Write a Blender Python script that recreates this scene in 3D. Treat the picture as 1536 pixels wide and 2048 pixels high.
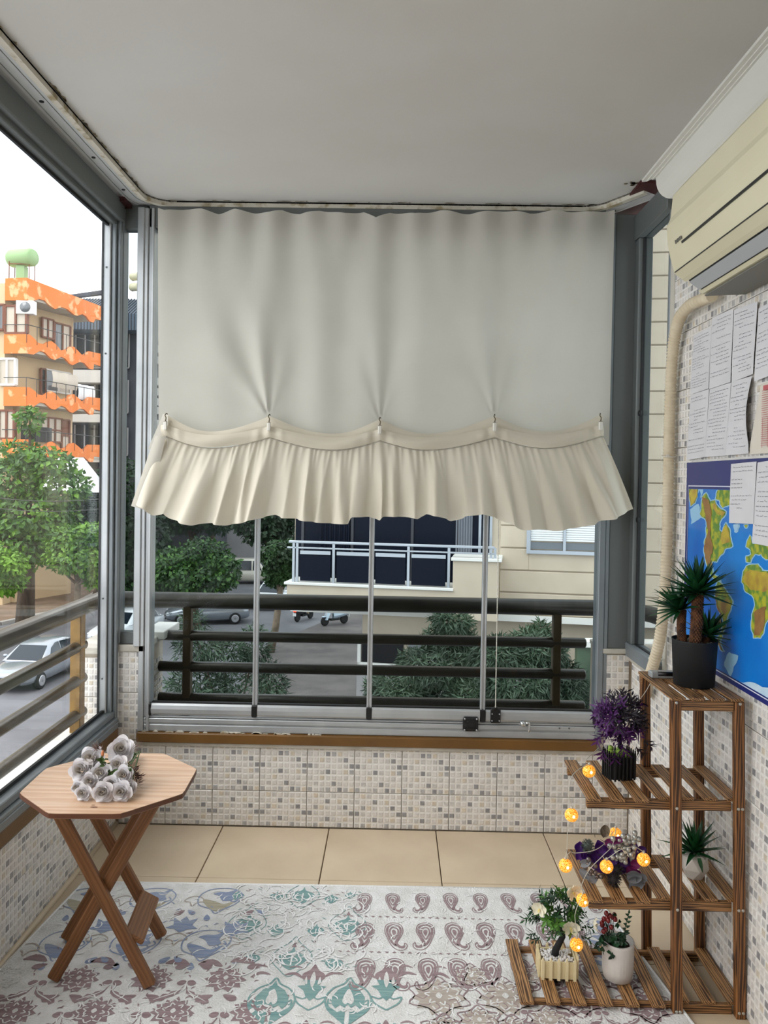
import bpy, bmesh, math, random
from mathutils import Vector, Matrix, noise
R = math.radians
random.seed(7)
for o in list(bpy.data.objects): bpy.data.objects.remove(o)
SC = bpy.context.scene
COL = SC.collection

# ------------------------------------------------------------------ camera
FPX = 1538.0
CAM = Vector((0.0, 0.0, 1.45))
CROT = Matrix.Rotation(R(0.75), 3, 'Z') @ Matrix.Rotation(R(90 - 0.9), 3, 'X') @ Matrix.Rotation(R(0.95), 3, 'Z')
cd = bpy.data.cameras.new('camera'); cam = bpy.data.objects.new('camera', cd); COL.objects.link(cam)
cd.sensor_fit = 'VERTICAL'; cd.sensor_height = 36.0; cd.sensor_width = 27.0
cd.lens = FPX / 2048 * 36.0; cd.shift_y = -38 / 2048
cd.clip_start = 0.02; cd.clip_end = 500
cam.matrix_world = Matrix.Translation(CAM) @ CROT.to_4x4()
SC.camera = cam

def at(u, v, Y=None, X=None, Z=None):
    """point where the sight line of photo pixel (u, v) meets the plane Y=, X= or Z="""
    d = CROT @ Vector(((u - 768) / FPX, -(v - 986) / FPX, -1))
    t = (Y - CAM.y) / d.y if Y is not None else (X - CAM.x) / d.x if X is not None else (Z - CAM.z) / d.z
    return CAM + d * t

# ------------------------------------------------------------------ sky, exposure
world = bpy.data.worlds.new('overcast_sky'); SC.world = world; world.use_nodes = True
nt = world.node_tree; nt.nodes.clear()
wo = nt.nodes.new('ShaderNodeOutputWorld'); bg = nt.nodes.new('ShaderNodeBackground')
tc = nt.nodes.new('ShaderNodeTexCoord'); mp = nt.nodes.new('ShaderNodeMapping')
nz = nt.nodes.new('ShaderNodeTexNoise'); cr = nt.nodes.new('ShaderNodeValToRGB')
mp.inputs['Scale'].default_value = (1, 1, 2.5)
nz.inputs['Scale'].default_value = 2.2; nz.inputs['Detail'].default_value = 5
cr.color_ramp.elements[0].position = .35; cr.color_ramp.elements[0].color = (.80, .90, 1.0, 1)
cr.color_ramp.elements[1].position = .62; cr.color_ramp.elements[1].color = (1.0, .985, .965, 1)
nt.links.new(tc.outputs['Generated'], mp.inputs[0]); nt.links.new(mp.outputs[0], nz.inputs[0])
nt.links.new(nz.outputs[0], cr.inputs[0]); nt.links.new(cr.outputs[0], bg.inputs[0])
nt.links.new(bg.outputs[0], wo.inputs[0])
bg.inputs[1].default_value = 2.5
vs = SC.view_settings; vs.view_transform = 'Standard'; vs.look = 'None'; vs.gamma = 1; vs.use_curve_mapping = False
vs.exposure = 0.22
SUN = bpy.data.lights.new('veiled_sun', 'SUN'); SUN.energy = 2.1; SUN.angle = R(48); SUN.color = (1, .99, .97)
so = bpy.data.objects.new('veiled_sun', SUN); COL.objects.link(so)
so.rotation_euler = (R(38), 0, R(-62))

# ------------------------------------------------------------------ helpers
def lin(c):
    return tuple(((x / 255) / 12.92 if x / 255 <= .04045 else ((x / 255 + .055) / 1.055) ** 2.4) for x in c)

MATS = {}
def pm(name, rgb, rough=.55, metal=0.0, rgb2=None, scale=8, detail=4, lo=.35, hi=.65, bump=0, bscale=40, stretch=None,
       coat=0, spec=None, trans=0, alpha=1, emit=None, estr=0, translucent=0, coord='Object', rnd=0):
    m = bpy.data.materials.new(name); m.use_nodes = True; n = m.node_tree; b = n.nodes['Principled BSDF']
    b.inputs['Roughness'].default_value = rough; b.inputs['Metallic'].default_value = metal
    if spec is not None: b.inputs['Specular IOR Level'].default_value = spec
    if coat: b.inputs['Coat Weight'].default_value = coat; b.inputs['Coat Roughness'].default_value = .08
    if trans: b.inputs['Transmission Weight'].default_value = trans
    c1 = lin(rgb) + (1,); b.inputs['Base Color'].default_value = c1
    vec = None
    if rgb2 or bump:
        t = n.nodes.new('ShaderNodeTexCoord'); mpn = n.nodes.new('ShaderNodeMapping')
        if stretch: mpn.inputs['Scale'].default_value = stretch
        n.links.new(t.outputs[coord], mpn.inputs[0]); vec = mpn.outputs[0]
        if rnd:
            oi = n.nodes.new('ShaderNodeObjectInfo'); mu = n.nodes.new('ShaderNodeMath'); mu.operation = 'MULTIPLY'
            mu.inputs[1].default_value = 31.7; n.links.new(oi.outputs['Random'], mu.inputs[0])
            cx = n.nodes.new('ShaderNodeCombineXYZ')
            for k in range(3): n.links.new(mu.outputs[0], cx.inputs[k])
            n.links.new(cx.outputs[0], mpn.inputs['Location'])
    if rgb2:
        z = n.nodes.new('ShaderNodeTexNoise'); z.inputs['Scale'].default_value = scale; z.inputs['Detail'].default_value = detail
        r = n.nodes.new('ShaderNodeValToRGB'); e = r.color_ramp.elements
        e[0].position = lo; e[0].color = c1; e[1].position = hi; e[1].color = lin(rgb2) + (1,)
        n.links.new(vec, z.inputs[0]); n.links.new(z.outputs[0], r.inputs[0]); n.links.new(r.outputs[0], b.inputs['Base Color'])
    if bump:
        z = n.nodes.new('ShaderNodeTexNoise'); z.inputs['Scale'].default_value = bscale; z.inputs['Detail'].default_value = 4
        bp = n.nodes.new('ShaderNodeBump'); bp.inputs['Strength'].default_value = bump; bp.inputs['Distance'].default_value = .01
        n.links.new(vec, z.inputs[0]); n.links.new(z.outputs[0], bp.inputs['Height']); n.links.new(bp.outputs[0], b.inputs['Normal'])
    if emit: b.inputs['Emission Color'].default_value = lin(emit) + (1,); b.inputs['Emission Strength'].default_value = estr
    if translucent:
        tr = n.nodes.new('ShaderNodeBsdfTranslucent'); mx = n.nodes.new('ShaderNodeMixShader'); mx.inputs[0].default_value = translucent
        src = b.inputs['Base Color']
        if src.links: n.links.new(src.links[0].from_socket, tr.inputs[0])
        else: tr.inputs[0].default_value = c1
        out = n.nodes['Material Output']; n.links.new(b.outputs[0], mx.inputs[1]); n.links.new(tr.outputs[0], mx.inputs[2])
        n.links.new(mx.outputs[0], out.inputs[0])
    MATS[name] = m
    return m

def glass_mat(name, tint, refl=1.45, rough=0.0):
    """thin window pane: tinted see-through plus fresnel mirror"""
    m = bpy.data.materials.new(name); m.use_nodes = True; n = m.node_tree; n.nodes.clear()
    o = n.nodes.new('ShaderNodeOutputMaterial'); t = n.nodes.new('ShaderNodeBsdfTransparent'); g = n.nodes.new('ShaderNodeBsdfGlossy')
    f = n.nodes.new('ShaderNodeLayerWeight'); x = n.nodes.new('ShaderNodeMixShader'); pw = n.nodes.new('ShaderNodeMath'); ma = n.nodes.new('ShaderNodeMath')
    f.inputs[0].default_value = .5; pw.operation = 'POWER'; pw.inputs[1].default_value = 5; ma.operation = 'MULTIPLY_ADD'
    r0 = ((refl - 1) / (refl + 1)) ** 2; ma.inputs[1].default_value = 1 - r0; ma.inputs[2].default_value = r0
    t.inputs[0].default_value = tint + (1,); g.inputs['Roughness'].default_value = rough
    n.links.new(f.outputs['Facing'], pw.inputs[0]); n.links.new(pw.outputs[0], ma.inputs[0])
    n.links.new(ma.outputs[0], x.inputs[0]); n.links.new(t.outputs[0], x.inputs[1]); n.links.new(g.outputs[0], x.inputs[2])
    n.links.new(x.outputs[0], o.inputs[0]); MATS[name] = m
    return m

def wood_mat(name, dark, light, axis, scale=14, dist=5.0, rough=.6, contrast=(.25, .7), fine=.35, stretch=.09, ringscale=1.0):
    """grain runs along axis: noise-warped bands squeezed across it"""
    m = bpy.data.materials.new(name); m.use_nodes = True; n = m.node_tree; b = n.nodes['Principled BSDF']
    t = n.nodes.new('ShaderNodeTexCoord'); mpn = n.nodes.new('ShaderNodeMapping')
    s = [1, 1, 1]; s[axis] = stretch; mpn.inputs['Scale'].default_value = s
    oi = n.nodes.new('ShaderNodeObjectInfo'); mu = n.nodes.new('ShaderNodeMath'); mu.operation = 'MULTIPLY'; mu.inputs[1].default_value = 17.3
    cx = n.nodes.new('ShaderNodeCombineXYZ'); n.links.new(oi.outputs['Random'], mu.inputs[0])
    for k in range(3): n.links.new(mu.outputs[0], cx.inputs[k])
    n.links.new(cx.outputs[0], mpn.inputs['Location']); n.links.new(t.outputs['Object'], mpn.inputs[0])
    w = n.nodes.new('ShaderNodeTexWave'); w.wave_type = 'RINGS'; w.rings_direction = 'XYZ'[axis]
    w.inputs['Scale'].default_value = scale; w.inputs['Distortion'].default_value = dist; w.inputs['Detail'].default_value = 2.5
    w.inputs['Detail Scale'].default_value = 1.6 * ringscale; w.inputs['Detail Roughness'].default_value = .55
    r = n.nodes.new('ShaderNodeValToRGB'); e = r.color_ramp.elements
    e[0].position = contrast[0]; e[0].color = lin(dark) + (1,); e[1].position = contrast[1]; e[1].color = lin(light) + (1,)
    z = n.nodes.new('ShaderNodeTexNoise'); z.inputs['Scale'].default_value = 60; z.inputs['Detail'].default_value = 3
    mx = n.nodes.new('ShaderNodeMix'); mx.data_type = 'RGBA'; mx.blend_type = 'MULTIPLY'; mx.inputs[0].default_value = fine
    n.links.new(mpn.outputs[0], w.inputs[0]); n.links.new(mpn.outputs[0], z.inputs[0]); n.links.new(w.outputs[0], r.inputs[0])
    n.links.new(r.outputs[0], mx.inputs['A']); n.links.new(z.outputs[0], mx.inputs['B']); n.links.new(mx.outputs['Result'], b.inputs['Base Color'])
    b.inputs['Roughness'].default_value = rough
    bp = n.nodes.new('ShaderNodeBump'); bp.inputs['Strength'].default_value = .15; bp.inputs['Distance'].default_value = .004
    n.links.new(w.outputs[0], bp.inputs['Height']); n.links.new(bp.outputs[0], b.inputs['Normal'])
    MATS[name] = m
    return m

class MB:
    """collects shapes; build() links them as ONE mesh object"""
    def __init__(s): s.v = []; s.f = []; s.m = []; s.sm = []; s.mi = 0
    def add(s, vs, fs, smooth=False):
        o = len(s.v); s.v += [tuple(p) for p in vs]
        for f in fs: s.f.append(tuple(i + o for i in f)); s.m.append(s.mi); s.sm.append(smooth)
        return s
    def box(s, a, b, ch=0):
        c = [(a[k] + b[k]) / 2 for k in range(3)]; return s.obox(c, [abs(b[k] - a[k]) for k in range(3)], None, ch)
    def obox(s, c, d, M=None, ch=0):
        c = Vector(c); h = [x / 2 for x in d]
        if ch:
            ch = min(ch, min(h) * .9); vs = []; idx = {}
            for sx in (-1, 1):
                for sy in (-1, 1):
                    for sz in (-1, 1):
                        for ax in range(3):
                            p = [sx * (h[0] - ch), sy * (h[1] - ch), sz * (h[2] - ch)]; p[ax] += ch * (sx, sy, sz)[ax]
                            idx[(sx, sy, sz, ax)] = len(vs); vs.append(Vector(p))
            fs = []
            for ax in range(3):
                u, w = (ax + 1) % 3, (ax + 2) % 3
                for sg in (-1, 1):
                    q = []
                    for su, sw in ((-1, -1), (1, -1), (1, 1), (-1, 1)):
                        k = [0, 0, 0]; k[ax] = sg; k[u] = su; k[w] = sw; q.append(idx[(*k, ax)])
                    fs.append(q if sg > 0 else q[::-1])
                    for s2 in (-1, 1):
                        pass
            for ax in range(3):
                u, w = (ax + 1) % 3, (ax + 2) % 3
                for su in (-1, 1):
                    for sw in (-1, 1):
                        k0 = [0, 0, 0]; k1 = [0, 0, 0]; k0[ax] = -1; k1[ax] = 1
                        for k in (k0, k1): k[u] = su; k[w] = sw
                        q = [idx[(*k0, u)], idx[(*k1, u)], idx[(*k1, w)], idx[(*k0, w)]]
                        fs.append(q if su * sw < 0 else q[::-1])
            for sx in (-1, 1):
                for sy in (-1, 1):
                    for sz in (-1, 1):
                        q = [idx[(sx, sy, sz, a)] for a in range(3)]; fs.append(q if sx * sy * sz > 0 else q[::-1])
        else:
            vs = [Vector((x * h[0], y * h[1], z * h[2])) for x in (-1, 1) for y in (-1, 1) for z in (-1, 1)]
            fs = [(0, 1, 3, 2), (4, 6, 7, 5), (0, 4, 5, 1), (2, 3, 7, 6), (0, 2, 6, 4), (1, 5, 7, 3)]
        if M is not None: vs = [M @ p for p in vs]
        return s.add([p + c for p in vs], fs)
    def beam(s, p, q, w, h, up=(0, 0, 1), ch=0):
        p, q = Vector(p), Vector(q); y = (q - p); L = y.length; y.normalize(); x = y.cross(Vector(up)).normalized(); z = x.cross(y)
        return s.obox((p + q) / 2, (w, L, h), Matrix((x, y, z)).transposed(), ch)
    def tube(s, pts, r, n=8, cap=True, smooth=True):
        pts = [Vector(p) for p in pts]; rs = r if hasattr(r, '__len__') else [r] * len(pts)
        vs = []; fs = []; up = None
        for i, p in enumerate(pts):
            t = (pts[min(i + 1, len(pts) - 1)] - pts[max(i - 1, 0)])
            t = t.normalized() if t.length > 1e-9 else Vector((0, 0, 1))
            if up is None: up = Vector((0, 0, 1)) if abs(t.z) < .9 else Vector((1, 0, 0))
            x = t.cross(up)
            if x.length < 1e-6: x = t.orthogonal()
            x.normalize(); up = x.cross(t)
            for k in range(n):
                a = 2 * math.pi * k / n; vs.append(p + (x * math.cos(a) + up * math.sin(a)) * rs[i])
        for i in range(len(pts) - 1):
            for k in range(n):
                a, b = i * n + k, i * n + (k + 1) % n; fs.append((a, a + n, b + n, b))
        s.add(vs, fs, smooth)
        if cap:
            o = len(s.v) - len(vs)
            s.f.append(tuple(o + k for k in range(n))); s.m.append(s.mi); s.sm.append(False)
            e = o + (len(pts) - 1) * n
            s.f.append(tuple(e + k for k in reversed(range(n)))); s.m.append(s.mi); s.sm.append(False)
        return s
    def lathe(s, prof, n=24, c=(0, 0, 0), M=None, smooth=True, wob=None):
        vs = []; fs = []; c = Vector(c)
        for i, (r, z) in enumerate(prof):
            for k in range(n):
                a = 2 * math.pi * k / n; rr = r * (wob(a, z) if wob else 1); p = Vector((rr * math.cos(a), rr * math.sin(a), z))
                vs.append((M @ p if M is not None else p) + c)
        for i in range(len(prof) - 1):
            for k in range(n):
                a, b = i * n + k, i * n + (k + 1) % n; fs.append((a, b, b + n, a + n))
        if prof[0][0] > 1e-6: fs.append(tuple(reversed(range(n))))
        if prof[-1][0] > 1e-6: fs.append(tuple((len(prof) - 1) * n + k for k in range(n)))
        return s.add(vs, fs, smooth)
    def ball(s, c, r, nu=10, nv=7, sc=(1, 1, 1), M=None):
        c = Vector(c); vs = []; fs = []
        for j in range(1, nv):
            th = math.pi * j / nv
            for i in range(nu):
                a = 2 * math.pi * i / nu
                p = Vector((r * sc[0] * math.sin(th) * math.cos(a), r * sc[1] * math.sin(th) * math.sin(a), r * sc[2] * math.cos(th)))
                vs.append((M @ p if M is not None else p) + c)
        t = Vector((0, 0, r * sc[2])); bt = -t
        if M is not None: t = M @ t; bt = M @ bt
        vs += [t + c, bt + c]; T = len(vs) - 2; B = T + 1
        for i in range(nu):
            k = (i + 1) % nu; fs.append((T, i, k)); fs.append((B, (nv - 2) * nu + k, (nv - 2) * nu + i))
            for j in range(nv - 2): fs.append((j * nu + i, (j + 1) * nu + i, (j + 1) * nu + k, j * nu + k))
        return s.add(vs, fs, True)
    def grid(s, fn, nu, nv, smooth=True, closeu=False):
        vs = [fn(i / nu, j / nv) for j in range(nv + 1) for i in range(nu + 1)]
        fs = [(j * (nu + 1) + i, j * (nu + 1) + i + 1, (j + 1) * (nu + 1) + i + 1, (j + 1) * (nu + 1) + i) for j in range(nv) for i in range(nu)]
        return s.add(vs, fs, smooth)
    def poly(s, pts): return s.add(pts, [tuple(range(len(pts)))])
    def prism(s, pts, d, flip=False):
        """pts: 3-D outline, d: extrusion vector"""
        n = len(pts); d = Vector(d); a = [Vector(p) for p in pts]; vs = a + [p + d for p in a]
        nrm = Vector((0, 0, 0))
        for i in range(n): nrm += a[i].cross(a[(i + 1) % n])
        fs = [tuple(reversed(range(n))), tuple(range(n, 2 * n))] + [(i, (i + 1) % n, n + (i + 1) % n, n + i) for i in range(n)]
        if nrm.dot(d) < 0: fs = [tuple(reversed(f)) for f in fs]
        return s.add(vs, fs)
    def leaf(s, p, d, nrm, L, W, fold=.15, tip=.6, droop=0.0, seg=2):
        """a pointed leaf of two halves, starting at p, running along d"""
        p = Vector(p); d = Vector(d).normalized(); nrm = Vector(nrm); sd = d.cross(nrm)
        if sd.length < 1e-5: sd = d.orthogonal()
        sd.normalize(); up = sd.cross(d)
        if seg == 2:
            m = p + d * (L * .45) - up * (droop * .3); e = p + d * L - up * droop
            return s.add([p, m + sd * W / 2 + up * fold * W, m, m - sd * W / 2 + up * fold * W, e], [(0, 1, 2), (0, 2, 3), (1, 4, 2), (2, 4, 3)])
        vs = []; fs = []
        for i in range(seg + 1):
            t = i / seg; w = W / 2 * (math.sin(math.pi * (.12 + .88 * t) ** tip) if i < seg else 0.02); c = p + d * (L * t) - up * (droop * t * t)
            vs += [c + sd * w + up * fold * w * 2, c, c - sd * w + up * fold * w * 2]
        for i in range(seg):
            a = i * 3; fs += [(a, a + 3, a + 4, a + 1), (a + 1, a + 4, a + 5, a + 2)]
        return s.add(vs, fs, True)
    def mesh(s, name, mats):
        me = bpy.data.meshes.new(name); me.from_pydata(s.v, [], s.f)
        for m in (mats if isinstance(mats, (list, tuple)) else [mats]): me.materials.append(MATS[m] if isinstance(m, str) else m)
        if any(s.m): me.polygons.foreach_set('material_index', s.m)
        if any(s.sm): me.polygons.foreach_set('use_smooth', s.sm)
        me.update()
        return me
    def build(s, name, mats, parent=None, world=False, stuff=False):
        """world=True: shapes were given in world coordinates, the parent stands elsewhere"""
        if world and parent is not None:
            off = Vector((0, 0, 0)); q = parent
            while q is not None: off += q.location; q = q.parent
            s.v = [(p[0] - off.x, p[1] - off.y, p[2] - off.z) for p in s.v]
        return put(name, s.mesh(name, mats), parent, stuff=stuff)

def put(name, me, parent=None, loc=None, stuff=False, rot=None):
    o = bpy.data.objects.new(name, me); COL.objects.link(o)
    if parent is not None: o.parent = parent
    if loc is not None: o.location = loc
    if rot is not None: o.rotation_euler = rot
    if stuff: o['kind'] = 'stuff'
    return o
def thing(name, label, cat, loc=(0, 0, 0), rz=0, group=None):
    o = bpy.data.objects.new(name, None); COL.objects.link(o); o.empty_display_size = .05
    o.location = loc; o.rotation_euler = (0, 0, rz)
    return tag(o, label, cat, group)
def tag(o, label, cat, group=None):
    o['label'] = label; o['category'] = cat
    if group: o['group'] = group
    return o
def struct(o, label=None):
    o['kind'] = 'structure'
    if label: o['label'] = label
    return o
def sroot(name, loc=(0, 0, 0), label=None):
    o = bpy.data.objects.new(name, None); COL.objects.link(o); o.location = loc; o.empty_display_size = .05
    return struct(o, label)
def lab(o, label): o['label'] = label; return o
def copy_tree(o, parent=None):
    c = o.copy(); COL.objects.link(c); c.parent = parent
    for ch in [x for x in CHILDREN.get(o.name, [])]: copy_tree(ch, c)
    return c
CHILDREN = {}
def index_children(root):
    for o in [root] + [x for x in bpy.data.objects if x.parent is not None]:
        CHILDREN[o.name] = [x for x in bpy.data.objects if x.parent is o]
def rv(s=1): return Vector((random.uniform(-s, s), random.uniform(-s, s), random.uniform(-s, s)))
# ------------------------------------------------------------------ materials of the room
pm('white_paint', (190, 188, 183), .85, rgb2=(187, 184, 178), scale=3, bump=.03, bscale=90)
pm('molding_paint', (216, 213, 205), .8)
pm('alu', (190, 192, 193), .38, .55, rgb2=(176, 179, 181), scale=6)
pm('alu_white', (205, 206, 205), .45, .25)
pm('alu_grey', (140, 146, 150), .42, .45, rgb2=(128, 134, 138), scale=4)
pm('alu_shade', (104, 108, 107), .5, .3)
pm('black_rubber', (16, 16, 18), .6)
pm('black_plastic', (14, 14, 15), .4)
pm('grout', (196, 186, 170), .9, rgb2=(170, 156, 138), scale=10)
pm('tile_glaze', (234, 231, 226), .28, rgb2=(224, 218, 210), scale=14)
pm('chip_pale', (222, 216, 210), .3, rgb2=(206, 200, 194), scale=55, detail=6)
pm('chip_cream', (214, 202, 184), .3, rgb2=(198, 186, 170), scale=55, detail=6)
pm('chip_stone', (212, 207, 201), .3, rgb2=(186, 182, 179), scale=70, detail=6)
pm('chip_grey', (182, 179, 177), .3, rgb2=(160, 158, 158), scale=60, detail=6)
pm('chip_dark', (152, 150, 150), .3, rgb2=(134, 132, 134), scale=60, detail=6)
pm('marble', (196, 190, 178), .4, rgb2=(164, 156, 142), scale=9, detail=8, bump=.1)
pm('marble_white', (222, 220, 214), .4, rgb2=(196, 192, 184), scale=7, detail=8)
pm('brown_paint', (116, 80, 32), .4, rgb2=(100, 68, 26), scale=5, bump=.08, bscale=30)
pm('dark_red', (64, 18, 16), .6)
pm('floor_tile', (204, 186, 160), .33, rgb2=(192, 173, 147), scale=4, detail=8)
pm('floor_joint', (128, 112, 92), .9)
pm('plaster', (196, 190, 178), .9)
pm('sealant', (198, 192, 178), .7, rgb2=(150, 136, 106), scale=22, detail=8, lo=.52, hi=.66)
pm('stain', (150, 138, 112), .9, rgb2=(70, 58, 42), scale=40, detail=8)
pm('bronze_rail', (92, 84, 68), .34, .6, rgb2=(78, 70, 56), scale=6)
pm('gold_post', (148, 112, 46), .42, .35, rgb2=(120, 88, 34), scale=18, detail=8)
glass_mat('pane_clear', (.985, .99, .99), 1.12)
glass_mat('pane_tint', (.73, .765, .77), 1.17)
XL, XR, YB, H = -1.14, .985, 3.18, 2.59

# ------------------------------------------------------------------ mosaic-relief wall tiles
PAT = [list(r) for r in ("20120324", "01023100", "12400210", "00131042", "31020013", "02410130", "10032401", "24101020")]
TCACHE = {}
TILE_MATS = ['tile_glaze', 'chip_pale', 'chip_stone', 'chip_cream', 'chip_grey', 'chip_dark']
def tile_mesh(nc=8, nr=8, c0=0, r0=0, s=.1975):
    """one pressed ceramic tile: glazed body, nc x nr raised chips; lies in the XZ plane facing -Y"""
    k = (nc, nr, c0, r0)
    if k in TCACHE: return TCACHE[k]
    b = MB(); p = s / 8; g = .0012
    b.obox((nc * p / 2, .004, nr * p / 2), (nc * p - 2 * g, .008, nr * p - 2 * g), None, .0012)
    for i in range(nc):
        for j in range(nr):
            ch = PAT[(j + r0) % 8][(i + c0) % 8]; b.mi = {'0': 1, '1': 2, '2': 1, '3': 5, '4': 3}[ch]
            if ch == '2' and (i * 3 + j) % 3 == 0: b.mi = 4
            x0, x1, z0, z1 = i * p + .0032, (i + 1) * p - .0032, j * p + .0032, (j + 1) * p - .0032; t = .0016; o = len(b.v)
            b.add([(x0, 0, z0), (x1, 0, z0), (x1, 0, z1), (x0, 0, z1), (x0 + t, -t, z0 + t), (x1 - t, -t, z0 + t), (x1 - t, -t, z1 - t), (x0 + t, -t, z1 - t)],
                  [(4, 5, 6, 7), (0, 1, 5, 4), (1, 2, 6, 5), (2, 3, 7, 6), (3, 0, 4, 7)])
    b.mi = 0
    TCACHE[k] = b.mesh('tile', TILE_MATS); return TCACHE[k]
def wall_tiles(parent, org, rz, spans, rows):
    """org: corner; rz: facing; spans: list of (start, ncols, c0); rows: list of (z, nrows, r0)"""
    M = Matrix.Rotation(rz, 3, 'Z')
    for (x, nc, c0) in spans:
        for (z, nr, r0) in rows:
            q = Vector(org) + M @ Vector((x, 0, 0)) + Vector((0, 0, z))
            off = parent.location
            put('tile', tile_mesh(nc, nr, c0, r0), parent, q - off, rot=(random.uniform(-.0025, .0025), 0, rz + random.uniform(-.0025, .0025)))
T = .1975
# ---- back parapet
wb = struct(MB().box((XL - .2, YB + .012, -.1), (XR + .2, YB + .24, .352)).build('wall_back', 'grout'), 'low tiled parapet under the window')
xs = [(-.935 - T + .0, 8, 0)] + [(-.935 + T * k, 8, 0) for k in range(9)]
sp = [(x, n, c) for (x, n, c) in xs] + [(-.935 + T * 9, 6, 0)]
wall_tiles(wb, (0, YB, 0), 0, sp, [(.001, 6, 2), (.001 + T * .75, 8, 0)])
# ---- left parapet (faces +X); local x runs along +Y -> rotate +90
wl = struct(MB().box((XL - .2, -1.3, -.1), (XL - .012, YB + .02, .362)).build('wall_left', 'grout'), 'low tiled parapet under the side glazing')
wall_tiles(wl, (XL, 0, 0), R(90), [(YB - .005 - T * (k + 1), 8, 0) for k in range(14)], [(.001, 8, 0), (.001 + T, 6, 0)])
# ---- right wall (faces -X): local x runs along -Y -> rotate -90
wr = struct(MB().box((XR + .012, -1.3, -.1), (XR + .2, 2.765, 2.75)).box((XR + .012, 2.76, -.1), (XR + .2, 3.42, .745)).build('wall_right', 'grout'), 'mosaic tiled side wall')
wall_tiles(wr, (XR, 0, 0), R(-90), [(-2.757 + T * k, 8, 0) for k in range(10)], [(.001 + T * k, 8, 0) for k in range(12)] + [(.001 + T * 12, 3, 0)])
wall_tiles(wr, (XR, 0, 0), R(-90), [(-2.757 - T * 2, 8, 0), (-2.757 - T, 8, 0)], [(.001 + T * k, 8, 0) for k in range(3)] + [(.001 + T * 3, 6, 0)])
# ---- right pillar under the grey panel, left pillar with its cap
pr = struct(MB().box((.875, YB + .009, .0), (XR + .02, YB + .2, .762)).build('wall_pillar_right', 'grout'))
wall_tiles(pr, (.886, YB, .352), 0, [(0, 4, 0)], [(.0, 8, 0), (T, 8, 0)])
MB().box((.87, YB - .006, .752), (XR + .02, YB + .2, .772), .003).build('marble_cap', 'marble', pr)
pl = struct(MB().box((-1.139, YB + .009, .0), (-1.042, YB + .3, .722)).box((-1.37, 3.33, -.2), (-1.19, 3.6, .676)).build('wall_pillar_left', 'grout'))
wall_tiles(pl, (-1.139, YB, .352), 0, [(0, 4, 0)], [(-.2, 8, 2), (.0, 8, 2), (T, 7, 0)])
wall_tiles(pl, (-1.368, 3.32, .29), 0, [(0, 7, 0)], [(-.2, 8, 0), (0, 8, 0), (T, 7, 0)])
wall_tiles(pl, (-1.042, 0, .352), R(90), [(YB + .1, 8, 0)], [(.1, 8, 2)])
MB().box((-1.147, YB - .008, .722), (-1.03, YB + .32, .75), .003).box((-1.39, 3.31, .677), (-1.18, 3.62, .706), .003).build('marble_cap', 'marble', pl)
MB().box((-1.1, 3.36, .735), (-1.0, 3.6, .77), .003).build('marble_cap', 'marble_white', pl)
# ---- floor
fl = struct(MB().box((XL - .3, -1.3, -.2), (XR + .3, YB + .3, -.010)).build('floor', 'floor_joint'), 'beige tiled floor')
xj = [-1.14 + .005, -.69, -.247, .197, .642, 1.0]
yj = [3.178, 2.762, 2.318, 1.874, 1.43, .986, .542, .098, -.346, -.79, -1.234]
for i in range(5):
    for j in range(10):
        a, b2 = xj[i], xj[i + 1]; y1, y0 = yj[j], yj[j + 1]
        me = MB().box((-(b2 - a) / 2 + .002, -(y1 - y0) / 2 + .002, -.012), ((b2 - a) / 2 - .002, (y1 - y0) / 2 - .002, 0), .0016).mesh('floor_tile', 'floor_tile')
        put('floor_tile', me, fl, ((a + b2) / 2, (y0 + y1) / 2, random.uniform(-.0006, .0003)))
# grout/skirting bead along the left wall
struct(MB().tube([(XL + .004, YB - .01, .004), (XL + .006, 2.6, .004), (XL + .004, 1.5, .004), (XL + .004, -1, .004)], .011, 8).build('baseboard_left', 'floor_tile'))
# ---- ceiling
ce = struct(MB().box((-1.2, -1.3, H), (XR + .3, 3.4, H + .16)).build('ceiling', 'white_paint'), 'white painted ceiling')
# rear end of the balcony: wall with the door to the flat
wq = struct(MB().box((XL - .2, -1.42, -.1), (XR + .2, -1.3, 2.75)).build('wall_rear', 'plaster'))
# mildew along the ceiling track
st = MB()
for k in range(34):
    y = random.uniform(1.6, 3.0); w = random.uniform(.004, .014); l = random.uniform(.01, .05)
    st.poly([(-1.022, y, H - .0012), (-1.022 + w, y + l * .3, H - .0012), (-1.022 + w * .7, y + l * .8, H - .0012), (-1.022, y + l, H - .0012)][::-1])
for k in range(40):
    x = random.uniform(-.95, .85); w = random.uniform(.003, .012); l = random.uniform(.008, .05)
    st.poly([(x, 3.168, H - .0012), (x + l * .2, 3.168 - w, H - .0012), (x + l * .8, 3.168 - w * .8, H - .0012), (x + l, 3.168, H - .0012)])
for k in range(14):
    a = random.uniform(0, 6.28); q = random.uniform(0, .03)
    c = Vector((.885 + q * math.cos(a), 2.935 + q * math.sin(a) * .6, H - .0012)); r = random.uniform(.004, .012)
    st.poly([c + Vector((r * math.cos(t), r * math.sin(t), 0)) for t in (0, -1.3, -2.6, -3.9, -5.1)])
st.build('mildew', 'stain', ce, stuff=True)
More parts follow.
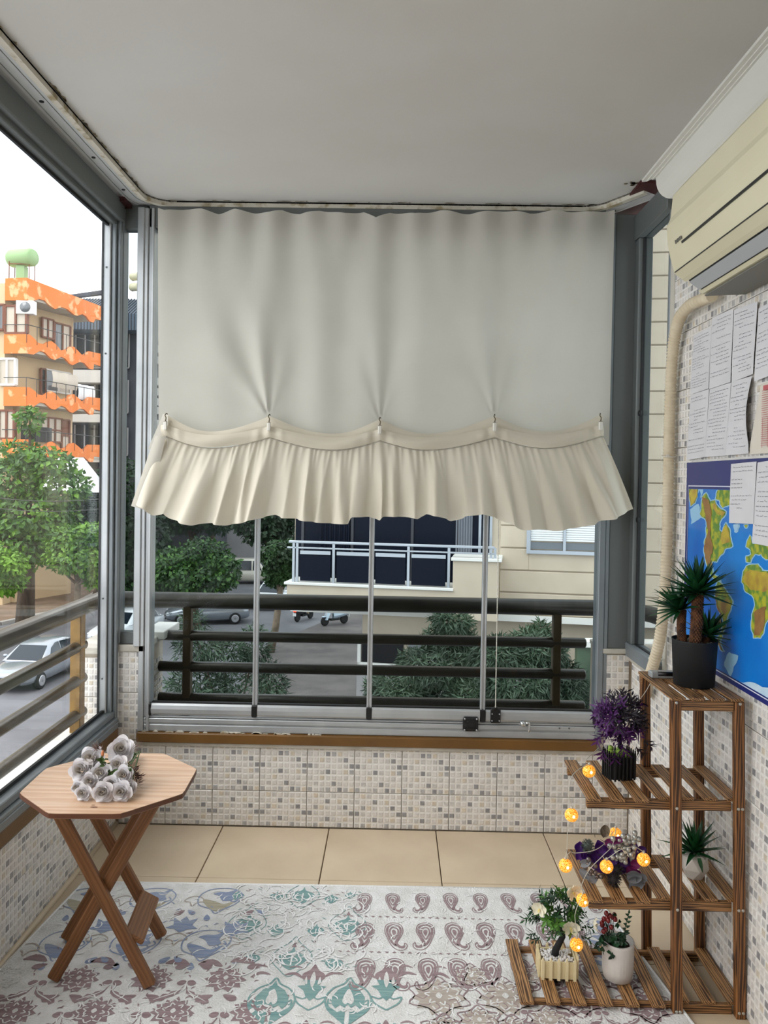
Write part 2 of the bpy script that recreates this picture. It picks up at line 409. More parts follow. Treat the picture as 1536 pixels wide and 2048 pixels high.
# ---- crown molding on the right
prof = [(.905, H), (.905, H - .009), (.918, H - .009), (.918, H - .013), (.930, H - .013), (.930, H - .017), (.938, H - .017), (.938, H - .02)]
for k in range(9):
    a = R(90 * k / 8); prof.append((.986 - .048 * math.cos(a) * 1.0 + .0, H - .022 - .098 * math.sin(a)))
prof += [(.978, H - .122), (.978, H - .132), (.982, H - .132), (.982, H - .144), (.978, H - .146), (.978, H - .158), (1.0, H - .158), (1.0, H)]
ends = lambda x, z: 2.93 - .17 * min(1, max(0, (x - .905) / .075)) ** .8
m = MB(); n = len(prof); vs = []
for y in (-1.3, 1):
    for (x, z) in prof: vs.append((x, y if y < 0 else ends(x, z), z))
m.add(vs, [(i, (i + 1) % n, n + (i + 1) % n, n + i) for i in range(n)] + [tuple(range(n, 2 * n))[::-1]])
struct(m.build('trim_1', 'molding_paint'), 'white ridged crown molding')
# ---- ceiling track: white channel, black slots, screws, bent round the corners
def trackpath(off):
    """off: distance inward from the outer edge line"""
    P = []
    xl, yb, xr = -1.11 + off, 3.262 - off, .945 - off; r = .16 - off * .6
    P.append((xl, -1.25)); P.append((xl, yb - r - .02))
    for k in range(1, 9):
        a = R(180 - 90 * k / 8); P.append((xl + r + r * math.cos(a), yb - r + r * math.sin(a)))
    P.append((xr - r, yb))
    for k in range(1, 9):
        a = R(90 - 62 * k / 8); P.append((xr - r + r * math.cos(a), yb - r + r * math.sin(a)))
    l = Vector((P[-1][0] - P[-2][0], P[-1][1] - P[-2][1])).normalized(); e = P[-1]
    P.append((e[0] + l.x * .17, e[1] + l.y * .17)); return P
def trackstrip(o0, o1, z0, z1):
    a, b = trackpath(o0), trackpath(o1); v = []
    for p, q in zip(a, b): v += [(p[0], p[1], z0), (q[0], q[1], z0), (q[0], q[1], z1), (p[0], p[1], z1)]
    f = []
    for i in range(len(a) - 1):
        for k in range(4): f.append((i * 4 + k, i * 4 + (k + 1) % 4, i * 4 + 4 + (k + 1) % 4, i * 4 + 4 + k))
    f += [(0, 1, 2, 3), tuple(len(v) - 4 + k for k in (3, 2, 1, 0))]
    return MB().add(v, f)
tr = struct(trackstrip(.0, .086, H - .006, H).build('trim_2', 'black_rubber'), 'curved aluminium ceiling track')
for (a, b) in ((.0, .010), (.014, .044), (.048, .066)): trackstrip(a, b, H - .014, H - .004).build('rail', 'alu_white', tr)
trackstrip(.066, .086, H - .022, H - .001).build('sealant', 'sealant', tr)
for (x, y) in [(-1.081, y) for y in (1.2, 1.75, 2.32, 2.72, 3.02)] + [(x, 3.233) for x in (-.6, -.1, .35)] + [(.915, 3.03), (.885, 3.19)]:
    MB().lathe([(.007, 0), (.007, .003), (.0, .0035)], 10, (x, y, H - .0165)).build('screw', 'black_rubber', tr)
struct(MB().box((-1.165, 3.1, H - .03), (-1.105, 3.3, H - .012)).box((.90, 2.9, H - .012), (1.02, 3.3, H - .003)).build('trim_3', 'dark_red'), 'dark red primed board above the frames')

# ------------------------------------------------------------------ window frames
def frame_root(name, label): return sroot(name, (0, 0, 0), label)
w1 = frame_root('window_1', 'large side pane in an aluminium frame')
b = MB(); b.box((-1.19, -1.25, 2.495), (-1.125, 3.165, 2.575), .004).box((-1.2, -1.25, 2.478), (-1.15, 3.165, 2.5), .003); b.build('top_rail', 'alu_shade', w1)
b = MB(); b.box((-1.2, -1.25, .405), (-1.128, 3.165, .452), .004).box((-1.19, -1.25, .452), (-1.142, 3.165, .478), .003).box((-1.134, -1.25, .43), (-1.124, 3.165, .437), .002); b.build('bottom_rail', 'alu_grey', w1)
b = MB(); b.box((-1.20, 3.125, .44), (-1.168, 3.168, 2.52), .003); b.build('jamb', 'alu', w1)
b = MB(); b.box((-1.168, 3.135, .40), (-1.150, 3.172, 2.55), .003).box((-1.150, 3.15, .40), (-1.135, 3.175, 2.55), .003); b.build('jamb', 'alu_grey', w1)
for z in (.95, 1.95, .62, 2.3): MB().lathe([(.004, 0), (.004, .002), (0, .003)], 8, (-1.184, 3.1245, z), Matrix.Rotation(R(90), 3, 'X')).build('screw', 'alu_shade', w1)
b = MB(); b.box((-1.186, -1.2, .476), (-1.176, 3.13, .49)).box((-1.186, -1.2, 2.468), (-1.176, 3.13, 2.48)).box((-1.202, 3.118, .476), (-1.196, 3.128, 2.48)); b.build('gasket', 'black_rubber', w1)
MB().box((-1.183, -1.2, .48), (-1.179, 3.124, 2.475)).build('pane', 'pane_clear', w1)
struct(MB().box((XL - .02, -1.25, .358), (XL + .012, 3.165, .407), .003).build('trim_4', 'brown_paint'), 'brown painted strip under the side pane')
struct(MB().box((-1.42, -1.3, .35), (-1.2, 3.32, .39), .004).build('trim_8', 'marble_white'), 'white marble outer sill')
# narrow fixed pane beside the corner
w2 = frame_root('window_2', 'narrow fixed pane in the corner')
b = MB(); b.box((-1.145, 3.19, .75), (-1.04, 3.24, .80), .003).box((-1.145, 3.19, 2.475), (-1.04, 3.24, 2.575), .003); b.build('rail', 'alu_shade', w2)
b = MB(); b.box((-1.148, 3.175, .755), (-1.132, 3.235, 2.56), .003); b.build('jamb', 'alu_grey', w2)
b = MB(); b.box((-1.073, 3.165, .745), (-1.045, 3.235, 2.56), .003); b.build('jamb', 'alu', w2)
MB().box((-1.135, 3.21, .79), (-1.07, 3.214, 2.48)).build('pane', 'pane_tint', w2)
# main folding glass
w3 = frame_root('window_3', 'folding glass front with four panes')
b = MB(); b.box((-1.053, 3.172, .39), (-1.03, 3.25, 2.56), .003); b.box((-1.03, 3.18, .39), (-1.018, 3.24, 2.56), .002).box((-1.018, 3.172, .39), (-1.006, 3.24, 2.56), .002); b.build('jamb', 'alu', w3)
b = MB(); b.box((.848, 3.172, .39), (.874, 3.25, 2.56), .003).box((.874, 3.178, .50), (.892, 3.24, 2.56), .003); b.build('jamb', 'alu_grey', w3)
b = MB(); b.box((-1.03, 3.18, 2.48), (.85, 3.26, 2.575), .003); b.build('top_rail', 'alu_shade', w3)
b = MB(); b.box((-1.03, 3.178, .391), (.85, 3.26, .420), .003).box((-1.03, 3.184, .418), (.85, 3.26, .428)).box((-1.03, 3.176, .426), (.85, 3.26, .446), .003).box((-1.03, 3.18, .448), (.85, 3.26, .455), .002)
b.build('bottom_track', 'alu', w3)
MX = [-1.006, -.566, -.089, .383, .848]
for i in range(4):
    a, c = MX[i] + .012, MX[i + 1] - .012
    if i == 0: a = MX[0] + .008
    # rounded bottom rail
    pr_ = [(3.178, .461), (3.174, .468), (3.173, .485), (3.176, .500), (3.184, .507), (3.215, .507), (3.215, .461)]
    m = MB(); vs = [(x, y, z) for x in (a, c) for (y, z) in pr_]; n = len(pr_)
    m.add(vs, [(k, (k + 1) % n, n + (k + 1) % n, n + k) for k in range(n)] + [tuple(range(n))[::-1], tuple(range(n, 2 * n))]); m.build('pane_rail', 'alu', w3)
    MB().box((a - .01, 3.193, .505), (c + .01, 3.199, 2.49)).build('pane', 'pane_tint', w3)
    MB().box((a, 3.188, .507), (c, 3.204, .513)).build('gasket', 'black_rubber', w3)
for x in MX[1:4]:
    b = MB(); b.box((x - .0105, 3.183, .50), (x - .002, 3.21, 2.49), .002).box((x - .002, 3.187, .50), (x + .004, 3.208, 2.49)).box((x + .004, 3.183, .50), (x + .0105, 3.21, 2.49), .002); b.build('mullion', 'alu', w3)
    MB().box((x - .0115, 3.1705, .459), (x + .0115, 3.21, .507), .003).build('end_cap', 'black_plastic', w3)
for x in (MX[0] + .004, MX[4] - .005): MB().box((x - .005, 3.172, .459), (x + .005, 3.2, .507), .002).build('end_cap', 'black_plastic', w3)
for (x, z) in ((-1.02, .443), (-1.02, .405), (.70, .44), (.74, .44)): MB().lathe([(.0035, 0), (.0035, .0015), (0, .002)], 8, (x, 3.1755, z), Matrix.Rotation(R(90), 3, 'X')).build('screw', 'alu_shade', w3)
struct(MB().box((-1.053, 3.158, .350), (.852, 3.2, .390), .003).build('trim_5', 'brown_paint'), 'brown painted strip under the folding glass')
struct(MB().box((-1.053, 3.168, .333), (.885, 3.25, .351), .003).build('trim_6', 'marble'), 'worn marble ledge under the brown strip')
# flaking sealant above the brown strip
b = MB()
for k in range(26):
    x = random.choice((-.95, -.8, -.62, -.4, -.3)) + random.uniform(-.09, .09); l = random.uniform(.01, .05); h = random.uniform(.002, .007)
    b.prism([(x, 3.1705, .3885), (x + l, 3.1705, .3885), (x + l * .8, 3.1705, .3885 + h), (x + l * .3, 3.1705, .3885 + h * 1.2)], (0, .008, 0))
struct(b.build('trim_7', 'sealant'), 'flaking sealant bead')
# grey corner panel and the side window on the right
w4 = frame_root('window_4', 'narrow side pane on the right')
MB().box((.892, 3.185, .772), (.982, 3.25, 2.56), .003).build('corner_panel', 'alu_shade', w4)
b = MB(); b.box((.974, 3.135, .80), (1.03, 3.186, 2.45), .003); b.build('jamb', 'alu_shade', w4)
b = MB(); b.box((.982, 2.80, .80), (1.02, 2.82, 2.45), .003); b.build('jamb', 'alu_grey', w4)
b = MB(); b.box((.966, 2.80, .745), (1.03, 3.186, .80), .003); b.build('bottom_rail', 'alu_grey', w4)
b = MB(); b.box((.966, 2.80, 2.45), (1.03, 3.186, 2.55), .003); b.build('top_rail', 'alu_shade', w4)
b = MB(); b.box((.99, 3.128, .798), (1.002, 3.137, 2.452)).box((.99, 2.82, .798), (1.002, 3.137, .804)); b.build('gasket', 'black_rubber', w4)
MB().box((.994, 2.82, .8), (.999, 3.13, 2.45)).build('pane', 'pane_tint', w4)
struct(MB().box((.984, 2.765, .745), (1.05, 2.80, 2.5), .003).build('trim_9', 'plaster'), 'plastered reveal beside the side pane')
struct(MB().box((.975, 2.76, .728), (1.1, 3.19, .746), .003).build('trim_10', 'marble'), 'marble sill of the side pane')
MB().lathe([(.0, 0), (.011, .002), (.011, .012), (0, .014)], 12, (.992, 3.115, 1.74), Matrix.Rotation(R(-90), 3, 'Y')).build('bumper', 'black_rubber', w4)
MB().lathe([(.0, 0), (.009, .002), (.009, .012), (0, .014)], 12, (.992, 3.115, 1.31), Matrix.Rotation(R(-90), 3, 'Y')).build('bumper', 'black_rubber', w4)

# ------------------------------------------------------------------ balcony railings outside the glass
pm('bronze_rail_shaded', (56, 51, 42), .36, .5, rgb2=(46, 42, 34), scale=6); pm('gold_post_shaded', (70, 56, 32), .5, .3)  # railing paints again, darkened so the unlit inner side is in the colour
def railing(name, label, p, q, posts, ext, topr=.036, bend=None, rm='bronze_rail', pmat='gold_post'):
    t = thing(name, label, 'railing', tuple(p))
    d = (Vector(q) - Vector(p)).normalized()
    for k, z in enumerate((.90, .742, .602, .46)):
        a = Vector(p) + Vector((0, 0, z)); c = Vector(q) + Vector((0, 0, z))
        pts = [a, (a + c) / 2, c]
        if k == 0: pts = ([a + bend[0], a + bend[0] * .4] if bend else []) + pts
        if k: pts = [a - d * .0 + d * ext[0], (a + c) / 2, c - d * ext[1]]
        r = topr if k == 0 else .0235
        if k:
            pts = [pts[0] - d * .006] + pts + [pts[-1] + d * .006]; MB().tube(pts, [r * .7] + [r] * 3 + [r * .7], 16).build('rail', rm, t, True)
        else: MB().tube(pts, r, 20).build('handrail', rm, t, True)
    for s in posts:
        c = Vector(p) + d * s
        MB().obox(c + Vector((0, 0, .62)), (.036 if abs(d.x) > .5 else .045, .045 if abs(d.x) > .5 else .05, .54), None, .004).build('post', pmat, t, True)
    return t
railing('balcony_railing', 'bronze tube railing with a gold post behind the left side pane', (-1.3, -1.2, 0), (-1.3, 3.43, 0), [4.36, 2.6, .6], (0, .22))
railing('balcony_railing', 'bronze tube railing with shade in its colour running across behind the folding glass', (-1.3, 3.43, 0), (.93, 3.43, 0), [.385, 2.035], (.26, .07), rm='bronze_rail_shaded', pmat='gold_post_shaded')
t = bpy.data.objects['balcony_railing.001']
MB().tube([(.93, 3.43, .9), (1.0, 3.425, .9), (1.07, 3.40, .895), (1.13, 3.35, .888), (1.17, 3.27, .88), (1.2, 3.1, .87)], .036, 16).build('handrail_bend', 'bronze_rail_shaded', t, True)
# ------------------------------------------------------------------ the street outside, one storey and a half below
G = -6.3
pm('asphalt', (104, 104, 108), .85, rgb2=(88, 88, 92), scale=.6, detail=8, bump=.1, bscale=6)
pm('pavers', (92, 86, 84), .9, rgb2=(74, 69, 68), scale=1.2, detail=8)
pm('earth', (120, 98, 80), .95, rgb2=(96, 80, 62), scale=.8, detail=8)
pm('kerb', (150, 146, 140), .9)
pm('orange_paint', (214, 118, 52), .85, rgb2=(232, 168, 120), scale=1.6, detail=10, lo=.56, hi=.62)
pm('cream_wall', (206, 182, 146), .9, rgb2=(196, 170, 134), scale=.4)
pm('soffit', (176, 168, 156), .9)
pm('brown_frame', (112, 62, 40), .6)
pm('white_frame', (218, 214, 208), .5)
pm('pane_far', (96, 100, 104), .12, spec=.8)
pm('pane_lit', (188, 176, 160), .5)
pm('pane_dark', (14, 15, 20), .3, spec=.2)
pm('tank_green', (136, 166, 116), .6)
pm('tank_cream', (214, 204, 172), .6)
pm('dark_wall', (72, 72, 78), .85, rgb2=(62, 62, 68), scale=.3)
pm('mid_wall', (150, 146, 146), .85)
pm('roof_metal', (92, 104, 118), .45, .4)
pm('slab_light', (196, 192, 186), .8)
pm('opp_wall', (196, 182, 162), .9, rgb2=(186, 172, 152), scale=1.5, detail=8)
pm('opp_trim', (222, 220, 214), .7)
pm('navy_glass', (10, 17, 32), .35, spec=.12)
pm('drape', (120, 124, 132), .8)
pm('steel', (176, 180, 186), .3, .8)
pm('shutter', (226, 226, 226), .6)
pm('bark', (82, 68, 54), .95, rgb2=(58, 47, 38), scale=5, detail=6, stretch=(1, 1, .25), bump=.4, bscale=12)
pm('bark_pale', (126, 112, 96), .95, rgb2=(96, 84, 70), scale=5)
for nm, c, c2 in (('leaf_mid', (80, 120, 46), (48, 82, 34)), ('leaf_bright', (104, 146, 34), (62, 102, 26)), ('leaf_dark', (34, 62, 30), (22, 42, 22)), ('leaf_olive', (84, 104, 80), (42, 60, 44)), ('leaf_hedge', (48, 84, 34), (28, 54, 22))):
    pm(nm, c, .55, rgb2=c2, scale=1.2, detail=3, lo=.4, hi=.6, translucent=.15)
pm('flower_orange', (214, 112, 50), .6)
pm('car_silver', (150, 156, 164), .25, .6, coat=.6)
pm('car_white', (216, 220, 224), .25, coat=.8)
pm('car_cream', (196, 190, 176), .3, coat=.6)
pm('car_glass', (24, 32, 42), .08, spec=.5)
pm('tyre', (22, 22, 22), .85)
pm('alloy', (180, 182, 186), .3, .7)
pm('lamp_red', (190, 24, 12), .3, emit=(255, 60, 20), estr=3)
pm('lamp_clear', (200, 206, 212), .1, spec=.9)
pm('cable', (60, 60, 60), .7)
def hit(u, v, P, n):
    d = CROT @ Vector(((u - 768) / FPX, -(v - 986) / FPX, -1)); return CAM + d * ((Vector(P) - CAM).dot(n) / d.dot(n))

struct(MB().box((-90, 4.2, G - .3), (80, 170, G)).build('ground', 'asphalt'), 'grey asphalt street')
g1 = [at(u, v, Z=G) for (u, v) in ((-150, 1262), (0, 1250), (130, 1222), (215, 1176), (330, 1150), (470, 1120), (470, 1100), (-400, 1100))]
struct(MB().prism([(p.x, p.y, G) for p in g1], (0, 0, .14)).build('ground_park', 'earth'), 'bare earth strip behind the kerb')
kb = MB()
for a, c in zip(g1[:5], g1[1:6]): kb.beam(a + Vector((0, 0, .07)), c + Vector((0, 0, .07)), .3, .2)
struct(kb.build('trim_kerb', 'kerb'))
g2 = [at(u, v, Z=G) for (u, v) in ((430, 1500), (500, 1325), (516, 1308), (550, 1289), (648, 1247), (708, 1222), (770, 1216), (900, 1300), (760, 1500))]
struct(MB().prism([(p.x, p.y, G) for p in g2], (0, 0, .12)).build('ground_paving', 'pavers'), 'brown block paving beside the street')
# low garden wall and fence line in the park
a, c = at(0, 1200, Z=G), at(205, 1160, Z=G)
lw = MB(); lw.beam(a + Vector((-4, -.5, .35)), a.lerp(c, .55) + Vector((0, 0, .35)), .3, .5); lw.build('w', 'kerb')
tag(bpy.data.objects['w'], 'low pale garden wall behind the street trees', 'wall'); bpy.data.objects['w'].name = 'garden_wall'

# ---- orange scalloped block of flats
A = at(54, 600, Y=44); u1 = Vector((2.2, 6.0, 0)).normalized(); n1 = Vector((u1.y, -u1.x, 0))
u0 = Vector((-1, .12, 0)).normalized(); n0 = Vector((u0.y, -u0.x, 0)); n0 = n0 if n0.y < 0 else -n0
def oc(x, y): return (x / 4.4529, 480 + y / 4.4529)
def of(x, y, dep=0): u, v = oc(x, y); return hit(u, v, A - n1 * dep, n1)
ob = thing('orange_building', 'peeling orange apartment block with scalloped balcony parapets', 'building', (A.x - 4, A.y + 6, G))
B1 = ([(240, 335), (940, 605)], [(940, 720), (850, 705), (835, 735), (800, 725), (770, 680), (735, 660), (690, 675), (660, 665), (600, 615), (550, 598), (490, 615), (440, 580), (400, 540), (350, 525), (300, 540), (240, 535)])
B2 = ([(240, 838), (270, 845), (310, 880), (340, 915), (390, 930), (430, 905), (460, 900), (500, 930), (545, 985), (590, 975), (620, 950), (660, 950), (700, 990), (735, 1028), (770, 1005), (790, 990), (930, 1020)],
      [(930, 1135), (838, 1105), (832, 1152), (800, 1148), (750, 1095), (710, 1085), (650, 1115), (625, 1105), (580, 1055), (545, 1040), (490, 1068), (455, 1055), (400, 1000), (355, 988), (300, 1020), (240, 1010)])
def sh(b, d0, d1): return tuple([(x, y + d0 - (x - 240) / 690 * (d0 - d1)) for (x, y) in q] for q in b)
fronts = [(45, 340, 240, 335, 535, 545), (35, 842, 240, 838, 1010, 1020), (32, 1315, 240, 1310, 1480, 1488), (18, 1775, 240, 1775, 1950, 1955)]
for band, fr in zip((B1, B2, sh(B2, 472, 392), sh(B2, 937, 805)), fronts):
    p = MB(); p.prism([of(x, y) for (x, y) in band[0] + band[1]], -n1 * .14)
    z1, z0 = of(240, fr[3]).z, of(240, fr[4]).z; q = hit(*oc(fr[0], fr[1]), A, n0); q = Vector((q.x, q.y, 0)); c0 = Vector((A.x, A.y, 0))
    p.prism([c0 + Vector((0, 0, z0)), c0 + Vector((0, 0, z1)), q + Vector((0, 0, z1)), q + Vector((0, 0, z0))], -n0 * .14)
    pp = p.build('parapet', 'orange_paint', ob, True)
    # balcony slab / soffit
    e = of(930, 900); e = Vector((e.x, e.y, 0)); zs = z0 + .12
    MB().prism([c0 + Vector((0, 0, zs)) - n1 * .1 - n0 * .1, e + Vector((0, 0, zs)) - n1 * .1, e + Vector((0, 0, zs)) - n1 * 3, q + Vector((0, 0, zs)) - n0 * .1 - n1 * 1.5], (0, 0, .15)).build('balcony_slab', 'soffit', ob, True)
    if band is not B1:
        rl = MB(); pts = [q + Vector((0, 0, z1 + .55)), c0 + Vector((0, 0, z1 + .55)), e + Vector((0, 0, z1 + .5))]
        rl.tube(pts, .025, 5)
        for t in (.0, .12, .24, .36, .48, .6, .72, .84, .96): c = c0.lerp(e, t); rl.tube([c + Vector((0, 0, z1 - .5)), c + Vector((0, 0, z1 + .55))], .02, 4)
        rl.build('balcony_rail', 'cable', ob, True)
ws = 1.5
wtop = of(240, 300).z; e = of(655, 700, ws); c0 = Vector((A.x, A.y, 0)) - n1 * ws
q = hit(*oc(-260, 600), A - n0 * 1.0, n0); q = Vector((q.x, q.y, 0))
MB().prism([(c0.x - n0.x * 1.0, c0.y - n0.y * 1.0, G), (e.x, e.y, G), (e.x - 9, e.y + 3, G), (q.x - 2, q.y + 8, G), (q.x, q.y, G)], (0, 0, wtop - G - .5)).build('wall', 'cream_wall', ob, True)
q1 = hit(*oc(45, 600), A - n0 * .3, n0)
MB().prism([(q1.x, q1.y, G), (q1.x - 6, q1.y + .7, G), (q1.x - 6, q1.y + 4, G), (q1.x, q1.y + 4, G)], (0, 0, of(60, 310).z - G)).build('wall', 'cream_wall', ob, True)
def owin(x0, y0, x1, y1, fm, pmn, cols, rows=1, slope=.42):
    """window on the set-back balcony wall, outline in crop pixels (left edge top/bottom), right edge lowered by perspective"""
    z1, z0 = of(x0, y0, ws).z, of(x0, y1, ws).z; a = of(x0, y0, ws); c = of(x1, y0, ws); a.z = c.z = 0
    f = MB(); L = (c - a).length; d = (c - a).normalized()
    mx = Matrix((d, n1, Vector((0, 0, 1)))).transposed()
    for k in range(cols + 1): f.obox(a + d * (L * k / cols) + n1 * .05 + Vector((0, 0, (z0 + z1) / 2)), (.1, .14, z1 - z0), mx)
    for k in range(rows + 1): f.obox(a + d * (L / 2) + n1 * .05 + Vector((0, 0, z0 + (z1 - z0) * k / rows)), (L, .14, .1), mx)
    fo = f.build('window', fm, ob, True)
    for k in range(cols):
        for r in range(rows):
            m_ = pmn[(k + r) % len(pmn)] if isinstance(pmn, list) else pmn
            MB().obox(a + d * (L * (k + .5) / cols) + n1 * .03 + Vector((0, 0, z0 + (z1 - z0) * (r + .5) / rows)), (L / cols - .1, .04, (z1 - z0) / rows - .1), mx).build('pane', m_, fo, True)
owin(370, 690, 470, 860, 'brown_frame', ['pane_lit'], 2)
owin(480, 735, 620, 1010, 'brown_frame', ['pane_far', 'pane_lit'], 2)
owin(360, 1145, 400, 1370, 'brown_frame', ['pane_dark'], 1)
owin(400, 1150, 620, 1340, 'white_frame', ['pane_far', 'pane_lit'], 2)
owin(360, 1575, 545, 1790, 'brown_frame', ['pane_lit'], 3, 2)
owin(545, 1600, 612, 1880, 'brown_frame', ['pane_lit', 'brown_frame'], 1, 2)
def fwin(x0, y0, x1, y1, fm, pmn):
    a = hit(*oc(x0, y0), A - n0 * .2, n0); c = hit(*oc(x1, y1), A - n0 * .2, n0)
    f = MB(); d = Vector((c.x - a.x, c.y - a.y, 0)); L = d.length; d.normalize(); mx = Matrix((d, -n0, Vector((0, 0, 1)))).transposed(); zc = (a.z + c.z) / 2; hh = abs(a.z - c.z); ce_ = Vector(((a.x + c.x) / 2, (a.y + c.y) / 2, zc))
    for k in (-1, 0, 1): f.obox(ce_ + d * (k * L / 2), (.12, .25, hh), mx)
    for k in (-1, 1): f.obox(ce_ + Vector((0, 0, k * hh / 2)), (L, .25, .12), mx)
    fo = f.build('window', fm, ob, True)
    for k in (-.25, .25): MB().obox(ce_ + d * (k * L), (L / 2 - .1, .1, hh - .1), mx).build('pane', pmn, fo, True)
fwin(55, 590, 240, 830, 'brown_frame', 'pane_lit'); fwin(0, 1060, 140, 1290, 'white_frame', 'pane_lit'); fwin(0, 1520, 130, 1770, 'brown_frame', 'pane_lit'); fwin(-60, 580, 40, 800, 'brown_frame', 'pane_far')
# air conditioner box and hanging laundry on the balconies, boiler on the roof
c = hit(*oc(235, 605), A - n0 * .2 - n1 * .3, n0)
acb = thing('outdoor_unit', 'white air conditioner box under the orange roof parapet', 'air conditioner', c - Vector((0, 0, .4)))
MB().obox((0, 0, .4), (1.0, .5, .78), None, .03).build('case', 'white_frame', acb)
MB().lathe([(.0, 0), (.3, 0), (.3, .03), (0, .04)], 16, (.05, -.26, .4), Matrix.Rotation(R(90), 3, 'X')).build('fan_grille', 'pane_far', acb)
c = of(195, 335, 1.8)
tk = thing('solar_boiler', 'green water boiler on a stand on the orange roof', 'boiler', (c.x, c.y, c.z - .084))
ax = Vector((1, -.25, 0)).normalized(); MX_ = Matrix((Vector((0, 0, 1)), Vector((-ax.y, ax.x, 0)), ax)).transposed()
MB().lathe([(0, -.85), (.45, -.83), (.52, -.7), (.52, .7), (.45, .83), (0, .85)], 20, (0, 0, 1.25), MX_).build('tank', 'tank_green', tk)
MB().box((-.25, -.25, -.3), (.25, .25, .75)).build('cistern', 'tank_green', tk)
f = MB()
for x in (-.6, .6):
    for y in (-.35, .35): f.tube([(x, y, -.4), (x, y, .95)], .03, 5)
f.tube([(-.6, -.35, .8), (.6, -.35, .8)], .03, 5); f.build('stand', 'brown_frame', tk)
for (x, y, s, m_, lb) in ((570, 1215, 1.0, 'pane_lit', 'beige blanket hung over the second orange balcony'), (760, 1320, .7, 'shutter', 'white sheet drying on the second orange balcony')):
    c = of(x, y + 40, .3); w = MB()
    w.grid(lambda i, j: c + u1 * ((i - .5) * 2.0 * s) + n1 * (.07 * math.sin(i * 14) + .1 * math.sin(j * 3)) + Vector((0, 0, (.5 - j) * .95)), 14, 6)
    o = w.build('laundry', m_); tag(o, lb, 'laundry')
c = of(330, 1730, .3); w = MB(); w.grid(lambda i, j: c + u1 * ((i - .5) * 2.4) + n1 * (.05 * math.sin(i * 17)) + Vector((0, 0, (.5 - j) * .9)), 14, 5)
tag(w.build('laundry', 'pane_dark'), 'black cloth drying on the lowest visible orange balcony', 'laundry')
for (x, y, s) in ((740, 1420, 0), (760, 1330, 1)):
    pass

# ---- dark block with a seamed metal mansard behind it
D = 60
def dp(u, v, dy=0): return at(u, v, Y=D + dy)
db = thing('grey_building', 'dark grey apartment block with seamed metal roof behind orange block', 'building', (-22, D + 4, G))
a, c = dp(90, 645), dp(226, 650)
zt = dp(226, 660).z; ze = dp(240, 652).z
MB().prism([(a.x, D + 1.2, G), (dp(280, 700).x, D + 1.2, G), (dp(280, 700).x, D + 9, G), (a.x, D + 9, G)], (0, 0, zt - G)).build('wall', 'dark_wall', db, True)
MB().prism([(dp(284, 700).x, D + 3, G), (dp(330, 700).x, D + 3, G), (dp(330, 700).x, D + 9, G), (dp(284, 700).x, D + 9, G)], (0, 0, dp(300, 590, 3).z - G)).build('wall', 'mid_wall', db, True)
for (v0, v1) in ((740, 766), (828, 845), (912, 925)):
    p0, p1 = dp(148, v0), dp(226, v1); MB().box((p0.x - 6, D - .2, p1.z), (p1.x - .6, D + 1.3, p0.z)).build('balcony_front', 'slab_light', db, True)
for (u0_, u1_, v0, v1) in ((152, 208, 770, 826), (150, 208, 850, 905), (152, 208, 670, 735), (242, 258, 660, 735), (242, 256, 760, 825), (240, 255, 855, 910)):
    p0, p1 = dp(u0_, v0, 1), dp(u1_, v1, 1); wn = MB().box((p0.x, D + 1.02, p1.z), (p1.x, D + 1.25, p0.z)).build('window', 'pane_dark', db, True)
    x = p0.x
    fr = MB()
    for k in range(4): xx = p0.x + (p1.x - p0.x) * k / 3; fr.box((xx - .05, D + .95, p1.z), (xx + .05, D + 1.05, p0.z))
    fr.box((p0.x, D + .95, p1.z - .08), (p1.x, D + 1.05, p1.z)); fr.build('window_frame', 'mid_wall', wn, True)
# mansard roof: eave band, slope, ridge, seams
p = [dp(100, 655), dp(285, 655)]; z0, z1, z2 = dp(200, 662).z, dp(200, 630).z, dp(250, 581).z
rf = MB(); xa, xb = p[0].x, dp(280, 655).x
rf.add([(xa, D - .6, z0), (xb, D - .6, z0), (xb, D - .6, z1), (xa, D - .6, z1)], [(0, 1, 2, 3)])
rf.add([(xb, D - .6, z0), (xb, D + 9, z0), (xb, D + 9, z1), (xb, D - .6, z1)], [(0, 1, 2, 3)])
rx0, rx1 = dp(236, 600).x, dp(262, 600).x
rf.add([(xa, D - .6, z1), (xb, D - .6, z1), (rx1, D + 3, z2), (xa, D + 3, z2), (xb, D + 9, z1)], [(0, 1, 2, 3), (1, 4, 2)])
rf.add([(xa, D - .6, z0), (xb, D - .6, z0), (xb, D + 2, z0), (xa, D + 2, z0)], [(3, 2, 1, 0)])
ro = rf.build('roof', 'roof_metal', db, True)
sm_ = MB()
for k in range(30):
    x = xa + (xb - xa) * k / 29; t = min(1, max(0, (x - xa) / (rx1 - xa)))
    if x < rx1: sm_.beam((x, D - .64, z1), (x, D + 3, z2 + .03), .05, .08)
    else:
        s_ = (xb - x) / (xb - rx1); sm_.beam((x, D - .64, z1), (x, D - .6 + 3.6 * s_, z1 + (z2 - z1) * s_ + .03), .05, .08)
    sm_.box((x - .025, D - .68, z0), (x + .025, D - .58, z1))
sm_.build('seam', 'dark_wall', ro, True, stuff=True)
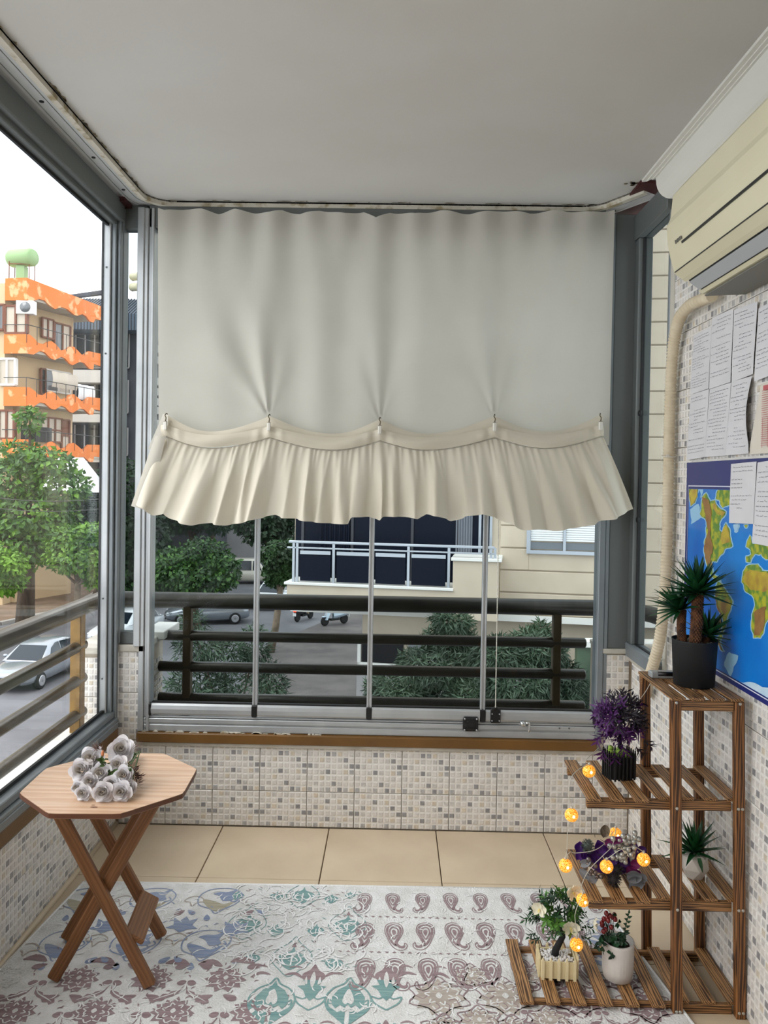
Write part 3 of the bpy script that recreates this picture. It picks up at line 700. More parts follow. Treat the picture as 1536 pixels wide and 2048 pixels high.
# second roof at the far right edge of that block
q0, q1_ = dp(300, 620, 3), dp(335, 580, 3); MB().prism([(q0.x, D + 2.6, q0.z), (q1_.x + 1, D + 2.6, q0.z), (q1_.x + 1, D + 5, q1_.z), (q0.x, D + 5, q1_.z)], (0, .3, 0)).build('roof', 'roof_metal', db, True)
MB().prism([dp(120, 598, 8), dp(226, 585, 8), dp(226, 577, 8), dp(120, 592, 8)], (0, .5, 0)).build('roof_edge', 'dark_wall', db, True)
for (u, v, s) in ((244, 553, 1), (271, 553, 1), (243, 574, 1), (270, 574, 1)):
    c = dp(u, v, 3); o = thing('water_tank', ['cream water tank upper left on the seamed roof', 'cream water tank upper right on the seamed roof', 'cream water tank lower left on the seamed roof', 'cream water tank lower right on the seamed roof'][len([x for x in bpy.data.objects if x.name.startswith('water_tank')])], 'water tank', (c.x, c.y, c.z - .35), 0, 'water tanks on the dark roof')
    MB().lathe([(0, -.42), (.3, -.4), (.33, -.3), (.33, .3), (.3, .4), (0, .42)], 14, (0, 0, .35), Matrix.Rotation(R(90), 3, 'Y') @ Matrix.Rotation(R(25), 3, 'X')).build('tank', 'tank_cream', o)
    [MB().tube([(x, 0, .1), (x, 0, -.02)], .03, 5).build('leg', 'dark_wall', o) for x in (-.2, .2)]
for k, v in enumerate((675, 700, 722, 765, 785, 805, 822, 848)):
    c = dp(309, v, 3); o = thing('outdoor_unit', 'air conditioner box %s in the column on the grey wall' % ('topmost', 'second from top', 'third from top', 'fourth from top', 'fifth from top', 'third from bottom', 'second from bottom', 'lowest')[k], 'air conditioner', (c.x, D + 2.62, c.z - .3), 0, 'stacked outdoor units')
    MB().obox((0, 0, .3), (.95, .5, .6), None, .03).build('case', 'slab_light', o)
    MB().lathe([(0, 0), (.22, 0), (.22, .03), (0, .04)], 12, (.08, -.26, .3), Matrix.Rotation(R(90), 3, 'X')).build('fan_grille', 'dark_wall', o)
# white canvas tent below the orange block and pale walls beyond the trees
c = at(165, 1000, Y=52); tn = MB()
pA, pB = at(150, 985, Y=42.5), at(196, 985, Y=42.5); tp = at(160, 915, Y=43.4)
tn.add([(pA.x - 2.0, pA.y, pA.z), (pB.x, pB.y, pB.z), (tp.x + .2, tp.y, tp.z), (tp.x - 1.2, tp.y, tp.z), (pB.x - .4, pB.y + 3, pB.z), (pA.x - 2, pA.y + 3, pA.z)], [(0, 1, 2, 3), (1, 4, 2), (0, 3, 5), (3, 2, 4, 5), (0, 5, 4, 1)])
tag(tn.build('canvas_awning', 'shutter'), 'white canvas awning below the lowest orange parapet', 'awning')
bb = thing('pale_building', 'pale lilac grey house wall beyond the parked van', 'building', (-14, 63, G))
p0, p1 = at(436, 1010, Y=62), at(600, 1120, Y=62)
MB().box((p0.x, 62, G), (p1.x, 68, at(500, 960, Y=62).z)).build('wall', 'mid_wall', bb, True)
MB().box((p0.x - .3, 61.5, at(500, 965, Y=62).z), (p1.x + .3, 68.5, at(500, 958, Y=62).z)).build('roof', 'slab_light', bb, True)
bb = thing('shed_building', 'dim grey concrete building left of the pale house', 'building', (-20, 58, G))
p0, p1 = at(288, 1000, Y=57), at(430, 1120, Y=57)
MB().box((p0.x, 57, G), (p1.x, 61, at(340, 955, Y=57).z)).build('wall', 'dark_wall', bb, True)
MB().box((p0.x - .3, 56.6, at(340, 957, Y=57).z), (p1.x + .2, 61.3, at(340, 950, Y=57).z)).build('roof', 'slab_light', bb, True)
# utility pole and cables
c = at(462, 1150, Z=G); o = thing('utility_pole', 'concrete utility pole between the trees beyond the street', 'pole', (c.x, 55, G))
MB().tube([(0, 0, 0), (0, 0, 9)], [.22, .15], 10).build('shaft', 'bark_pale', o); MB().obox((.3, 0, 6.3), (.25, .2, .5)).build('box', 'dark_wall', o)
for k, (v0, v1) in enumerate(((985, 996), (1006, 1016))):
    a, c = at(-80, v0, Y=33), at(226, v1, Y=33)
    tag(MB().tube([a + (c - a) * (i / 12) - Vector((0, 0, .25 * math.sin(math.pi * i / 12))) for i in range(13)], .016, 5).build('overhead_cable', 'cable'), ('upper' if k == 0 else 'lower') + ' thin overhead cable crossing the left trees', 'cable')
# ------------------------------------------------------------------ beige block across the yard
th = R(9); FU = Vector((math.cos(th), -math.sin(th), 0)); FN = Vector((-math.sin(th), -math.cos(th), 0)); F0 = Vector((-.75, 18.0, 0))
FM = Matrix((FU, FN, Vector((0, 0, 1)))).transposed()
def fs(u, v, d=0):
    """photo pixel -> (s, z) on the facade plane moved out by d"""
    p = hit(u, v, F0 + FN * d, FN); return (p - F0).dot(FU), p.z
def fp(s, d, z): return F0 + FU * s + FN * d + Vector((0, 0, z))
def fbox(b, s0, s1, d0, d1, z0, z1, ch=0): return b.obox(fp((s0 + s1) / 2, (d0 + d1) / 2, (z0 + z1) / 2), (abs(s1 - s0), abs(d1 - d0), abs(z1 - z0)), FM, ch)
op = thing('beige_building', 'beige block of flats with grooved cladding and glass balcony', 'building', F0 + Vector((2, 4, G)))
sl = fs(588, 1100)[0]; sr = 9.5; zs = fs(900, 1224)[1]; ztop = 13
fbox(MB(), sl, sr, -7, -.05, zs, ztop).build('wall', 'opp_wall', op, True)
fbox(MB(), 0, sr, -7, -.3, G, zs).build('wall', 'opp_wall', op, True)
fbox(MB(), sl - .05, sr, -.2, .06, zs - .14, zs).build('ledge', 'opp_trim', op, True)
# cladding boards with real grooves, left of the board field is the balcony front
sw = fs(1000, 1100)[0]; zg = zs + .02; hgt = .505
k = 0
w_s0, w_z0 = fs(1058, 1102); w_s1 = fs(1200, 1102)[0]; w_z1 = w_z0 + 1.35
while zg + k * hgt < ztop - .1:
    z0, z1 = zg + k * hgt, zg + (k + 1) * hgt - .03
    if z1 > w_z0 and z0 < w_z1:
        fbox(MB(), sw, w_s0, -.05, .0, z0, z1, .012).build('cladding_board', 'opp_wall', op, True); fbox(MB(), w_s1, sr, -.05, .0, z0, z1, .012).build('cladding_board', 'opp_wall', op, True)
        if z1 > w_z1: fbox(MB(), w_s0, w_s1, -.05, 0, w_z1, z1, .01).build('cladding_board', 'opp_wall', op, True)
        if z0 < w_z0: fbox(MB(), w_s0, w_s1, -.05, 0, z0, w_z0, .01).build('cladding_board', 'opp_wall', op, True)
    else: fbox(MB(), sw, sr, -.05, 0, z0, z1, .012).build('cladding_board', 'opp_wall', op, True)
    k += 1
# window with two roller shutters
b = MB(); fbox(b, w_s0 - .06, w_s0 + .03, -.1, .06, w_z0, w_z1); fbox(b, w_s1 - .03, w_s1 + .06, -.1, .06, w_z0, w_z1); fbox(b, w_s0 - .06, w_s1 + .06, -.1, .08, w_z0 - .05, w_z0 + .03); fbox(b, (w_s0 + w_s1) / 2 - .03, (w_s0 + w_s1) / 2 + .03, -.1, .05, w_z0, w_z1)
wo_ = b.build('window', 'steel', op, True); fbox(MB(), w_s0, w_s1, -.1, -.06, w_z0, w_z1).build('pane', 'pane_dark', wo_, True)
zsh = fs(1120, 1083)[1]
for (a, c) in ((w_s0 + .03, (w_s0 + w_s1) / 2 - .03), ((w_s0 + w_s1) / 2 + .03, w_s1 - .03)):
    shb = MB(); z = zsh
    while z < w_z1 - .02: fbox(shb, a, c, -.04, .01, z, z + .045, .008); z += .05
    shb.build('roller_shutter', 'shutter', wo_, True)
    fbox(MB(), a, c, -.055, -.02, w_z0 + .05, zsh - .03).build('pane', 'pane_far', wo_, True)
# glazed balcony front: dark panes between posts
zb = fs(700, 1171, .95)[1]; s0b = fs(574, 1165, .95)[0]; s1b = fs(905, 1180, .95)[0]; s2b = fs(1000, 1180, .95)[0]
fbox(MB(), s0b, s1b, -.1, .95, zb - .5, zb - .03).build('balcony_front', 'opp_wall', op, True)
fbox(MB(), s0b - .06, s1b + .02, -.1, 1.0, zb - .03, zb + .03, .008).build('marble_edge', 'opp_trim', op, True)
zc = fs(950, 1119, .95)[1]
fbox(MB(), s1b, s2b - .04, -.1, .95, zs, zc - .04).build('balcony_front', 'opp_wall', op, True)
fbox(MB(), s1b - .04, s2b + .03, -.1, 1.0, zc - .04, zc + .03, .008).build('marble_edge', 'opp_trim', op, True)
dgs = [sl, fs(606, 1060)[0], fs(705, 1060)[0], fs(825, 1060)[0], fs(915, 1060)[0], fs(960, 1060)[0], fs(982, 1060)[0]]
for i in range(6):
    fbox(MB(), dgs[i] + .03, dgs[i + 1] - .03, -.06, .0, zb, ztop - 6).build('dark_pane', 'navy_glass', op, True)
    fbox(MB(), dgs[i + 1] - .03, dgs[i + 1] + .03, -.06, .04, zb, ztop - 6).build('mullion', 'steel' if i > 3 else 'dark_wall', op, True)
for (a, c) in ((fs(912, 1060)[0], fs(945, 1060)[0]), (fs(640, 1060)[0], fs(700, 1060)[0])):
    dr = MB(); dr.grid(lambda i, j: fp(a + (c - a) * i, .05 + .025 * math.sin(i * 40), zb + .1 + 2.4 * j), 40, 2); dr.build('drape', 'drape' if a > 1.5 else 'navy_glass', op, True)
# railing: posts, two rails, glass sheets
z1r, z2r = fs(700, 1087, .95)[1], fs(700, 1099, .95)[1]
se = fs(990, 1095, .95)[0]
rl = MB(); fbox(rl, s0b + .02, se, .88, .94, z1r - .03, z1r + .03, .012); rl.build('top_rail', 'steel', op, True)
rl = MB(); fbox(rl, s0b - .02, se, .89, .93, z2r - .02, z2r + .02, .01); rl.build('mid_rail', 'steel', op, True)
pk = [586, 593, 666, 744, 816, 897]
for u in pk:
    s_ = fs(u, 1140, .95)[0]; fbox(MB(), s_ - .03, s_ + .03, .87, .93, zb, z1r, .006).build('post', 'steel', op, True)
for u in (982, 990):
    s_ = fs(u, 1108, .95)[0]; fbox(MB(), s_ - .03, s_ + .03, .87, .93, zc, z1r, .006).build('post', 'steel', op, True)
for a, c in zip(pk[1:-1], pk[2:]):
    x0, x1 = fs(a, 1140, .95)[0] + .07, fs(c, 1140, .95)[0] - .07
    fbox(MB(), x0, x1, .89, .905, zb + .06, z2r - .1).build('glass_sheet', 'navy_glass', op, True)
    fbox(MB(), x0, x1, .88, .92, z2r - .14, z2r - .06).build('sheet_rail', 'steel', op, True)
# ground floor window band
g0, gz = fs(716, 1322, -.3); g1_, _ = fs(1000, 1330, -.3); gz1 = fs(760, 1272, -.3)[1]
b = MB(); fbox(b, g0, g1_, -.32, -.2, gz - .08, gz); fbox(b, g0, g0 + .08, -.32, -.2, G, gz1); gw = b.build('window', 'opp_trim', op, True)
for k in range(3): fbox(MB(), g0 + .1 + (g1_ - g0) * k / 3, g0 + (g1_ - g0) * (k + 1) / 3 - .02, -.31, -.24, gz, gz1).build('pane', ('pane_dark', 'pane_far', 'pane_dark')[k], gw, True)
fbox(MB(), g0, sr, -.32, -.15, G, gz - .08).build('plinth', 'mid_wall', op, True)
# garden wall slab with green pool-coloured panel right of the olives
q = at(1180, 1290, Y=15.3)
gwall = thing('yard_wall', 'pale green yard wall with white coping behind the olive trees', 'wall', (q.x + .6, 15.6, G))
MB().box((q.x - .25, 15.3, at(1180, 1415, Y=15.3).z - 2.5), (q.x + 2.5, 15.5, at(1180, 1293, Y=15.3).z)).build('panel', 'leaf_olive', gwall, True)
MB().box((q.x - .3, 15.2, at(1180, 1293, Y=15.3).z), (q.x + 2.5, 15.6, at(1180, 1282, Y=15.3).z)).build('coping', 'opp_trim', gwall, True)

# ------------------------------------------------------------------ trees
def crown(n, blobs, L, W, mats=1, rnd=.6):
    """leaves scattered over several ellipsoid clumps, facing outward"""
    b = MB(); tot = sum(x[3] * x[4] for x in blobs)
    for (c, _, _, rx, rz) in blobs:
        for _k in range(int(1.6 * n * rx * rz / tot)):
            d = Vector((random.gauss(0, 1), random.gauss(0, 1), random.gauss(0, 1))).normalized(); r = random.uniform(.62, 1.02)
            p = Vector(c) + Vector((d.x * rx * r, d.y * rx * r, d.z * rz * r)); out = (d + rv(rnd)).normalized(); dr = (out.cross(rv(1)) + out * .5 + Vector((0, 0, -.3))).normalized()
            b.mi = 0 if random.random() < .7 else mats - 1; l = L * random.uniform(.7, 1.25); b.leaf(p, dr, out, l, W * l / L)
    return b
def tree(label, u, vbase, D, blobs, n, leaf, L=.26, W=.15, trunk=.16, bark='bark', lean=0, group='street trees', base=None, twig=True, name='tree'):
    """blobs: pixel ellipses (u, v, radius_u, radius_v) at distance D"""
    g = base if base is not None else at(u, vbase, Y=D); t = thing(name, label, 'tree', (g.x, g.y, G if base is None else base.z), 0, group)
    bs = []
    for (bu, bv, ru, rv_) in blobs: p = at(bu, bv, Y=D + random.uniform(-.4, .4)); bs.append((p, 0, 0, ru * D / FPX, rv_ * D / FPX))
    lm = leaf if isinstance(leaf, list) else [leaf]
    crown(n, bs, L, W, len(lm)).build('foliage', lm, t, True)
    tr_ = MB(); b0 = Vector((g.x, g.y, G if base is None else base.z)); zc = min(x[0].z for x in bs)
    top = sum((x[0] for x in bs), Vector()) / len(bs); top.z = zc
    tr_.tube([b0, b0.lerp(top, .35) + Vector((lean * .3, 0, 0)), b0.lerp(top, .7) + Vector((lean * .2, 0, 0)), top], [trunk * 1.15, trunk, trunk * .85, trunk * .6], 9)
    for x in bs:
        m_ = b0.lerp(top, .75); tr_.tube([m_, m_.lerp(x[0], .5) + rv(.15), x[0]], [trunk * .5, trunk * .3, trunk * .1], 6)
    tr_.build('trunk', bark, t, True)
    return t
tree('tall loose tree with pale green leaves in front of the orange block', 50, 1240, 38, [(60, 840, 22, 26), (40, 905, 45, 22), (90, 925, 55, 28), (20, 960, 60, 45), (120, 975, 60, 40), (70, 1030, 80, 45), (40, 1090, 70, 50), (110, 1070, 50, 40), (-30, 1020, 60, 70)], 4200, ['leaf_mid', 'leaf_bright'], .34, .2, .42)
tree('rounded tree with glossy bright leaves beside the left window post', 152, 1214, 36, [(140, 1085, 48, 34), (180, 1080, 42, 34), (160, 1120, 55, 28), (120, 1115, 30, 24), (188, 1135, 24, 40)], 3000, ['leaf_bright', 'leaf_mid'], .24, .14, .17, 'bark_pale')
tree('bright leafed clipped tree cut off by the left picture edge', -60, 1240, 33, [(10, 1125, 42, 24), (-20, 1130, 50, 34), (5, 1160, 44, 30)], 2000, ['leaf_bright'], .24, .14, .15)
tree('dense dark tree with orange blossom behind the rounded one', 185, 1190, 46, [(180, 1010, 50, 30), (215, 1010, 40, 40), (150, 1020, 40, 30), (240, 960, 40, 50), (200, 1060, 60, 50), (250, 1060, 40, 70), (250, 1130, 40, 50)], 3000, ['leaf_dark', 'leaf_hedge', 'flower_orange'][:2], .34, .2, .2)
tree('broad dark tree right behind the narrow corner pane', 290, 1170, 47, [(290, 1080, 50, 60), (255, 1130, 35, 50), (300, 1130, 45, 45)], 1600, ['leaf_dark'], .34, .2, .2)
tree('clipped globe tree nearest the parked silver saloon', 400, 1268, 37, [(350, 1140, 55, 45), (405, 1115, 55, 40), (445, 1140, 36, 40), (395, 1155, 70, 36), (320, 1165, 36, 30)], 4200, ['leaf_hedge', 'leaf_mid'], .24, .14, .16)
tree('dark tree whose crown dips below the curtain hem on the left', 395, 1170, 54, [(400, 1030, 60, 30), (360, 1040, 45, 28), (430, 1045, 30, 24), (330, 1010, 60, 40)], 1900, ['leaf_dark', 'leaf_hedge'], .36, .22, .2)
tree('dark broad tree beside the navy glazed balcony', 545, 1170, 50, [(530, 1050, 60, 40), (570, 1060, 40, 40), (500, 1040, 40, 32), (550, 1020, 60, 40)], 2200, ['leaf_dark'], .34, .2, .2)
tree('small globe tree on a thin leaning trunk at the paving edge', 540, 1308, 33.7, [(556, 1110, 34, 28), (560, 1145, 34, 30), (578, 1120, 24, 40)], 2200, ['leaf_hedge'], .2, .12, .16, 'bark_pale', .2)
def olive(label, u, v, D, blobs, n, g=None):
    p = at(u, v, Y=D); p.z = G
    return tree(label, u, v, D, blobs, n, ['leaf_olive', 'leaf_dark'], .15, .026, .07, 'bark', 0, 'olive trees in the yard', base=p, name='olive_tree')
olive('sparse grey green olive tree behind the left end of the railing', 440, 1480, 13, [(385, 1250, 24, 30), (400, 1290, 50, 30), (450, 1310, 60, 30), (510, 1290, 30, 40), (400, 1370, 70, 34), (480, 1380, 80, 30), (540, 1370, 35, 45)], 3000)
olive('dense olive tree with tall tip right of the ground floor window', 920, 1480, 13.5, [(905, 1240, 40, 22), (900, 1280, 55, 30), (870, 1330, 80, 34), (800, 1375, 70, 34), (900, 1385, 80, 40), (770, 1400, 40, 26)], 8500)
olive('dense olive tree behind the beaded blind chain', 1030, 1480, 12.5, [(1000, 1310, 60, 36), (1070, 1300, 60, 40), (1040, 1360, 80, 40), (1110, 1360, 60, 40), (960, 1390, 60, 34), (1150, 1395, 50, 34), (1080, 1265, 12, 22)], 9000)

# ------------------------------------------------------------------ cars and scooters
def wheel(t, x, y, r, w=.2):
    o = thing('x', '', '') if False else None
    sd = 1 if y > 0 else -1
    Mw = Matrix.Rotation(R(90), 3, 'X')
    wh = MB().lathe([(r * .62, -w / 2), (r * .95, -w / 2), (r, -w / 2 + .03), (r, w / 2 - .03), (r * .95, w / 2), (r * .62, w / 2)], 22, (x, y, r), Mw).build('wheel', 'tyre', t)
    rim = MB(); rim.lathe([(0, -.02), (r * .16, -.02), (r * .16, .02), (0, .02)], 12, (x, y + sd * w * .5, r), Mw)
    rim.lathe([(r * .56, -.03), (r * .64, -.03), (r * .64, .03), (r * .56, .03)], 22, (x, y + sd * w * .45, r), Mw)
    for k in range(9):
        a = 2 * math.pi * k / 9; rim.beam((x + math.cos(a) * r * .12, y + sd * w * .5, r + math.sin(a) * r * .12), (x + math.cos(a) * r * .6, y + sd * w * .47, r + math.sin(a) * r * .6), .045, .02, (0, 1, 0))
    rim.build('rim', 'alloy', wh)
    MB().lathe([(0, -.01), (r * .6, -.01), (r * .6, .01), (0, .01)], 18, (x, y + sd * w * .3, r), Mw).build('brake_disc', 'tyre', wh)
def car(label, pos, ang, paint, kind='saloon'):
    """nose along +x; body lofted from cross-sections, glass panels proud of the cabin"""
    t = thing('car', label, 'car', pos, ang, 'parked cars')
    L, Wd, Hh = {'saloon': (4.35, .86, 1.46), 'hatch': (4.0, .85, 1.5), 'van': (4.2, .86, 1.82)}[kind]
    xf, xr = L / 2, -L / 2
    if kind == 'van': st = [(xf, .62, .34, .62), (xf - .12, .76, .30, .72), (xf - .7, .84, .26, .93), (xf - 1.15, .86, .24, 1.02), (0, .87, .22, 1.04), (xr + .7, .87, .24, 1.06), (xr + .1, .84, .28, 1.06), (xr, .78, .36, 1.0)]
    else: st = [(xf, .55, .36, .60), (xf - .10, .70, .28, .68), (xf - .35, .80, .24, .76), (xf - 1.15, .85, .22, .92), (xf - 1.5, .86, .20, .95), (0, .87, .20, .95), (xr + 1.0, .86, .22, .98), (xr + .35, .83, .26, .98), (xr + .1, .76, .30, .94), (xr, .66, .38, .86)]
    b = MB(); n = 12; vs = []
    for (x, w, z0, z1) in st:
        zm = (z0 + z1) / 2
        for (yy, zz) in ((0, z0), (.8, z0), (.97, z0 + .08), (1, zm - .08), (1, zm + .06), (.95, z1 - .05), (.82, z1), (0, z1 + .02)): vs.append((x, w * yy, zz))
        for (yy, zz) in ((.82, z1), (.95, z1 - .05), (1, zm + .06), (1, zm - .08), (.97, z0 + .08), (.8, z0)): vs.append((x, -w * yy, zz))
    n = 14; fs_ = [(i * n + k, i * n + (k + 1) % n, (i + 1) * n + (k + 1) % n, (i + 1) * n + k) for i in range(len(st) - 1) for k in range(n)]
    fs_ += [tuple(range(n))[::-1], tuple((len(st) - 1) * n + k for k in range(n))]
    b.add(vs, fs_, True); b.build('body', paint, t)
    # cabin
    if kind == 'van': cs = [(xf - .95, .80, .98, 1.0), (xf - 1.55, .74, .98, 1.66), (xf - 1.9, .73, .98, Hh - .02), (0, .72, 1, Hh), (xr + .3, .70, 1.0, Hh), (xr + .05, .66, 1.0, Hh - .12)]
    elif kind == 'hatch': cs = [(xf - 1.05, .80, .90, .93), (xf - 1.75, .66, .92, 1.36), (xf - 2.1, .62, .93, Hh), (xf - 2.8, .62, .95, Hh), (xr + .35, .58, .96, 1.38), (xr + .04, .62, .94, 1.0)]
    else: cs = [(xf - 1.15, .80, .90, .94), (xf - 1.85, .65, .92, 1.36), (xf - 2.2, .61, .93, Hh), (xf - 2.95, .60, .95, Hh - .01), (xr + .75, .60, .96, 1.32), (xr + .25, .66, .96, 1.0)]
    b = MB(); vs = []
    for (x, w, z0, z1) in cs:
        wb_ = .82
        vs += [(x, wb_, z0), (x, w, z1 - .06), (x, w - .1, z1), (x, -w + .1, z1), (x, -w, z1 - .06), (x, -wb_, z0)]
    fs_ = [(i * 6 + k, i * 6 + k + 1, (i + 1) * 6 + k + 1, (i + 1) * 6 + k) for i in range(len(cs) - 1) for k in range(5)]
    fs_ += [(0, 1, 2, 3, 4, 5)[::-1], tuple((len(cs) - 1) * 6 + k for k in range(6))]
    b.add(vs, fs_, True); b.build('cabin', paint, t)
    def lay(a, i, j, k0, k1): return Vector(vs[i * 6 + k0]).lerp(Vector(vs[j * 6 + k0]), a).lerp(Vector(vs[i * 6 + k1]).lerp(Vector(vs[j * 6 + k1]), a), .5)
    def panel(name, quad, mat='car_glass', shr=.08, off=.012):
        q = [Vector(p) for p in quad]; c = sum(q, Vector()) / len(q); nrm = (q[1] - q[0]).cross(q[2] - q[1]).normalized()
        if nrm.dot(c - Vector((0, 0, .8))) < 0: nrm = -nrm
        MB().prism([p.lerp(c, shr) + nrm * off * .2 for p in q], nrm * off).build(name, mat, t)
    i1 = 1
    V = lambda i, k: vs[i * 6 + k]
    panel('windscreen', [V(0, 2), V(1, 2), V(1, 3), V(0, 3)], 'car_glass', .05, .02)
    panel('rear_window', [V(len(cs) - 2, 2), V(len(cs) - 1, 2), V(len(cs) - 1, 3), V(len(cs) - 2, 3)], 'car_glass', .12)
    for sd in (0, 1):
        k0, k1 = (0, 1) if sd == 0 else (5, 4)
        A0, A1, B0, B1 = Vector(V(1, k0)), Vector(V(1, k1)), Vector(V(3, k0)), Vector(V(3, k1)); mid0, mid1 = Vector(V(2, k0)).lerp(B0, .35), Vector(V(2, k1)).lerp(B1, .35)
        panel('side_window', [Vector(V(0, k0)).lerp(A0, .5), A1, Vector(V(2, k1)), mid1, mid0], 'car_glass', .10, .02)
        panel('side_window', [mid0, mid1, Vector(V(len(cs) - 2, k1)), Vector(V(len(cs) - 2, k0))], 'car_glass', .10, .02)
    for x in (xf - .78, xr + .78):
        for y in (-.78, .78): wheel(t, x, y, .31)
    for y in (-.52, .52): MB().obox((xf - .16, y, .62), (.22, .34, .13), None, .04).build('headlamp', 'lamp_clear', t); MB().obox((xr + .06, y * 1.15, .78), (.14, .2, .2), None, .03).build('tail_lamp', 'lamp_red' if False else 'brown_frame', t)
    MB().obox((xf + .01, 0, .50), (.06, .8, .10), None, .02).build('grille', 'pane_dark', t); MB().obox((xf + .0, 0, .36), (.06, 1.0, .1), None, .02).build('bumper_vent', 'pane_dark', t)
    MB().obox((xf + .03, 0, .43), (.03, .46, .1), None, .005).build('number_plate', 'shutter', t)
    for y in (-.98, .98): MB().ball((xf - 1.45, y * .96, 1.0), .1, 8, 6, (.8, 1, .7)).build('mirror', paint, t)
    return t
car('silver hatchback facing the railing on the left', (-13.42, 28.9, G), R(-95), 'car_silver', 'hatch')
c = at(240, 1290, Z=G); car('white car parked behind the left window posts', (c.x - .1, c.y + 1.2, G), R(-104), 'car_white', 'saloon')
c = at(400, 1250, Z=G); car('silver saloon half hidden by the clipped globe tree', (c.x + .2, c.y + .8, G), R(196), 'car_silver', 'saloon')
c = at(520, 1166, Z=G); car('cream van parked by the pale house', (c.x - .6, c.y, G + .0), R(4), 'car_cream', 'van')
c = at(530, 1224, Z=G); car('white car on the street left of the moped rider', (c.x + .1, c.y + 2.2, G), R(-96), 'car_white', 'hatch')

def scooter(name, label, pos, ang, paint, tail):
    t = thing(name, label, 'scooter', pos, ang, 'scooters on the street')
    Mw = Matrix.Rotation(R(90), 3, 'X')
    for x in (-.62, .62):
        w = MB().lathe([(.14, -.05), (.22, -.06), (.25, -.03), (.25, .03), (.22, .06), (.14, .05)], 16, (x, 0, .25), Mw).build('wheel', 'tyre', t); MB().lathe([(0, -.03), (.14, -.03), (.14, .03), (0, .03)], 12, (x, 0, .25), Mw).build('rim', 'alloy', w)
    b = MB(); b.grid(lambda i, j: Vector((-.85 + .95 * i, (.16 * math.sin(math.pi * (.15 + .7 * i))) * math.cos(2 * math.pi * j), .52 + .06 * i * -1 + .17 * math.sin(2 * math.pi * j) + .08 * (1 - i))), 8, 12); b.build('tail_body', paint, t)
    MB().obox((.02, 0, .30), (.62, .3, .10), None, .03).build('footboard', 'tyre', t)
    b = MB(); b.grid(lambda i, j: Vector((.30 + .28 * (1 - i) - .05 * math.cos((j - .5) * 3), .24 * (j - .5) * (1.2 - .3 * abs(i - .5)) * 1.6, .32 + .62 * i)) + Vector((.12 * math.cos((j - .5) * 3), 0, 0)), 6, 8); b.build('leg_shield', paint, t)
    MB().ball((.36, 0, .98), .14, 10, 8, (1, 1.1, .8)).build('headset', paint, t); MB().obox((.47, 0, .92), (.06, .14, .1), None, .02).build('headlamp', 'lamp_clear', t)
    MB().tube([(.3, -.33, 1.03), (.36, -.15, 1.02), (.36, .15, 1.02), (.3, .33, 1.03)], .018, 6).build('handlebar', 'tyre', t)
    MB().tube([(.42, 0, .9), (.62, 0, .25)], .04, 8).build('fork', 'alloy', t); MB().obox((.62, 0, .48), (.36, .16, .05), None, .02).build('mudguard', paint, t)
    MB().obox((-.35, 0, .76), (.8, .27, .11), None, .04).build('seat', 'tyre', t)
    MB().obox((-.88, 0, .62), (.06, .2, .1), None, .02).build('tail_lamp', 'lamp_red' if tail else 'brown_frame', t); MB().obox((-.9, 0, .43), (.02, .2, .16)).build('number_plate', 'shutter', t)
    for y in (-.3, .3): MB().tube([(.34, y, 1.03), (.33, y * 1.1, 1.2)], .008, 5).ball((.33, y * 1.12, 1.24), .06, 8, 6, (.4, 1, .8)).build('mirror', 'tyre', t)
    return t
pm('car_pale_blue', (168, 186, 200), .3, .2, coat=.5)
pm('car_black', (24, 22, 24), .3, coat=.4)
c = at(668, 1256, Z=G); scooter('scooter', 'pale blue scooter parked on the block paving', (c.x, c.y + .3, G + .12), R(-140), 'car_pale_blue', False)
c = at(606, 1243, Z=G); sp_ = Vector((c.x, c.y + .4, G)); scooter('scooter', 'black moped with lit red tail lamp being ridden up the street', sp_, R(62), 'car_black', True)
# its rider: one skinned body, seated, hands on the bar
pm('trousers', (150, 132, 108), .9); pm('shirt', (70, 74, 86), .9); pm('skin', (176, 130, 104), .6); pm('hair', (30, 24, 20), .8)
pt = thing('person', 'person in beige trousers riding the black moped', 'person', sp_, R(62))
J = {'pel': (-.2, 0, .92), 'ch': (-.12, 0, 1.25), 'nk': (-.06, 0, 1.46), 'hd': (-.02, 0, 1.56), 'ht': (-.01, 0, 1.74)}
for s_, y in (('l', 1), ('r', -1)):
    J.update({s_ + 'sh': (-.1, .19 * y, 1.40), s_ + 'el': (.08, .27 * y, 1.16), s_ + 'wr': (.28, .3 * y, 1.08), s_ + 'hp': (-.2, .1 * y, .9), s_ + 'kn': (.2, .17 * y, .82), s_ + 'an': (.06, .17 * y, .42), s_ + 'to': (.22, .18 * y, .37)})
names = list(J); E_ = [('pel', 'ch'), ('ch', 'nk'), ('nk', 'hd'), ('hd', 'ht')] + [(a, b_) for s_ in 'lr' for a, b_ in (('ch', s_ + 'sh'), (s_ + 'sh', s_ + 'el'), (s_ + 'el', s_ + 'wr'), ('pel', s_ + 'hp'), (s_ + 'hp', s_ + 'kn'), (s_ + 'kn', s_ + 'an'), (s_ + 'an', s_ + 'to'))]
me = bpy.data.meshes.new('body'); me.from_pydata([J[k] for k in names], [(names.index(a), names.index(b_)) for a, b_ in E_], []); me.materials.append(MATS['shirt']); me.materials.append(MATS['trousers']); me.materials.append(MATS['skin'])
bo = put('body', me, pt); sk = bo.modifiers.new('skin', 'SKIN'); rad = {'pel': .16, 'ch': .17, 'nk': .06, 'hd': .10, 'ht': .085}
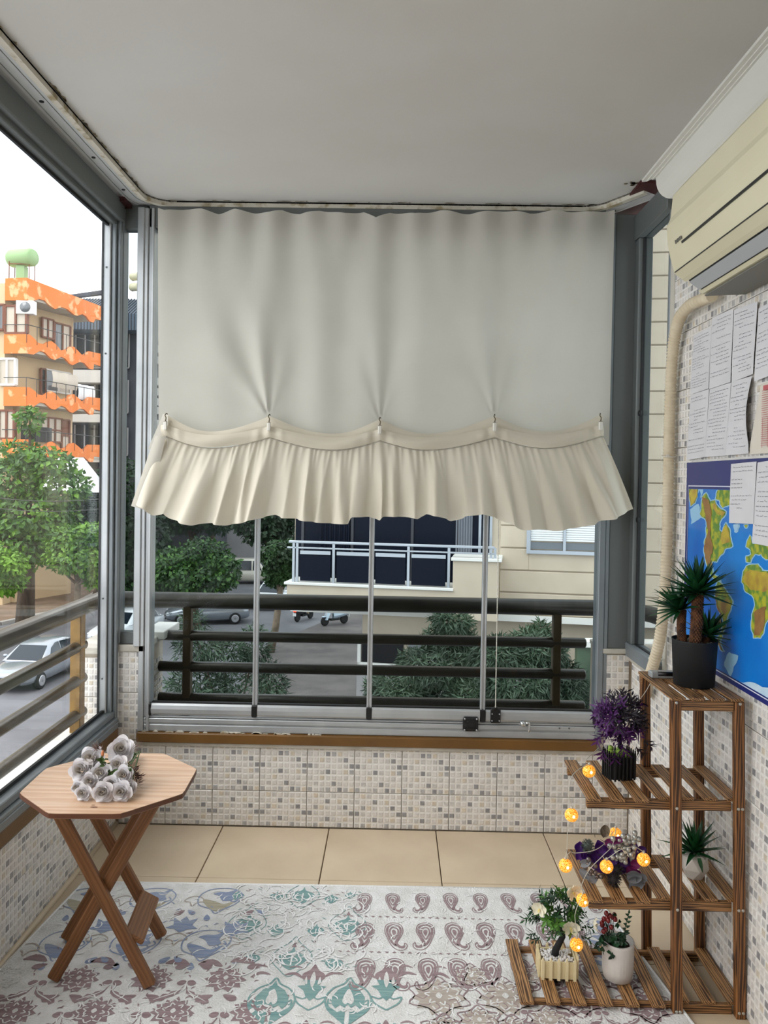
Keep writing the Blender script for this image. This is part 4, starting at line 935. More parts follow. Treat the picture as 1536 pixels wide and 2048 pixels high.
for i, k in enumerate(names):
    r_ = rad.get(k, {'sh': .075, 'el': .05, 'wr': .035, 'hp': .11, 'kn': .075, 'an': .05, 'to': .045}.get(k[1:], .06)); me.skin_vertices[0].data[i].radius = (r_, r_); me.skin_vertices[0].data[i].use_root = (k == 'pel')
bo.modifiers.new('sub', 'SUBSURF').levels = 2; bo.modifiers['sub'].render_levels = 2
bpy.context.view_layer.update(); dg = bpy.context.evaluated_depsgraph_get(); m2 = bpy.data.meshes.new_from_object(bo.evaluated_get(dg)); bo.modifiers.clear(); bo.data = m2
for m_ in ('shirt', 'trousers', 'skin'):
    if MATS[m_].name not in [x.name for x in m2.materials if x]: m2.materials.append(MATS[m_])
for p_ in m2.polygons: c_ = p_.center; p_.material_index = 1 if c_.z < .98 else 2 if (c_.z > 1.46 or c_.x > .2) else 0; p_.use_smooth = True
MB().ball((-.04, 0, 1.70), .125, 10, 8, (1, .9, .85)).build('hair', 'hair', pt)
# ------------------------------------------------------------------ curtain
def cloth_mat(name, rgb, rgb2, tl):
    m = pm(name, rgb, .95, rgb2=rgb2, scale=2.2, detail=6, translucent=tl, spec=.1)
    n = m.node_tree; b = n.nodes['Principled BSDF']; b.inputs['Sheen Weight'].default_value = .15
    t = n.nodes.new('ShaderNodeTexCoord'); w1_ = n.nodes.new('ShaderNodeTexWave'); w2_ = n.nodes.new('ShaderNodeTexWave'); ad = n.nodes.new('ShaderNodeMath')
    w1_.bands_direction = 'X'; w2_.bands_direction = 'Z'
    for w in (w1_, w2_): w.inputs['Scale'].default_value = 130; w.inputs['Distortion'].default_value = 1.5; n.links.new(t.outputs['Object'], w.inputs[0])
    bp = n.nodes.new('ShaderNodeBump'); bp.inputs['Strength'].default_value = .12; bp.inputs['Distance'].default_value = .002
    n.links.new(w1_.outputs[0], ad.inputs[0]); n.links.new(w2_.outputs[0], ad.inputs[1]); n.links.new(ad.outputs[0], bp.inputs['Height']); n.links.new(bp.outputs[0], b.inputs['Normal'])
    return m
cloth_mat('linen', (212, 208, 198), (204, 199, 188), .36)
cloth_mat('linen_band', (220, 212, 196), (211, 202, 184), .25)
def interp(pts, x):
    for (a, b) in zip(pts[:-1], pts[1:]):
        if x <= b[0]: t = (x - a[0]) / (b[0] - a[0]) if b[0] > a[0] else 0; return a[1] + (b[1] - a[1]) * t
    return pts[-1][1]
def smooth(pts, x):
    for (a, b) in zip(pts[:-1], pts[1:]):
        if x <= b[0]: t = max(0, (x - a[0]) / (b[0] - a[0])); t = t * t * (3 - 2 * t); return a[1] + (b[1] - a[1]) * t
    return pts[-1][1]
CL = [(333, 826), (539, 828), (760, 834), (989, 828), (1200, 826)]
cu = thing('curtain', 'cream linen curtain with gathered ruffle clipped up before the folding glass', 'curtain', (-.05, 3.14, 1.33))
TOPD = [(316, 416), (330, 422), (372, 417), (405, 419), (436, 427), (470, 419), (510, 425), (540, 426), (565, 420), (600, 428), (640, 421), (690, 427), (728, 423), (752, 437), (780, 424), (830, 428), (880, 421), (940, 427), (1000, 421), (1060, 426), (1120, 421), (1180, 425), (1230, 419)]
random.seed(21)
WV = [(random.uniform(5, 11), random.uniform(0, 6.28), random.uniform(.4, 1)) for _ in range(5)]
def upper(i, j):
    u = 316 + (1230 - 316) * i; e = j
    u += (i - .5) * -2 * 12 * j * (1 if i > .5 else .15) * (abs(i - .5) * 2) ** 2
    v = interp(TOPD, 316 + 914 * i) * (1 - j) + 890 * j
    p = at(u, v, Y=3.142)
    off = 0
    for (f, ph, a) in WV: off += .0045 * a * math.sin(f * 6.28 * .35 * i * 3 + ph + .9 * j) * (.35 + .65 * math.sin(math.pi * min(1, j * .9 + .05)))
    off += .012 * (1 - j) ** 6 * math.sin(i * 6.28 * 13)
    for k, (cx, cy) in enumerate(CL[1:4]):
        du, dv = (u - cx) / 210, (cy - v) / 330
        if dv > 0:
            a = math.atan2(du, dv + .03); r = math.hypot(du, dv); off += ((.013, .006, .005)[k] * math.exp(-((r - .45) / .42) ** 2) + .004 * math.exp(-(r / .10) ** 2)) * math.cos(a * 9 + (1.9, .4, 2.6)[k]) * math.exp(-((a + (.28, 0, .1)[k]) / .62) ** 2)
    return (p.x, p.y - off, p.z)
MB().grid(upper, 300, 120).build('panel', 'linen', cu, True)
# hem seams on the panel
def seam(pts, name='seam', y=3.134): MB().tube([at(u, v, Y=y) for (u, v) in pts], .0012, 4).build(name, 'linen_band', cu, True)
def sag(u, lo, depth, base):
    """festoon: height of the edge at u, hung from the clips"""
    for (a, b) in zip(CL[:-1], CL[1:]):
        if u <= b[0]:
            t = max(0, min(1, (u - a[0]) / (b[0] - a[0]))); k = {333: .42, 539: .56, 760: .42, 989: .50}[a[0]]
            s = (t / k if t < k else (1 - t) / (1 - k)); s = math.sin(max(0, s) * 1.5708)
            return (a[1] * (1 - t) + b[1] * t) + base + depth * s
    return CL[-1][1] + base
random.seed(5)
def pleatset(n, a0, a1):
    out = []; x = -.01
    while x < 1.01:
        w = random.uniform(.6, 1.5) / n; out.append((x + w / 2, w * random.uniform(.38, .55), random.uniform(a0, a1), random.uniform(-.012, .012))); x += w
    return out
PA, PB_ = pleatset(24, .5, 1.1), pleatset(75, .5, 1.0)
def ridge(P, s, t):
    r = 0
    for (c, w, a, dr) in P:
        d = (s - c - dr * t) / w
        if abs(d) < 2.6: r += a * math.exp(-d * d * 1.6)
    return r
HEM = [(262, 1005), (290, 1016), (311, 1031), (330, 1027), (345, 1038), (385, 1050), (420, 1046), (450, 1051), (480, 1046), (530, 1034), (548, 1030), (565, 1036), (585, 1037), (632, 1044), (665, 1047), (700, 1047), (706, 1034), (740, 1034), (756, 1041), (770, 1033), (812, 1034), (838, 1038), (850, 1028), (875, 1032), (905, 1043), (915, 1040), (935, 1032), (968, 1028), (990, 1036), (1030, 1052), (1044, 1060), (1075, 1058), (1110, 1062), (1150, 1056), (1184, 1050), (1190, 1046), (1230, 1034), (1268, 1018)]
def seamv(u): return sag(u, 0, 22, 46)
def ruffle(i, j):
    us = 322 + (1207 - 322) * i; uh = 262 + (1268 - 262) * (.5 + (i - .5) * (1 + .0 * abs(i - .5)))
    jj = j ** .9; u = us + (uh - us) * jj; vh = interp(HEM, uh)
    v = seamv(us) * (1 - j) + vh * j
    p = at(u, v, Y=3.075 - .012 * j)
    d = .010 * (1 - j) ** 3 * ridge(PB_, i, j) + (.012 + .060 * j ** .8) * ridge(PA, i, j) * (.35 + .65 * min(1, j * 2.2)) - .018
    edge = max(0, abs(i - .5) * 2 - .93) / .07
    d -= .03 * edge * j
    sx = .006 * j * math.sin(i * 190 + 3 * j) 
    return (p.x + sx * (1 - edge), p.y - d, p.z)
MB().grid(ruffle, 520, 44).build('ruffle', 'linen_band', cu, True)
def band(i, j):
    u = 322 + (1207 - 322) * i; vt = sag(u, 0, 19, 24); vb = seamv(u); v = vt * (1 - j) + vb * j
    p = at(u, v, Y=3.075); cl = min(abs(u - c[0]) for c in CL)
    off = .010 * math.sin(math.pi * j) + .006 * math.exp(-(cl / 26) ** 2) * math.cos(cl * .24) + .004 * math.sin(u * .045 + j * 2.5)
    return (p.x, p.y - off, p.z)
MB().grid(band, 260, 12).build('band', 'linen_band', cu, True)
def loop(i, j):
    u = 325 + (1204 - 325) * i; vt = sag(u, 0, 32, 4); v = vt + (sag(u, 0, 19, 24) + 14 - vt) * j
    p = at(u, v, Y=3.10); return (p.x, p.y - .012 * math.sin(math.pi * j) - .003 * math.sin(u * .07), p.z)
MB().grid(loop, 220, 6).build('fold', 'linen_band', cu, True)
for (i0, i1) in ((0, 1),): MB().tube([Vector(ruffle(k / 160, .012)) + Vector((0, -.002, 0)) for k in range(161)], .0014, 4).build('seam', 'linen', cu, True)
# turned-back side flap on the left
MB().grid(lambda i, j: at(300 + 22 * i - (38 - 14 * i) * j + (10 * (1 - j)), 872 + 140 * j + 10 * i * j, Y=3.068 - .006 * math.sin(3 * i) - .01 * j), 10, 14).build('side_flap', 'linen', cu, True)
MB().grid(lambda i, j: at(336 - 20 * (1 - i) - 30 * j * (1 - i) + (1 - i) * 10, 828 + 70 * j, Y=3.09 - .01 * i), 6, 8).build('side_fold', 'linen', cu, True)
pm('clip_white', (212, 208, 198), .4); pm('clip_hook', (96, 84, 64), .4, .6)
for k, (u, v) in enumerate(CL):
    p = at(u, v, Y=3.07)
    o = thing('curtain_clip', 'white clip with metal hook on the curtain band, %s' % ('leftmost of five', 'second from left', 'middle one', 'second from right', 'rightmost of five')[k], 'curtain clip', p - Vector((0, .012, .06)), 0, 'clips holding the curtain up')
    MB().obox((0, 0, .008), (.014, .012, .034), None, .003).build('clip', 'clip_white', o)
    MB().tube([(0, .0, .025), (.002, 0, .04), (-.003, .002, .05), (0, .008, .058), (.003, .016, .056)], .0022, 6).build('hook', 'clip_hook', o)
    MB().tube([(-.006, 0, .024), (.006, 0, .024)], .003, 6).build('hinge', 'clip_hook', o)

# ------------------------------------------------------------------ blind chain, plates, latch
pm('chain_white', (220, 216, 204), .4)
o = thing('blind_chain', 'white bead chain hanging below the hem into a black holder', 'blind chain', at(991, 1432, Y=3.165))
b = MB(); p0, p1 = at(998, 1000, Y=3.15), at(991, 1414, Y=3.15); n = 150
for k in range(n + 1): b.ball(p0.lerp(p1, k / n), .0026, 6, 4)
b.tube([p0, p1], .0009, 5); b.build('beads', 'chain_white', o, True, stuff=True)
b = MB(); b.obox((0, .0, -.0), (.042, .014, .058), None, .004).obox((0, -.004, .032), (.016, .014, .016), None, .003); b.build('holder', 'black_plastic', o)
for x in (-.015, .015):
    for z in (-.018, .010): MB().lathe([(.003, 0), (.003, .002), (0, .003)], 8, (x, -.0075, z), Matrix.Rotation(R(90), 3, 'X')).build('screw', 'alloy', o)
o = thing('lock_plate', 'square black lock plate with four screws on the bottom track', 'lock plate', at(941, 1448, Y=3.17))
MB().obox((0, 0, 0), (.064, .014, .060), None, .006).obox((0, -.006, 0), (.034, .01, .034), None, .006).build('plate', 'black_plastic', o)
for x in (-.025, .025):
    for z in (-.023, .023): MB().lathe([(.004, 0), (.004, .002), (0, .003)], 8, (x, -.008, z), Matrix.Rotation(R(90), 3, 'X')).build('screw', 'alloy', o)
pm('chrome', (210, 212, 214), .12, .95)
o = thing('window_latch', 'small chrome latch with key on the bottom track', 'latch', at(1050, 1449, Y=3.168))
MB().tube([(-.018, 0, .006), (-.008, -.006, .004), (0, -.01, 0)], [.011, .010, .007], 10).build('barrel', 'chrome', o)
MB().tube([(0, -.012, .008), (.012, -.014, .012), (.016, -.014, .004), (.013, -.014, -.016), (.012, -.014, -.026)], [.005, .005, .005, .004, .005], 8).build('key', 'chrome', o)

# ------------------------------------------------------------------ air conditioner
pm('ac_cream', (212, 205, 176), .45, rgb2=(206, 198, 168), scale=3)
pm('ac_grey', (168, 170, 172), .5)
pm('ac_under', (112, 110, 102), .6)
ac = thing('air_conditioner', 'cream split air conditioner mounted high on the mosaic wall', 'air conditioner', (XR, 1.75, 1.99))
Y0, Y1 = 1.30, 2.2
PX = [(1360, 425), (1341, 437), (1334, 453), (1334, 470), (1335, 486), (1338, 503), (1341, 517), (1349, 547), (1364, 559)]
P2 = [at(u, v, Y=Y1) for (u, v) in PX]; P3 = [at(u, v, Y=Y1) for (u, v) in ((1404, 588), (1446, 590))]
def acprof(pts, y0, y1, name, mat, thick=None):
    n = len(pts); m = MB(); m.add([(x, y, z) for y in (y0, y1) for (x, z) in pts], [(k, (k + 1) % n, n + (k + 1) % n, n + k) for k in range(n)] + [tuple(range(n))[::-1], tuple(range(n, 2 * n))]); return m.build(name, mat, ac, True)
xz = [(p.x, p.z) for p in P2]
zt_ = 2.30
body = [(XR, zt_), (.80, zt_), (.775, zt_ - .03)] + [(x, z) for (x, z) in xz[1:]]
l0 = P2[-1]; l1 = at(1366, 560, Y=Y1); lA = at(1372, 564, Y=Y1); lB = at(1398, 583, Y=Y1)
body += [(lA.x, lA.z), (lA.x + .012, lA.z + .012), (lB.x + .006, lB.z + .014), (lB.x, lB.z), (P3[0].x, P3[0].z), (P3[1].x, P3[1].z), (XR, P3[1].z + .004)]
acprof(body, Y0, Y1, 'case', 'ac_cream')
d = Vector((lB.x - lA.x, 0, lB.z - lA.z)); dn = Vector((d.z, 0, -d.x)).normalized()
dn = dn if dn.x < 0 else -dn
m = MB(); a_ = lA + d * .10; c_ = lA + d * .88
m.prism([(a_.x, Y0 + .04, a_.z), (c_.x, Y0 + .04, c_.z), (c_.x, Y1 - .02, c_.z), (a_.x, Y1 - .02, a_.z)], dn * .004); m.build('louver', 'ac_grey', ac, True)
m = MB(); m.prism([(lA.x + .004, Y0 + .03, lA.z + .004), (lB.x + .004, Y0 + .03, lB.z + .004), (lB.x + .004, Y1 - .015, lB.z + .004), (lA.x + .004, Y1 - .015, lA.z + .004)], dn * .004); m.build('air_slot', 'black_plastic', ac, True)
m = MB(); q0, q1 = Vector((P3[0].x + .002, 0, P3[0].z - .003)), Vector((P3[1].x, 0, P3[1].z - .003)); m.prism([(q0.x + .004, Y0 + .02, q0.z), (XR - .012, Y0 + .02, q0.z), (XR - .012, Y1 - .03, q0.z), (q0.x + .004, Y1 - .005, q0.z)], (0, 0, -.004)); m.build('underside', 'ac_under', ac, True)
def groove(u, v, h, y1, name='slot'):
    p = at(u, v, Y=Y1); MB().obox((p.x - .0, (Y0 + .03 + y1) / 2, p.z), (.006, y1 - Y0 - .03, h), Matrix.Rotation(R(-12), 3, 'Y')).build(name, 'black_plastic', ac, True)
groove(1338.5, 506, .006, Y1 - .10); groove(1349, 546, .0025, Y1 - .008, 'seam')
p = at(1341, 516, Y=Y1)
for k in range(6): MB().obox((p.x - .009, Y1 - .062 - .008 * k, p.z + .026), (.002, .0045, .008 if k % 2 else .0095), Matrix.Rotation(R(-10), 3, 'Y')).build('badge_letter', 'ac_under', ac, True)

# ------------------------------------------------------------------ corrugated pipe and its ties
pm('pipe_cream', (214, 200, 174), .6, rgb2=(204, 188, 160), scale=20)
pp = thing('conduit_pipe', 'cream corrugated drain hose running down the wall beside the side pane', 'hose', at(1300, 1346, X=.95))
ctl = [at(1424, 592, X=.94), at(1402, 600, X=.935), at(1378, 612, X=.94), at(1358, 640, X=.945), at(1347, 690, X=.95), at(1342, 760, X=.955), at(1339, 850, X=.955), at(1337, 950, X=.955), at(1335, 1050, X=.955), at(1332, 1140, X=.955), at(1327, 1220, X=.95), at(1319, 1280, X=.945), at(1308, 1325, X=.94), at(1297, 1362, X=.945), at(1292, 1390, X=.96)]
def crom(P, n):
    out = []
    for i in range(len(P) - 1):
        a, b, c, d = P[max(0, i - 1)], P[i], P[i + 1], P[min(len(P) - 1, i + 2)]
        for k in range(n):
            t = k / n; out.append(.5 * ((2 * b) + (c - a) * t + (2 * a - 5 * b + 4 * c - d) * t * t + (3 * b - a - 3 * c + d) * t ** 3))
    return out + [P[-1]]
path = crom(ctl, 60); rs = []; s = 0
for i, p in enumerate(path):
    if i: s += (p - path[i - 1]).length
    rs.append(.0195 + (.0022 * math.sin(s * 2 * math.pi / .0115) if s > .26 else .0005 * math.sin(s * 500)))
# resample finely enough for the ribs
fine = []; rr = []; tot = s; N = 560; j = 0; acc = [0]
for i in range(1, len(path)): acc.append(acc[-1] + (path[i] - path[i - 1]).length)
for k in range(N + 1):
    t = tot * k / N
    while j < len(acc) - 2 and acc[j + 1] < t: j += 1
    f = (t - acc[j]) / max(1e-9, acc[j + 1] - acc[j]); fine.append(path[j].lerp(path[j + 1], f)); rr.append(.0188 + (.0022 * math.sin(t * 2 * math.pi / .0115) if t > .25 else .0006 * math.sin(t * 260)))
MB().tube(fine, rr, 12).build('hose', 'pipe_cream', pp, True)
for (v, u) in ((912, 1338), (1318, 1311)):
    c = at(u, v, X=.953)
    tz = MB(); tz.tube([c + Vector((.0, .023 * math.cos(a) - 0, 0)) + Vector((.023 * math.sin(a), 0, .004 * math.cos(a))) for a in [k * 6.283 / 18 for k in range(19)]], .0022, 5); tz.obox(c + Vector((-.012, -.022, 0)), (.008, .006, .008)); tz.build('cable_tie', 'clip_white', pp, True)

# ------------------------------------------------------------------ sheets of handwriting, wall map
pm('paper', (214, 212, 214), .8, rgb2=(206, 204, 206), scale=4)
pm('paper_warm', (214, 206, 192), .8)
pm('ink', (96, 92, 104), .9); pm('ink_red', (186, 96, 100), .9); pm('ink_blue', (120, 150, 170), .9)
def yz(u, v, X=.974): p = at(u, v, X=X); return p.y, p.z
def scrib(b, y0, y1, z, x, h=.0022, w=.00055):
    """one handwritten line from y0 (left in view) down to y1, as word-like squiggles"""
    y = y0
    while y > y1 + .006:
        wl_ = min(random.uniform(.006, .02), y - y1); n = max(3, int(wl_ / .0018)); pts = []
        for k in range(n + 1): pts.append((y - wl_ * k / n, z + (h * .5 if k % 2 else -h * .5) * random.uniform(.3, 1.1) + (h if random.random() < .12 else 0)))
        for a, c in zip(pts[:-1], pts[1:]): b.add([(x, a[0], a[1] - w), (x, c[0], c[1] - w), (x, c[0], c[1] + w), (x, a[0], a[1] + w)], [(0, 1, 2, 3)])
        y -= wl_ + random.uniform(.003, .006)
def sheet(label, quad, X, lines, ink='ink', mat='paper', curl=0, group='handwritten sheets on the wall', short=.5):
    """quad: TL, TR, BR, BL photo pixels on the plane X"""
    q = [yz(u, v, X) for (u, v) in quad]; o = thing('paper_sheet', label, 'paper', (X, sum(p[0] for p in q) / 4, min(p[1] for p in q)), 0, group)
    def P(i, j):
        a = Vector((q[0][0], q[0][1])).lerp(Vector((q[1][0], q[1][1])), i); c = Vector((q[3][0], q[3][1])).lerp(Vector((q[2][0], q[2][1])), i); m_ = a.lerp(c, j)
        return Vector((X - .0016 * math.sin(3 * i + 2 * j) ** 2 - curl * (max(0, i - .55) / .45) ** 2 * math.sin(math.pi * min(1, max(0, j * 1.1))), m_.x, m_.y))
    m = MB(); m.grid(P, 8, 8); m.grid(lambda i, j: P(i, j) + Vector((.0004, 0, 0)), 8, 8); m.build('sheet', mat, o, True)
    b = MB(); random.seed(hash(label) % 1000 if False else sum(map(ord, label)))
    for k in range(lines):
        j = .07 + .88 * k / lines; i1 = random.choice((.9, .85, .7, short, .92)); i0 = random.choice((.06, .06, .1, .3))
        if random.random() < .12: continue
        a, c = P(i0, j), P(max(i0 + .15, i1), j); sub = MB(); scrib(sub, a.y, c.y, 0, 0, .0024, .0005)
        for (x, y, z) in sub.v: t = (a.y - y) / max(1e-6, a.y - c.y); i_ = i0 + (max(i0 + .15, i1) - i0) * t; pz = P(i_, j); b.v.append((pz.x - .0006, y, pz.z + z))
        o_ = len(b.v) - len(sub.v); b.f += [tuple(x + o_ for x in f) for f in sub.f]; b.m += [0] * len(sub.f); b.sm += [False] * len(sub.f)
    b.build('handwriting', ink, o, True, stuff=True)
    return o
X0 = .975
sheet('densely written sheet at the upper left of the wall papers', [(1387, 671), (1423, 653), (1418, 777), (1381, 789)], X0, 20)
sheet('written sheet second from left in the upper row with a blank middle', [(1424, 636), (1467, 617), (1462, 764), (1419, 778)], X0, 17)
sheet('written sheet third from left in the upper row', [(1468, 620), (1515, 603), (1507, 748), (1464, 764)], X0, 17)
sheet('written sheet at the upper right cut off by the picture edge', [(1517, 617), (1566, 592), (1556, 745), (1509, 763)], X0, 15, ink='ink')
sheet('written sheet at the lower left of the wall papers', [(1381, 790), (1418, 778), (1411, 914), (1374, 920)], X0, 18)
sheet('written sheet second from left in the lower row above the map', [(1419, 779), (1462, 765), (1452, 911), (1411, 914)], X0, 18)
sheet('curling sheet in the lower row with an empty bottom', [(1463, 764), (1504, 752), (1498, 907), (1452, 911)], X0 - .001, 17, curl=.012)
cal = sheet('pink printed timetable sheet at the right picture edge', [(1522, 768), (1575, 752), (1560, 905), (1498, 909)], X0 + .003, 0, mat='paper_warm', group='printed sheets')
b = MB(); (ya, za), (yb2, zb2) = yz(1524, 768, .974), yz(1500, 905, .974)
for k in range(26): z = za - .02 - (za - zb2 - .03) * k / 26; b.box((.9718, ya - .16, z), (.9724, ya - .005, z + .0012))
for k in range(5): y = ya - .012 - .03 * k; b.box((.9718, y, zb2 + .01), (.9724, y + .001, zb2 + .09))
b.build('print_lines', 'ink_red', cal, True, stuff=True); MB().box((.9716, ya - .16, za - .018), (.9724, ya - .012, za - .006)).build('print_header', 'ink_red', cal, True)
# map
pm('map_navy', (24, 38, 112), .35, coat=.3); pm('map_sea', (16, 128, 214), .35, rgb2=(10, 96, 190), scale=4, detail=6, coat=.3, coord='Object')
pm('map_shelf', (150, 196, 226), .4); pm('map_line', (214, 216, 228), .5)
pm('map_land', (176, 176, 48), .4, rgb2=(96, 136, 56), scale=45, detail=8, lo=.42, hi=.58); pm('map_brown', (132, 92, 56), .4, rgb2=(156, 118, 66), scale=30, detail=8); pm('map_yellow', (196, 178, 60), .4, rgb2=(158, 120, 62), scale=22, detail=8); pm('map_ice', (206, 220, 228), .5, rgb2=(160, 196, 222), scale=12)
mo = thing('wall_map', 'laminated world map with navy border hung below the papers', 'map', (X0, 2.05, .887))
yL, zT = 2.572, 1.527; zB = .886; yR = 1.58
def mP(i, j): return Vector((X0 - .0025 - .003 * math.sin(i * 9) * math.sin(j * 3.1) ** 2, yL + (yR - yL) * i, zT + (zB - zT) * j))
m = MB(); m.grid(mP, 20, 12); m.grid(lambda i, j: mP(i, j) + Vector((.0012, 0, 0)), 20, 12); m.build('sheet', 'map_navy', mo, True)
def mlay(y, z, k): i = (y - yL) / (yR - yL); j = (z - zT) / (zB - zT); q_ = mP(i, j); return Vector((q_.x - .0007 * k, y, z))
def mquad(y0, z0, y1, z1, k, mat, name):
    b = MB(); n = 16; b.grid(lambda i, j: mlay(y0 + (y1 - y0) * i, z0 + (z1 - z0) * j, k), n, n); b.build(name, mat, mo, True)
mquad(yL - .018, zT - .075, yR + .018, zB + .014, 1, 'map_line', 'border_line'); mquad(yL - .0215, zT - .0785, yR + .0215, zB + .0175, 2, 'map_navy', 'border')
mquad(yL - .03, zT - .086, yR + .03, zB + .022, 3, 'map_sea', 'sea')
def c3(x, y): return (1360 + x / 6.4, 900 + y / 6.4)
def c8(x, y): return (1300 + x / 3.936, 900 + y / 3.936)
LAND = {
 'namerica': [c3(*p) for p in ((300, 600), (345, 550), (400, 660), (460, 640), (480, 700), (540, 760), (600, 790), (570, 860), (520, 940), (520, 1020), (560, 1070), (570, 1000), (600, 930), (640, 1000), (660, 1130), (680, 1230), (600, 1260), (560, 1330), (500, 1400), (490, 1430), (430, 1430), (420, 1500), (440, 1580), (500, 1620), (540, 1680), (480, 1650), (410, 1590), (370, 1480), (330, 1300), (340, 1150), (355, 1000), (350, 890), (300, 860), (270, 820), (290, 700))],
 'chukotka': [c3(*p) for p in ((140, 392), (230, 392), (245, 520), (200, 680), (150, 720), (130, 600))],
 'islands': [c3(*p) for p in ((480, 560), (520, 480), (600, 440), (660, 470), (660, 700), (560, 740), (520, 640), (470, 620))],
 'europe': [c3(*p) for p in ((850, 1240), (900, 1090), (930, 1200), (1300, 1180), (1300, 1420), (1100, 1400), (1040, 1330), (960, 1330), (900, 1440), (850, 1430), (850, 1360), (910, 1340), (900, 1270))],
 'africa': [c8(*p) for p in ((760, 915), (850, 900), (890, 950), (1000, 960), (1010, 1150), (929, 1270), (900, 1400), (870, 1480), (820, 1480), (800, 1350), (820, 1250), (800, 1140), (750, 1110), (725, 1040), (735, 960))],
 'samerica': [c8(*p) for p in ((545, 1035), (580, 1060), (620, 1130), (655, 1190), (640, 1260), (600, 1360), (575, 1450), (560, 1500), (590, 1590), (560, 1565), (540, 1480), (575, 1300), (540, 1230), (525, 1150), (530, 1080))],
 'greenland': [c3(*p) for p in ((700, 960), (760, 960), (740, 1040), (715, 1050))],
 'iceland': [c3(*p) for p in ((830, 960), (870, 960), (860, 995), (840, 990))]}
def rough(pts, amp, it=2):
    random.seed(3); P = [Vector(p) for p in pts]
    for _ in range(it):
        Q = []
        for a, c in zip(P, P[1:] + P[:1]): d = c - a; Q += [a, (a + c) / 2 + Vector((-d.y, d.x)) * random.uniform(-amp, amp)]
        P = Q
    return P
def landpoly(pts, k, mat, name, grow=0):
    P = rough(pts, .12); c = sum(P, Vector((0, 0))) / len(P); W = []
    for i, p in enumerate(P):
        if grow: t = (P[(i + 1) % len(P)] - P[i - 1]); nn = Vector((t.y, -t.x)).normalized(); s_ = 1 if (sum(P[j].x * P[(j + 1) % len(P)].y - P[(j + 1) % len(P)].x * P[j].y for j in range(len(P))) > 0) else -1; p = p + nn * grow * s_
        y, z = yz(p.x, p.y, X0 - .003); y = max(yR + .035, min(yL - .031, y)); z = max(zB + .023, min(zT - .087, z)); W.append(mlay(y, z, k))
    MB().poly(W).build(name, mat, mo, True)
for nm, pts in LAND.items():
    landpoly(pts, 4, 'map_shelf', 'sea_shelf', 2.2); landpoly(pts, 5, 'map_ice' if nm == 'greenland' else 'map_land', 'continent')
landpoly([c3(*p) for p in ((300, 600), (390, 650), (420, 760), (420, 900), (410, 1050), (440, 1200), (420, 1350), (400, 1560), (370, 1450), (335, 1300), (350, 1150), (370, 980), (350, 860), (330, 780))], 6, 'map_brown', 'mountains')
landpoly([c3(*p) for p in ((140, 520), (240, 500), (235, 600), (195, 680), (150, 715), (135, 600))], 6, 'map_yellow', 'mountains')
landpoly([c8(*p) for p in ((545, 1190), (640, 1180), (645, 1240), (600, 1300), (560, 1250))], 6, 'map_yellow', 'highland')
landpoly([c8(*p) for p in ((530, 1100), (540, 1200), (575, 1290), (555, 1420), (548, 1480), (585, 1585), (560, 1560), (541, 1480), (568, 1300), (536, 1230))], 6, 'map_brown', 'mountains')
landpoly([c8(*p) for p in ((750, 960), (920, 960), (990, 1050), (900, 1120), (790, 1100), (740, 1040))], 6, 'map_yellow', 'highland')
landpoly([c8(*p) for p in ((820, 1280), (920, 1230), (900, 1390), (870, 1460), (825, 1460))], 6, 'map_brown', 'highland')
landpoly([c3(*p) for p in ((430, 690), (480, 690), (500, 760), (600, 800), (560, 850), (480, 800))], 6, 'map_yellow', 'highland')
landpoly([c3(*p) for p in ((570, 1010), (610, 950), (650, 1080), (650, 1180), (560, 1210), (540, 1140))], 6, 'map_yellow', 'highland')
landpoly([c8(*p) for p in ((690, 1852), (800, 1826), (929, 1870), (1000, 1880), (1100, 2040), (929, 1996), (760, 1910))], 5, 'map_ice', 'continent')
landpoly([c8(*p) for p in ((590, 1700), (630, 1590), (700, 1620), (660, 1740), (640, 1800))], 4, 'map_shelf', 'sea_shelf'); landpoly([c3(*p) for p in ((140, 760), (250, 690), (290, 860), (150, 950))], 4, 'map_shelf', 'sea_shelf'); landpoly([c3(*p) for p in ((240, 400), (320, 395), (310, 520), (270, 620))], 4, 'map_shelf', 'sea_shelf')
landpoly([(1458.5, 936), (1464, 935.5), (1464, 944), (1461, 942)], 6, 'map_line', 'title_letter')
sheet('written sheet taped over the left part of the map title', [(1462, 928), (1513, 923), (1508, 1048), (1459, 1046)], X0 - .012, 13, mat='paper', group='sheets taped on the map')
sheet('written sheet taped on the map at the right picture edge', [(1515, 925), (1580, 915), (1570, 1100), (1505, 1086)], X0 - .011, 15, mat='paper', group='sheets taped on the map')
# ------------------------------------------------------------------ folding table
wood_mat('oak_top', (196, 156, 124), (212, 178, 148), 0, 16, 9, .38, (.0, 1.0), .3, .06)
wood_mat('oak_leg', (124, 80, 46), (146, 98, 58), 2, 40, 7, .5, (.0, 1.0), .35, .05)
pm('edge_brown', (96, 56, 34), .5)
tb = thing('folding_table', 'octagonal wooden folding table with crossed legs on the rug', 'table', (-.81, 2.24, .013))
TC = Vector((-.812, 2.228, 0)); ang = [205 - 45 * k for k in range(8)]
def octo(r, z): 
    pts = []
    for k, a in enumerate(ang):
        c = TC + Vector((r * math.cos(R(a)), r * .985 * math.sin(R(a)), z)); p = TC + Vector((r * math.cos(R(a + 45)), r * .985 * math.sin(R(a + 45)), z)); q = TC + Vector((r * math.cos(R(a - 45)), r * .985 * math.sin(R(a - 45)), z))
        pts += [c.lerp(p, .12), c.lerp(p, .03).lerp(c.lerp(q, .03), .5), c.lerp(q, .12)]
    return pts
MB().prism(octo(.2465, .5455), (0, 0, .0145)).build('top', 'oak_top', tb, True)
